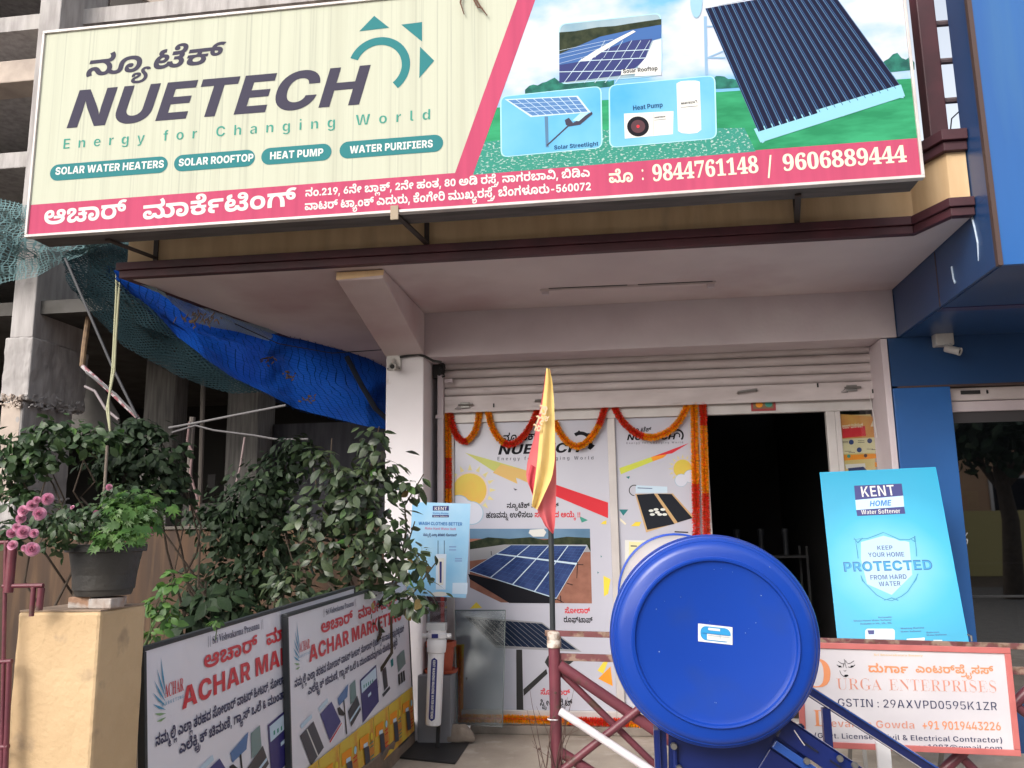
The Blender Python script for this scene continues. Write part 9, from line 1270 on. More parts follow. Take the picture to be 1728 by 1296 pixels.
def leafmesh(name, kind, m, L_=1.):
    mb = MB()
    if kind == 'ovate':
        P = [(0, 0), (.16, .2), (.27, .42), (.25, .62), (.13, .84), (0, 1.0)]
        vs = [(0, y, .04*math.sin(y*3)+(-.10*y*y)) for _, y in P]; n = len(P)
        for s in (-1, 1):
            o = len(mb.v); mb.v += vs+[(s*x, y, .07*abs(x)*3-.10*y*y) for x, y in P]
            for i in range(n-1):
                f = (o+i, o+i+1, o+n+i+1, o+n+i); mb.f.append(f if s < 0 else f[::-1])
    elif kind == 'lobed':
        C = [(0, 0)]; lob = []
        for k in range(7):
            a_ = math.pi*(-.12+1.24*k/6); rr_ = (.62 if k in (0, 6) else .8 if k in (1, 5) else .92); lob.append((rr_*math.cos(a_), .35+rr_*.75*math.sin(a_)))
            if k < 6: a2 = a_+math.pi*1.24/12; lob.append((.42*math.cos(a2), .35+.42*.8*math.sin(a2)))
        pts = [(0, 0, 0), (0, .35, -.03)]+[(x*.62, y, -.10*(x*x)-.05*y*y+(.05 if i % 2 else 0)) for i, (x, y) in enumerate(lob)]
        mb.v += pts; n = len(lob)
        for i in range(n-1): mb.f.append((1, 2+i, 3+i))
        mb.f.append((0, 2, 1)); mb.f.append((0, 1, 1+n))
    me = bpy.data.meshes.new(name); me.from_pydata(mb.v, [], mb.f); me.materials.append(m); me.update(); me.polygons.foreach_set('use_smooth', [True]*len(me.polygons)); return me, mb
def plant(T, clumps, kind, m, size, n, seed, nobj=280, near=None, hang=.35, mats=None, up=.5):
    """clumps: (centre, radii); leaves sit on short twigs spread through the clumps; the nearest ones are single objects"""
    r_ = random.Random(seed); L = []; tot = sum(c[1][0]*c[1][2] for c in clumps)
    me, mb = leafmesh('leaf', kind, m); mes = [me]+[leafmesh('leaf', kind, x)[0] for x in (mats or [])]
    for c, rad in clumps:
        k = int(n*rad[0]*rad[2]/tot)
        for _ in range(k):
            d = V((r_.gauss(0, 1), r_.gauss(0, 1), r_.gauss(0, 1))).normalized(); rr = r_.random()**.42*(r_.uniform(.8, 1.12) if r_.random() < .72 else r_.uniform(1.1, 1.75)); p = V(c)+V((d.x*rad[0]*rr, d.y*rad[1]*rr, d.z*rad[2]*rr))
            o = (d+V((0, -.45, up))+V((r_.uniform(-.8, .8), r_.uniform(-.8, .8), r_.uniform(-.5, .5)))).normalized()        # leaf face
            tip = V((d.x+r_.uniform(-.8, .8), d.y+r_.uniform(-.8, .8), -hang+r_.uniform(-.6, .5))); tip = (tip-o*tip.dot(o)).normalized(); s_ = size*r_.choice((.5, .7, .85, 1., 1.1, 1.25))*r_.uniform(.85, 1.1)
            sd3 = tip.cross(o); L.append(((p-CAM).length+r_.uniform(0, .1), p, sd3*s_*r_.uniform(.8, 1.15), tip*s_, o*s_*r_.uniform(.4, 1.6), r_.randrange(len(mes)) if r_.random() < .18 and len(mes) > 1 else 0))
    L.sort(key=lambda t: t[0]); big = L[:nobj]; rest = L[nobj:]
    for _, p, a, b, c, k in big:
        ob = bpy.data.objects.new('leaf', mes[k]); SC.collection.objects.link(ob); ob.parent = T.o; q = p-T.loc
        ob.matrix_local = Matrix(((a.x, b.x, c.x, q.x), (a.y, b.y, c.y, q.y), (a.z, b.z, c.z, q.z), (0, 0, 0, 1)))
    if rest:
        mm = MB()
        for _, p, a, b, c, k in rest: o = len(mm.v); mm.v += [tuple(p+a*x+b*y+c*z) for x, y, z in mb.v]; mm.f += [tuple(i+o for i in f) for f in mb.f]
        T.part('foliage', mm, m, smooth=True, kind='stuff')
    return L
def stems(T, root, targets, r0, m=STEM, seed=1, wob=.04, name='stem'):
    r_ = random.Random(seed)
    for tg in targets:
        a, b = V(root), V(tg); pts = []
        n = 7
        for i in range(n+1):
            t = i/n; p = a.lerp(b, t); p.z += (b-a).length*.10*math.sin(t*3.14); w_ = wob*(b-a).length*math.sin(t*3.14); pts.append(p+V((r_.uniform(-w_, w_), r_.uniform(-w_, w_), r_.uniform(-w_, w_))))
        T.part(name, MB().tube(pts, [r0*(1-.75*i/n) for i in range(n+1)], 7), m, smooth=True)
dd = 2.52
g_ = lambda x, y, d=dd: atd(x, y, d)
pxm = dd/F
plant(PO, [(g_(215, 868), (.085, .07, .065)), (g_(245, 862), (.055, .06, .055)), (g_(180, 900), (.05, .05, .03)), (g_(200, 905, 2.42), (.09, .03, .025))], 'lobed', LEAF3, .036, 330, 5, 190, hang=.1, up=.8)
plant(PO, [(g_(120, 880), (.09, .08, .055)), (g_(165, 872), (.07, .07, .05)), (g_(88, 885), (.05, .05, .055)), (g_(95, 915), (.05, .04, .03)), (g_(200, 832, 2.6), (.06, .05, .035))], 'ovate', LEAF4, .026, 620, 6, 90, hang=.3)
stems(PO, top_, [g_(x, y) for x, y in ((80, 850), (40, 880), (60, 925), (120, 860), (255, 850), (230, 830), (190, 835), (160, 850), (275, 870))], .0032, mat('green_stem', (.06, .10, .03), .6), 3, .05)
# roses: petals wound round a bud
def rose_mesh(seed):
    r_ = random.Random(seed); mb = MB()
    for k in range(30):
        t = k/30; rr = .12+.80*t; a_ = k*2.4+r_.uniform(-.2, .2); tilt = .1+1.15*t; c, s = math.cos(a_), math.sin(a_); w_ = .30+.28*t
        e_r = V((c, s, 0)); e_t = V((-s, c, 0)); updir = (V((0, 0, 1))*math.cos(tilt)+e_r*math.sin(tilt)); base = e_r*rr*.42; hh = .50-.12*t; o = len(mb.v)
        for j in range(4):
            for i in range(5):
                x = (i/4-.5)*2; y = j/3; cup = (x*x)*.16; mb.v.append(tuple(base+e_t*(x*w_*(.55+.45*math.sin(y*2.2)))+updir*(hh*y*(1-.12*x*x))-e_r*cup+V((0, 0, -.1*t))+e_r*(.10*y*y*t)))
        for j in range(3):
            for i in range(4): q = o+j*5+i; mb.f.append((q, q+1, q+6, q+5))
    me = bpy.data.meshes.new('flower'); me.from_pydata(mb.v, [], mb.f); me.materials.append(ROSE); me.update(); me.polygons.foreach_set('use_smooth', [True]*len(me.polygons)); return me
rms = [rose_mesh(i) for i in range(3)]
for i, (x, y, r__) in enumerate(((80, 842, 11), (66, 867, 12), (54, 853, 10), (62, 844, 7), (39, 862, 10), (35, 875, 9), (39, 898, 13), (57, 900, 8), (19, 900, 9), (28, 890, 8), (21, 920, 9), (54, 927, 13), (41, 925, 6), (255, 896, 8), (162, 866, 6), (184, 822, 6), (122, 856, 4))):
    ob = bpy.data.objects.new('flower', rms[i % 3]); SC.collection.objects.link(ob); ob.parent = PO.o; c = g_(x, y, 2.44 if i < 13 else 2.5); s_ = r__*2.44/F*1.2; dirv = (CAM-c).normalized()+V((rnd.uniform(-.5, .4), 0, rnd.uniform(-.1, .6)))
    ob.matrix_local = Matrix.Translation(c-PO.loc) @ dirv.normalized().to_track_quat('Z', 'Y').to_matrix().to_4x4() @ Matrix.Scale(s_, 4)
solo('bamboo_stake', MB().tube([at(172, 900, y=-3.27), at(176, 830, y=-3.26), at(181, 752, y=-3.25)], [.005, .0048, .0045], 8), mat('bamboo_grey', (.20, .16, .13), .8, (.13, .10, .08), 14), 'thin weathered stake standing in the rose pot', 'stake', smooth=True)

# gate at the far left
GT_ = Thing('metal_gate', 'maroon painted pipe gate at the left edge beside the yellow pillar', 'gate', (-2.1, -3.45, 0))
for a, b, r__ in (((10, 912), (2, 1330), .006), ((-40, 917), (15, 915), .006), ((5, 989), (73, 988), .0065), ((57, 990), (53, 1040), .0075), ((22, 915), (14, 1000), .014), ((70, 992), (66, 1030), .010), ((16, 1118), (8, 1330), .008), ((-30, 1118), (20, 1116), .007), ((-30, 1262), (14, 1260), .008), ((-20, 930), (-26, 1330), .012)):
    p, q = at(*a, y=-3.45), at(*b, y=-3.45); GT_.part('bar', MB().tube([p, q], r__, 10), RAILM, smooth=True)

# ================================================================== compound wall and yard
CW = Thing('compound_wall', 'stained brown compound wall behind the flowerpot and shrubs', 'wall', (-4, 1.55, 0))
cz = at(350, 893, y=1.5).z
CW.part('wall', MB().box(-9, 1.5, 0, -1.9, 1.66, cz), WALLB, bevel=.01); CW.part('coping', MB().box(-9, 1.48, cz+.001, -1.9, 1.68, cz+.03), mat('coping_grey', (.13, .115, .10), .9, (.08, .07, .06), 7), bevel=.006)
for i, x_ in enumerate((318, 326, 333)):
    p = at(x_, 890, y=1.52); solo('reinforcing_bar', MB().tube([p-V((0, 0, .05)), p+V((.01, 0, .20+.04*i))], .008, 6), mat('rusty_rebar', (.16, .10, .08), .9), ['left', 'middle', 'right'][i]+' bare bar of the three standing on the brown wall coping', 'bar')
# ================================================================== concrete building under construction
CB = Thing('concrete_building', 'unfinished grey concrete frame building on the left with dark floors', 'building', (-6, 4, 0))
def concrete_column(left, right, row, front, thick, top_z, m):
    a = at(left, row, y=front); b = at(right, row, y=front)
    return CB.part('column', MB().box(a.x, front, 0, b.x, front+thick, top_z), m, bevel=.012)
a, b = at(16, 560, y=2.3), at(50, 560, y=2.3)
rough(CB.part('column', MB().box(a.x, 2.3, 0, b.x, 3.12, 2.92), CONC, bevel=.02), .03, .25); rough(CB.part('column', MB().box(a.x-.03, 2.28, 2.921, b.x+.06, 3.25, 3.62), CONC, bevel=.02), .04, .2)
CB.part('column', MB().box(a.x+.0, 2.31, 3.621, b.x+.03, 3.16, 11), CONC, bevel=.012); CB.part('column_lit_face', MB().box(a.x-.003, 2.292, 0, b.x-.02, 2.30, 2.9), CONCW)  # front face laid over in warmer concrete, its lit look put into the colour
rough(CB.part('column_base', MB().box(a.x-.04, 2.25, 0, b.x+.04, 3.18, 1.85), CONC, bevel=.02), .03, .25)
# rough construction joints, lumps of concrete
def lumps(p0, p1, n, s, seed, m=CONC):
    r_ = random.Random(seed); mb = MB()
    for i in range(n):
        t = r_.random(); p = V(p0).lerp(V(p1), t)+V((r_.uniform(-.012, .012), r_.uniform(-.02, .02), r_.uniform(-s*2.5, s*2.5))); k = s*r_.uniform(.4, 1.1)
        mb.obox(p, V((1, r_.uniform(-.5, .5), r_.uniform(-.5, .5)))*k*.5, V((r_.uniform(-.5, .5), 1, r_.uniform(-.5, .5)))*k, V((r_.uniform(-.4, .4), r_.uniform(-.4, .4), .7))*k*.6)
    o = CB.part('rough_joint', mb, m, kind='stuff', smooth=True); return o
bx = b.x
lumps((bx+.05, 2.30, 2.92), (bx+.06, 3.2, 2.95), 90, .028, 1); lumps((a.x, 2.28, 2.92), (bx, 2.28, 2.92), 40, .026, 2, CONCW); lumps((bx+.03, 2.3, 1.87), (bx+.03, 3.1, 1.86), 60, .024, 3); lumps((a.x, 2.27, 1.9), (bx, 2.27, 1.9), 24, .022, 5, CONCW)
# slabs
CB.part('slab', MB().box(-16, 2.6, 5.75, -2.55, 12, 5.95), CONC, bevel=.01); 
p = at(0, 122, y=2.35); CB.part('floor_beam', MB().box(-16, 2.35, p.z-.14, a.x-.002, 2.7, p.z+.14), CONCW, bevel=.012)
CB.part('floor_slab', MB().box(-16, 2.7, p.z-.02, -4.6, 12, p.z+.14), CONC, bevel=.01)
CB.part('ceiling_slab', MB().box(-16, 2.4, 3.9, -2.45, 12, 4.05), mat('slab_shade_dark', (.10, .095, .09), .9, (.06, .055, .05), 4)); CB.part('upper_slab', MB().box(-16, 2.7, 7.6, -1.5, 12, 7.8), CONC); CB.part('upper_slab', MB().box(-16, 2.7, 10.9, -1.5, 12, 11.1), CONC)  # ceiling slab's dark colour stands in for the shade below it
CB.part('back_wall', MB().box(-22, 9.0, 0, 2, 9.2, 15), mat('back_wall_shade', (.022, .021, .02), .9, (.014, .013, .013), 1.5)); CB.part('shading_end_wall', MB().box(-12, 3.4, 0, -11.8, 9, 15), CONCD)  # end wall added against side daylight; back wall's near-black tone is painted shade
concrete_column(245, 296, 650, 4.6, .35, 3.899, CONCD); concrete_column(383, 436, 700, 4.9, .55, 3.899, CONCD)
a2, b2 = at(437, 700, y=5.3), at(570, 700, y=5.3); CB.part('infill_wall', MB().box(a2.x+.2, 5.35, 0, b2.x+1.6, 5.45, 3.0), mat('dark_plaster', (.055, .055, .065), .9, (.035, .035, .045), 4, stretch=(4, 1, .5)))
a2, b2 = at(296, 800, y=6.0), at(383, 800, y=6.0); iw = CB.part('infill_wall', MB().box(a2.x-.3, 6.0, 0, b2.x+.3, 6.12, 1.95), mat('grey_block_wall', (.13, .125, .12), .9, (.09, .085, .085), 5)); p = at(357, 812, y=5.99); CB.part('wall_opening', MB().box(p.x-.06, 5.985, p.z-.1, p.x+.06, 5.999, p.z+.1), DARK)
a2, b2 = at(120, 800, y=3.6), at(185, 800, y=3.6); CB.part('infill_wall', MB().box(a2.x, 3.6, 0, b2.x+.75, 3.7, 1.72), mat('grey_mid_wall', (.15, .14, .135), .9, (.10, .095, .09), 3), bevel=.01)
q = at(118, 690, y=3.59); CB.part('broken_plaster', MB().prism([at(118, 620, y=3.57), at(165, 640, y=3.57), at(200, 700, y=3.57), at(205, 740, y=3.57), at(110, 740, y=3.57)], (0, .02, 0)), mat('grey_mid_wall', (0, 0, 0)))
# upper storey seen over the sign
a2, b2 = at(163, 10, y=3.4), at(290, 10, y=3.4); CB.part('upper_column', MB().box(at(272, 10, y=3.3).x, 3.3, 5.96, at(312, 10, y=3.3).x, 3.9, 9), CONC, bevel=.01); CB.part('upper_panel', MB().box(at(312, 5, y=3.45).x, 3.45, 5.96, at(368, 5, y=3.45).x, 3.6, 9), CONCW)
CB.part('dark_opening', MB().box(at(170, 0, y=3.7).x, 3.9, 5.96, at(272, 0, y=3.7).x, 4.0, 9), mat('dark_brown_inside', (.035, .028, .025), .8)); p0, p1 = at(240, -10, y=3.35), at(310, 34, y=3.35); CB.part('brace', MB().bar(p0, p1, .2, .12), CONCW, bevel=.01)
CB.part('window_strip', MB().box(at(162, 0, y=3.35).x, 3.35, 5.96, at(170, 0, y=3.35).x, 3.45, 9), mat('window_grey', (.16, .16, .17), .5)); CB.part('upper_dark_wall', MB().box(at(368, 5, y=3.5).x, 3.6, 5.96, at(462, 5, y=3.5).x, 3.7, 9), mat('window_navy', (.02, .022, .035), .4)); CB.part('upper_column', MB().box(at(462, 5, y=3.2).x, 3.2, 5.96, at(565, 5, y=3.2).x, 3.5, 9), CONC, bevel=.01)
CB.part('shelf_slab', MB().box(at(162, 0, y=3).x, 3.0, 5.955, at(600, 0, y=3).x, 3.6, 5.99), CONC)
# poles, planks, cords hung in the yard
def stick(pts, y, r__, m, name, lb, cat, smooth=True): return solo(name, MB().tube([at(x, yy_, y=y+0*i) for i, (x, yy_) in enumerate(pts)], r__, 8), m, lb, cat, smooth=smooth)
stick([(110, 436), (190, 620), (232, 705)], 1.9, .014, mat('dark_pole_b', (.05, .05, .055), .6), 'leaning_pole', 'thin dark pole leaning from the broken column to the shrubs', 'pole')
stick([(150, 530), (142, 585), (139, 618)], 2.6, .03, mat('rusty_drum_pole', (.30, .20, .12), .8, (.18, .12, .08), 12), 'rusty_pipe', 'rusty orange pipe beside the broken concrete column', 'pipe')
stick([(139, 618), (180, 655), (232, 704)], 2.2, .022, mat('red_white_wrap', (.30, .11, .13), .7, (.50, .46, .48), 16, lo=.46, hi=.54), 'wrapped_pole', 'pole wrapped in red and white plastic slanting down to the shrubs', 'pole')
stick([(145, 628), (195, 665), (236, 708)], 2.15, .012, CORD, 'thin_stick', 'thin grey stick lying beside the plastic wrapped pole', 'stick')
stick([(143, 652), (160, 660), (178, 690), (200, 708)], 2.1, .014, mat('pale_plastic', (.26, .22, .23), .6), 'plastic_strip', 'pale plastic strip drooping below the wrapped pole', 'strip')
for k, pts in enumerate((((197, 455), (196, 500), (193, 560), (190, 620), (183, 680), (186, 735)), ((204, 458), (200, 505), (196, 565), (193, 625), (180, 690), (188, 740)))): stick(pts, -.9, .007, ROPE, 'hanging_rope', ['left pale rope hanging from the canopy corner to the shrubs', 'right pale rope of the pair hanging from the canopy corner'][k], 'rope')
stick([(285, 722), (340, 712), (400, 700), (482, 684)], 2.0, .012, CORD, 'long_stick', 'long pale stick rising to the right in the dark yard', 'stick')
stick([(290, 730), (330, 718), (360, 726), (430, 735), (470, 742), (520, 741)], 1.95, .010, mat('dim_stick', (.12, .115, .12), .8), 'branch_pole', 'grey stick running level in the dark yard below the long pale one', 'stick')
stick([(325, 704), (322, 760), (318, 830)], 2.2, .03, mat('dim_timber', (.11, .095, .085), .85), 'timber_prop', 'upright timber prop in the dark yard left of the second column', 'prop'); stick([(343, 640), (340, 760), (337, 850)], 4.0, .03, mat('dim_timber', (0, 0, 0)), 'timber_prop', 'taller thin upright prop farther back in the dark yard', 'prop')
stick([(320, 712), (316, 745), (324, 760), (321, 800), (333, 840), (331, 870)], 2.15, .013, mat('rag_pink', (.20, .13, .13), .8), 'torn_strip', 'torn pinkish strip tied on the timber prop', 'strip'); stick([(413, 738), (405, 790), (396, 825)], 1.93, .010, mat('rag_pale', (.26, .20, .20), .8), 'torn_strip', 'pale torn strip hanging from the level stick', 'strip')

# ================================================================== tarpaulin and nets
from mathutils import noise as mnoise
def sheet(T_, nm, topP, botP, m, sag=.3, nu=46, nv=16, wr=.05, seed=3, uvs=1.):
    r_ = random.Random(seed); ph = [r_.uniform(0, 6) for _ in range(6)]
    def sm(P, t): t *= len(P)-1; i = min(int(t), len(P)-2); f = t-i; return V(P[i]).lerp(V(P[i+1]), f)
    def fn(u, v):
        a, b = sm(topP, u), sm(botP, u); p = a.lerp(b, v); s = math.sin(v*math.pi); nn = mnoise.fractal(V((u*7+seed, v*5, 1.5)), .8, 2.2, 4)*wr*1.6*(.25+s); p = p+V((nn*.7, nn, nn*.5)); return p+V((0, -.25*sag*s, -sag*s*.0))+V((wr*math.sin(u*9+ph[0]+v*4)*s, wr*math.sin(u*17+ph[1]-v*5)*s+wr*.6*math.sin(u*31+ph[2]+v*7)*s, wr*.5*math.sin(u*13+ph[3]+v*9)*s))
    return T_.part(nm, MB().grid(fn, nu, nv), m, smooth=True)
def edge(x, y, z=3.07): return at(x, y, z=z)
TP = Thing('blue_tarp', 'bright blue tarpaulin sagging beside the canopy edge over the yard', 'tarpaulin', edge(450, 550))
tp = [(222, 470), (300, 492), (370, 518), (420, 538), (480, 567), (520, 566), (580, 592), (652, 628), (668, 640)]
TOPP = [at(x, y-8, y=yy_) for (x, y), yy_ in zip(tp, (-.95, -.55, -.15, .15, .5, .7, 1.1, 1.75, 1.9))]
bt_ = [(236, 490), (300, 568), (345, 605), (400, 640), (450, 665), (500, 690), (560, 706), (620, 720), (668, 726)]
BOTP = [at(x, y, y=yy_+.25) for (x, y), yy_ in zip(bt_, (-.95, -.55, -.15, .15, .5, .7, 1.1, 1.55, 1.7))]
sheet(TP, 'sheet', TOPP, BOTP, TARP, .9, 110, 40, .026)
TP.part('strap', MB().tube([at(x, y, y=yy_) for x, y, yy_ in ((585, 602, .62), (610, 650, .62), (634, 690, .8), (652, 706, .95))], .022, 8), ROPEB, smooth=True)
TP.part('edge_cord', MB().tube([at(x, y, y=yy_) for x, y, yy_ in ((215, 462, -.98), (300, 500, -.65), (400, 548, -.1), (470, 580, .1), (560, 596, .5), (650, 590, .7))], .004, 5), RUBB)
cn = Thing('cord_net', 'dark knotted cord net draped over the blue tarpaulin', 'net', edge(450, 560)); sheet(cn, 'mesh', [p+V((0, -.06, .01)) for p in TOPP], [p+V((0, -.09, -.02)) for p in BOTP], NETB, 1.0, 110, 40, .026)
pn_ = Thing('pale_net', 'pale woven net scrap between the canopy edge and the blue tarpaulin', 'net', edge(330, 510)); sheet(pn_, 'mesh', [at(x, y, y=yy_) for x, y, yy_ in ((240, 470, -.95), (320, 496, -.5), (400, 528, -.05), (470, 562, .3))], [at(x, y, y=yy_) for x, y, yy_ in ((262, 488, -1.0), (330, 545, -.6), (400, 560, -.1), (455, 575, .2))], NETP, .2, 30, 8, .02, 8)
lf = MB(); r_ = random.Random(12)
for _ in range(40):
    c_2 = at(r_.gauss(335, 16), r_.gauss(538, 6), y=-.72); s_ = r_.uniform(.005, .014); lf.obox(c_2, V((s_, 0, r_.uniform(-.02, .02))), V((0, s_*.3, 0)), V((0, .002, .006)))
for cx2, cy2 in ((490, 632), (520, 672), (450, 608)):
    for _ in range(14): c_2 = at(r_.gauss(cx2, 9), r_.gauss(cy2, 4), y=.35); s_ = r_.uniform(.005, .013); lf.obox(c_2, V((s_, 0, r_.uniform(-.01, .01))), V((0, s_*.3, 0)), V((0, .002, .006)))
o_ = solo('leaf_litter', lf, mat('litter_brown', (.12, .08, .05), .9), 'brown leaf litter caught on the blue tarpaulin and net', 'litter'); o_['kind'] = 'stuff'
gn = Thing('green_net', 'pale green shade net hanging over the unfinished floor left of the sign', 'net', at(60, 420, y=2.0)); sheet(gn, 'mesh', [at(x, y, y=2.1) for x, y in ((-60, 330), (0, 335), (60, 350), (150, 380), (240, 400))], [at(x, y, y=2.0) for x, y in ((-60, 470), (0, 478), (58, 468), (108, 442), (160, 425))], NETG, .3, 40, 16, .06, 5); sheet(gn, 'mesh', [p+V((0, .12, 0)) for p in [at(x, y, y=2.1) for x, y in ((-60, 330), (0, 335), (60, 350), (150, 380), (240, 400))]], [at(x, y, y=2.15) for x, y in ((-60, 470), (0, 480), (50, 462), (100, 440), (150, 420))], NETG, .3, 40, 16, .07, 6)
dn_ = Thing('dark_net', 'dark green debris net sagging under the slab between the columns', 'net', at(300, 560, y=2.0)); sheet(dn_, 'mesh', [at(x, y, y=2.4) for x, y in ((140, 400), (200, 405), (280, 440), (380, 500), (520, 560))], [at(x, y, y=2.0) for x, y in ((128, 500), (200, 580), (290, 630), (390, 665), (500, 660))], NETD, .8, 40, 16, .06, 7); sheet(dn_, 'mesh', [at(x, y, y=2.6) for x, y in ((140, 400), (200, 405), (280, 440), (380, 500), (520, 560))], [at(x, y, y=2.2) for x, y in ((128, 490), (200, 570), (290, 620), (390, 660), (500, 655))], NETD, .8, 40, 16, .07, 9)

# ================================================================== shrubs
def clumpf(lst, d): return [(atd(x, y, dd_ if dd_ else d), (rx*(dd_ if dd_ else d)/F, (rx+ry)/2*.9*(dd_ if dd_ else d)/F, ry*(dd_ if dd_ else d)/F)) for x, y, rx, ry, dd_ in lst]
BS = Thing('broad_leaf_shrub', 'big dusty broad leaved shrub beside the white pillar behind the banners', 'shrub', (-1.75, -.7, .1))
plant(BS, clumpf([(575, 815, 50, 38, 0), (535, 870, 48, 42, 0), (600, 850, 55, 55, 0), (640, 800, 45, 40, 0), (560, 930, 62, 48, 0), (620, 930, 60, 55, 0), (660, 900, 38, 55, 0), (490, 990, 38, 45, 0), (600, 1000, 80, 25, 0), (530, 1030, 70, 35, 0), (625, 745, 30, 26, 0), (540, 770, 30, 18, 0), (690, 825, 32, 20, 0), (700, 950, 28, 40, 4.7), (690, 1010, 42, 28, 4.6), (465, 1050, 22, 25, 0), (580, 1060, 60, 20, 0), (530, 765, 18, 12, 0)], 5.0), 'ovate', LEAF1, .078, 1650, 21, 290, mats=[DRYL, LEAF4, LEAF1, LEAF3], hang=.12, up=.75)
stems(BS, (-1.72, -.75, .15), [atd(x, y, 5.05) for x, y in ((640, 720), (560, 740), (715, 800), (530, 790), (700, 880), (480, 900), (600, 860), (735, 950), (460, 1000), (610, 960))], .014, STEM, 5, .05)
BD = Thing('dark_hedge', 'dense dark green shrub in shade between wall and broad leaved shrub', 'shrub', (-2.6, .8, .1))
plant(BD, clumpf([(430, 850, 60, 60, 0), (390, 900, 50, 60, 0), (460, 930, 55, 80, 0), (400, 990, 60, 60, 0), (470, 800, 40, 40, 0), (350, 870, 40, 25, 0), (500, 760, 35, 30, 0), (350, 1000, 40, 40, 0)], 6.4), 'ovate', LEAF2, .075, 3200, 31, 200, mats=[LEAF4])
stems(BD, (-2.6, .7, .05), [atd(x, y, 6.4) for x, y in ((430, 820), (370, 880), (480, 780), (450, 900), (350, 980))], .014, STEM, 6)
LS = Thing('straggly_shrub', 'straggly dark shrub with thin crooked branches behind the rose pot', 'shrub', (-3.3, -.6, .05))
plant(LS, clumpf([(40, 745, 50, 22, 0), (20, 790, 40, 35, 0), (100, 730, 50, 22, 0), (150, 745, 40, 25, 0), (75, 715, 12, 12, 0), (30, 840, 40, 22, 0), (20, 900, 30, 25, 0), (180, 740, 30, 20, 0), (60, 770, 40, 25, 0)], 4.6), 'ovate', LEAF4, .065, 950, 41, 170, mats=[LEAF2, LEAF3], hang=.15)
stems(LS, (-2.95, -1.0, .05), [atd(x, y, 4.6) for x, y in ((80, 780), (30, 800), (80, 715), (150, 750), (120, 735), (10, 850), (45, 750), (5, 780))], .013, STEM, 8, .10)
LS2 = Thing('climbing_shrub', 'dark leafy shrub climbing behind the stake, right of the rope', 'shrub', (-2.9, -.3, .05))
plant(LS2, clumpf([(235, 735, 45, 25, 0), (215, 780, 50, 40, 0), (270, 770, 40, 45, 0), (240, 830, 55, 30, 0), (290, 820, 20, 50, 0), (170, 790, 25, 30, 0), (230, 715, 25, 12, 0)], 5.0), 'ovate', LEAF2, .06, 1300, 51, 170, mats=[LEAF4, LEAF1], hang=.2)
stems(LS2, (-2.5, -.5, .05), [atd(x, y, 5.0) for x, y in ((285, 850), (240, 780), (200, 760), (270, 740), (230, 720), (300, 790))], .012, STEM, 9, .07)
YP2 = Thing('young_plant', 'small bright leaved plant growing between the gate pillar and the banner', 'plant', (-2.0, -2.2, .05))
plant(YP2, clumpf([(300, 975, 16, 14, 0), (285, 990, 22, 10, 0), (265, 1020, 26, 20, 0), (280, 1040, 22, 20, 0), (255, 1070, 20, 12, 0)], 3.6), 'ovate', LEAF3, .052, 120, 61, 120, mats=[LEAF4], hang=.1, up=.9)
stems(YP2, atd(240, 1110, 3.6), [atd(x, y, 3.6) for x, y in ((300, 975), (270, 1010), (285, 1035), (255, 1060))], .005, mat('green_stem', (0, 0, 0)), 10)
FN = Thing('low_plant', 'low drooping plant in the dark corner right of the bright leaved plant', 'plant', (-2.3, -1.5, .05))
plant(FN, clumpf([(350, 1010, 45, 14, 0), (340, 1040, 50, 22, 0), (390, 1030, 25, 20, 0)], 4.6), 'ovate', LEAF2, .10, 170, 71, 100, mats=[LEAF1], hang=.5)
stems(FN, atd(350, 1100, 4.6), [atd(x, y, 4.6) for x, y in ((330, 1005), (370, 1005), (400, 1030), (310, 1030))], .006, STEM, 11)
SPR = Thing('seedling', 'tiny yellow green sprout showing above the rear banner board', 'plant', atd(366, 1056, 3.1)); plant(SPR, clumpf([(366, 1048, 9, 8, 0)], 3.1), 'ovate', LEAF3, .028, 16, 81, 16, up=1.0); stems(SPR, atd(364, 1080, 3.1), [atd(367, 1046, 3.1)], .0025, mat('green_stem', (0, 0, 0)), 2)
GRS = MB(); r_ = random.Random(77)
for _ in range(600):
    p = V((r_.uniform(-1.32, -1.22), r_.uniform(-3.7, -2.5), GZ)); h = r_.uniform(.05, .22); l_ = r_.uniform(-.05, .07); GRS.add([p, p+V((.006, 0, 0)), p+V((l_, r_.uniform(-.03, .03), h))], [(0, 1, 2)])
mk('grass', GRS, LEAF3, kind='stuff')

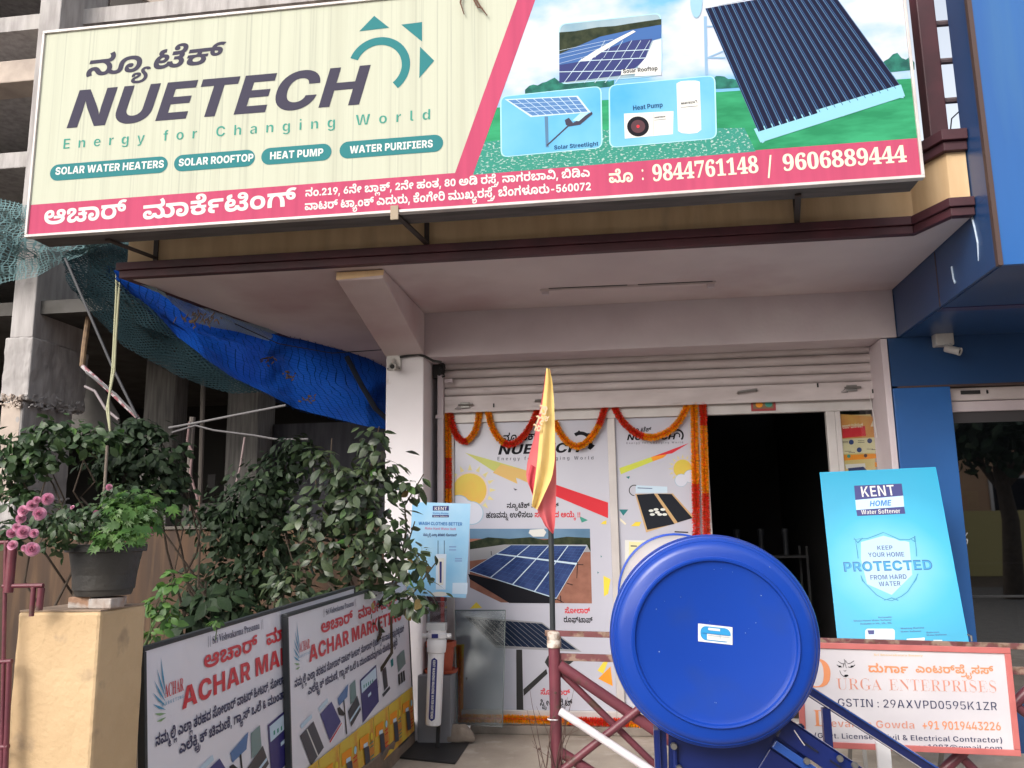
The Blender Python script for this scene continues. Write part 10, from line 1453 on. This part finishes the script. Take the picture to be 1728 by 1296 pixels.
# ================================================================== what the glass reflects: the street side behind the camera
def tree(lb, x, y, h, seed, m=LEAF4):
    t = Thing('street_tree', lb, 'tree', (x, y, 0), 'trees across the road'); r_ = random.Random(seed)
    t.part('trunk', MB().tube([(x, y, 0), (x+.1, y, h*.3), (x-.05, y+.1, h*.5), (x+.1, y, h*.75)], [.2, .16, .12, .05], 10), STEM, smooth=True)
    for _ in range(5): a_ = r_.uniform(0, 6.28); t.part('limb', MB().tube([(x, y, h*.42), (x+math.cos(a_)*h*.15, y+math.sin(a_)*h*.15, h*.58), (x+math.cos(a_)*h*.28, y+math.sin(a_)*h*.28, h*.75)], [.09, .06, .03], 8), STEM, smooth=True)
    cl_ = [((x+r_.uniform(-.26, .26)*h, y+r_.uniform(-.26, .26)*h, h*r_.uniform(.55, .95)), (h*.15, h*.15, h*.11)) for _ in range(14)]
    plant(t, cl_, 'ovate', m, .30, 2200, seed, 0)
tree('street tree across the road on the right, reflected in the right shop window', 6.5, -17, 7.5, 1); tree('street tree across the road in the middle', -1.5, -18.5, 8, 2); tree('nearest street tree beside the road on the right, lowest crown', 7.6, -12.5, 5.2, 8, LEAF2); tree('street tree across the road on the left', -9, -17.5, 7, 3)
HB = Thing('facing_house', 'peach plastered house across the road behind the viewpoint', 'building', (8, -26, 0)); HB.part('wall', MB().box(-2, -30, 0, 20, -24, 8.5), mat('peach_plaster', (.55, .33, .20), .85, (.46, .28, .17), 1)); HB.part('roof_edge', MB().box(-2.3, -30, 8.501, 20.3, -23.7, 8.8), CREAM); HB.part('boundary_wall', MB().box(-4, -21.2, 0, 24, -21, 1.9), mat('yellow_wall', (.50, .42, .18), .85))
for i in range(5):
    for j in range(2): f = HB.part('window', MB().box(.2+i*3.9, -24.0+.001, 1.4+j*3.6, 1.9+i*3.9, -23.93, 3.1+j*3.6), ALUM); HB.part('window_glass', MB().box(.3+i*3.9, -23.929, 1.5+j*3.6, 1.8+i*3.9, -23.92, 3.0+j*3.6), BLACK, f)
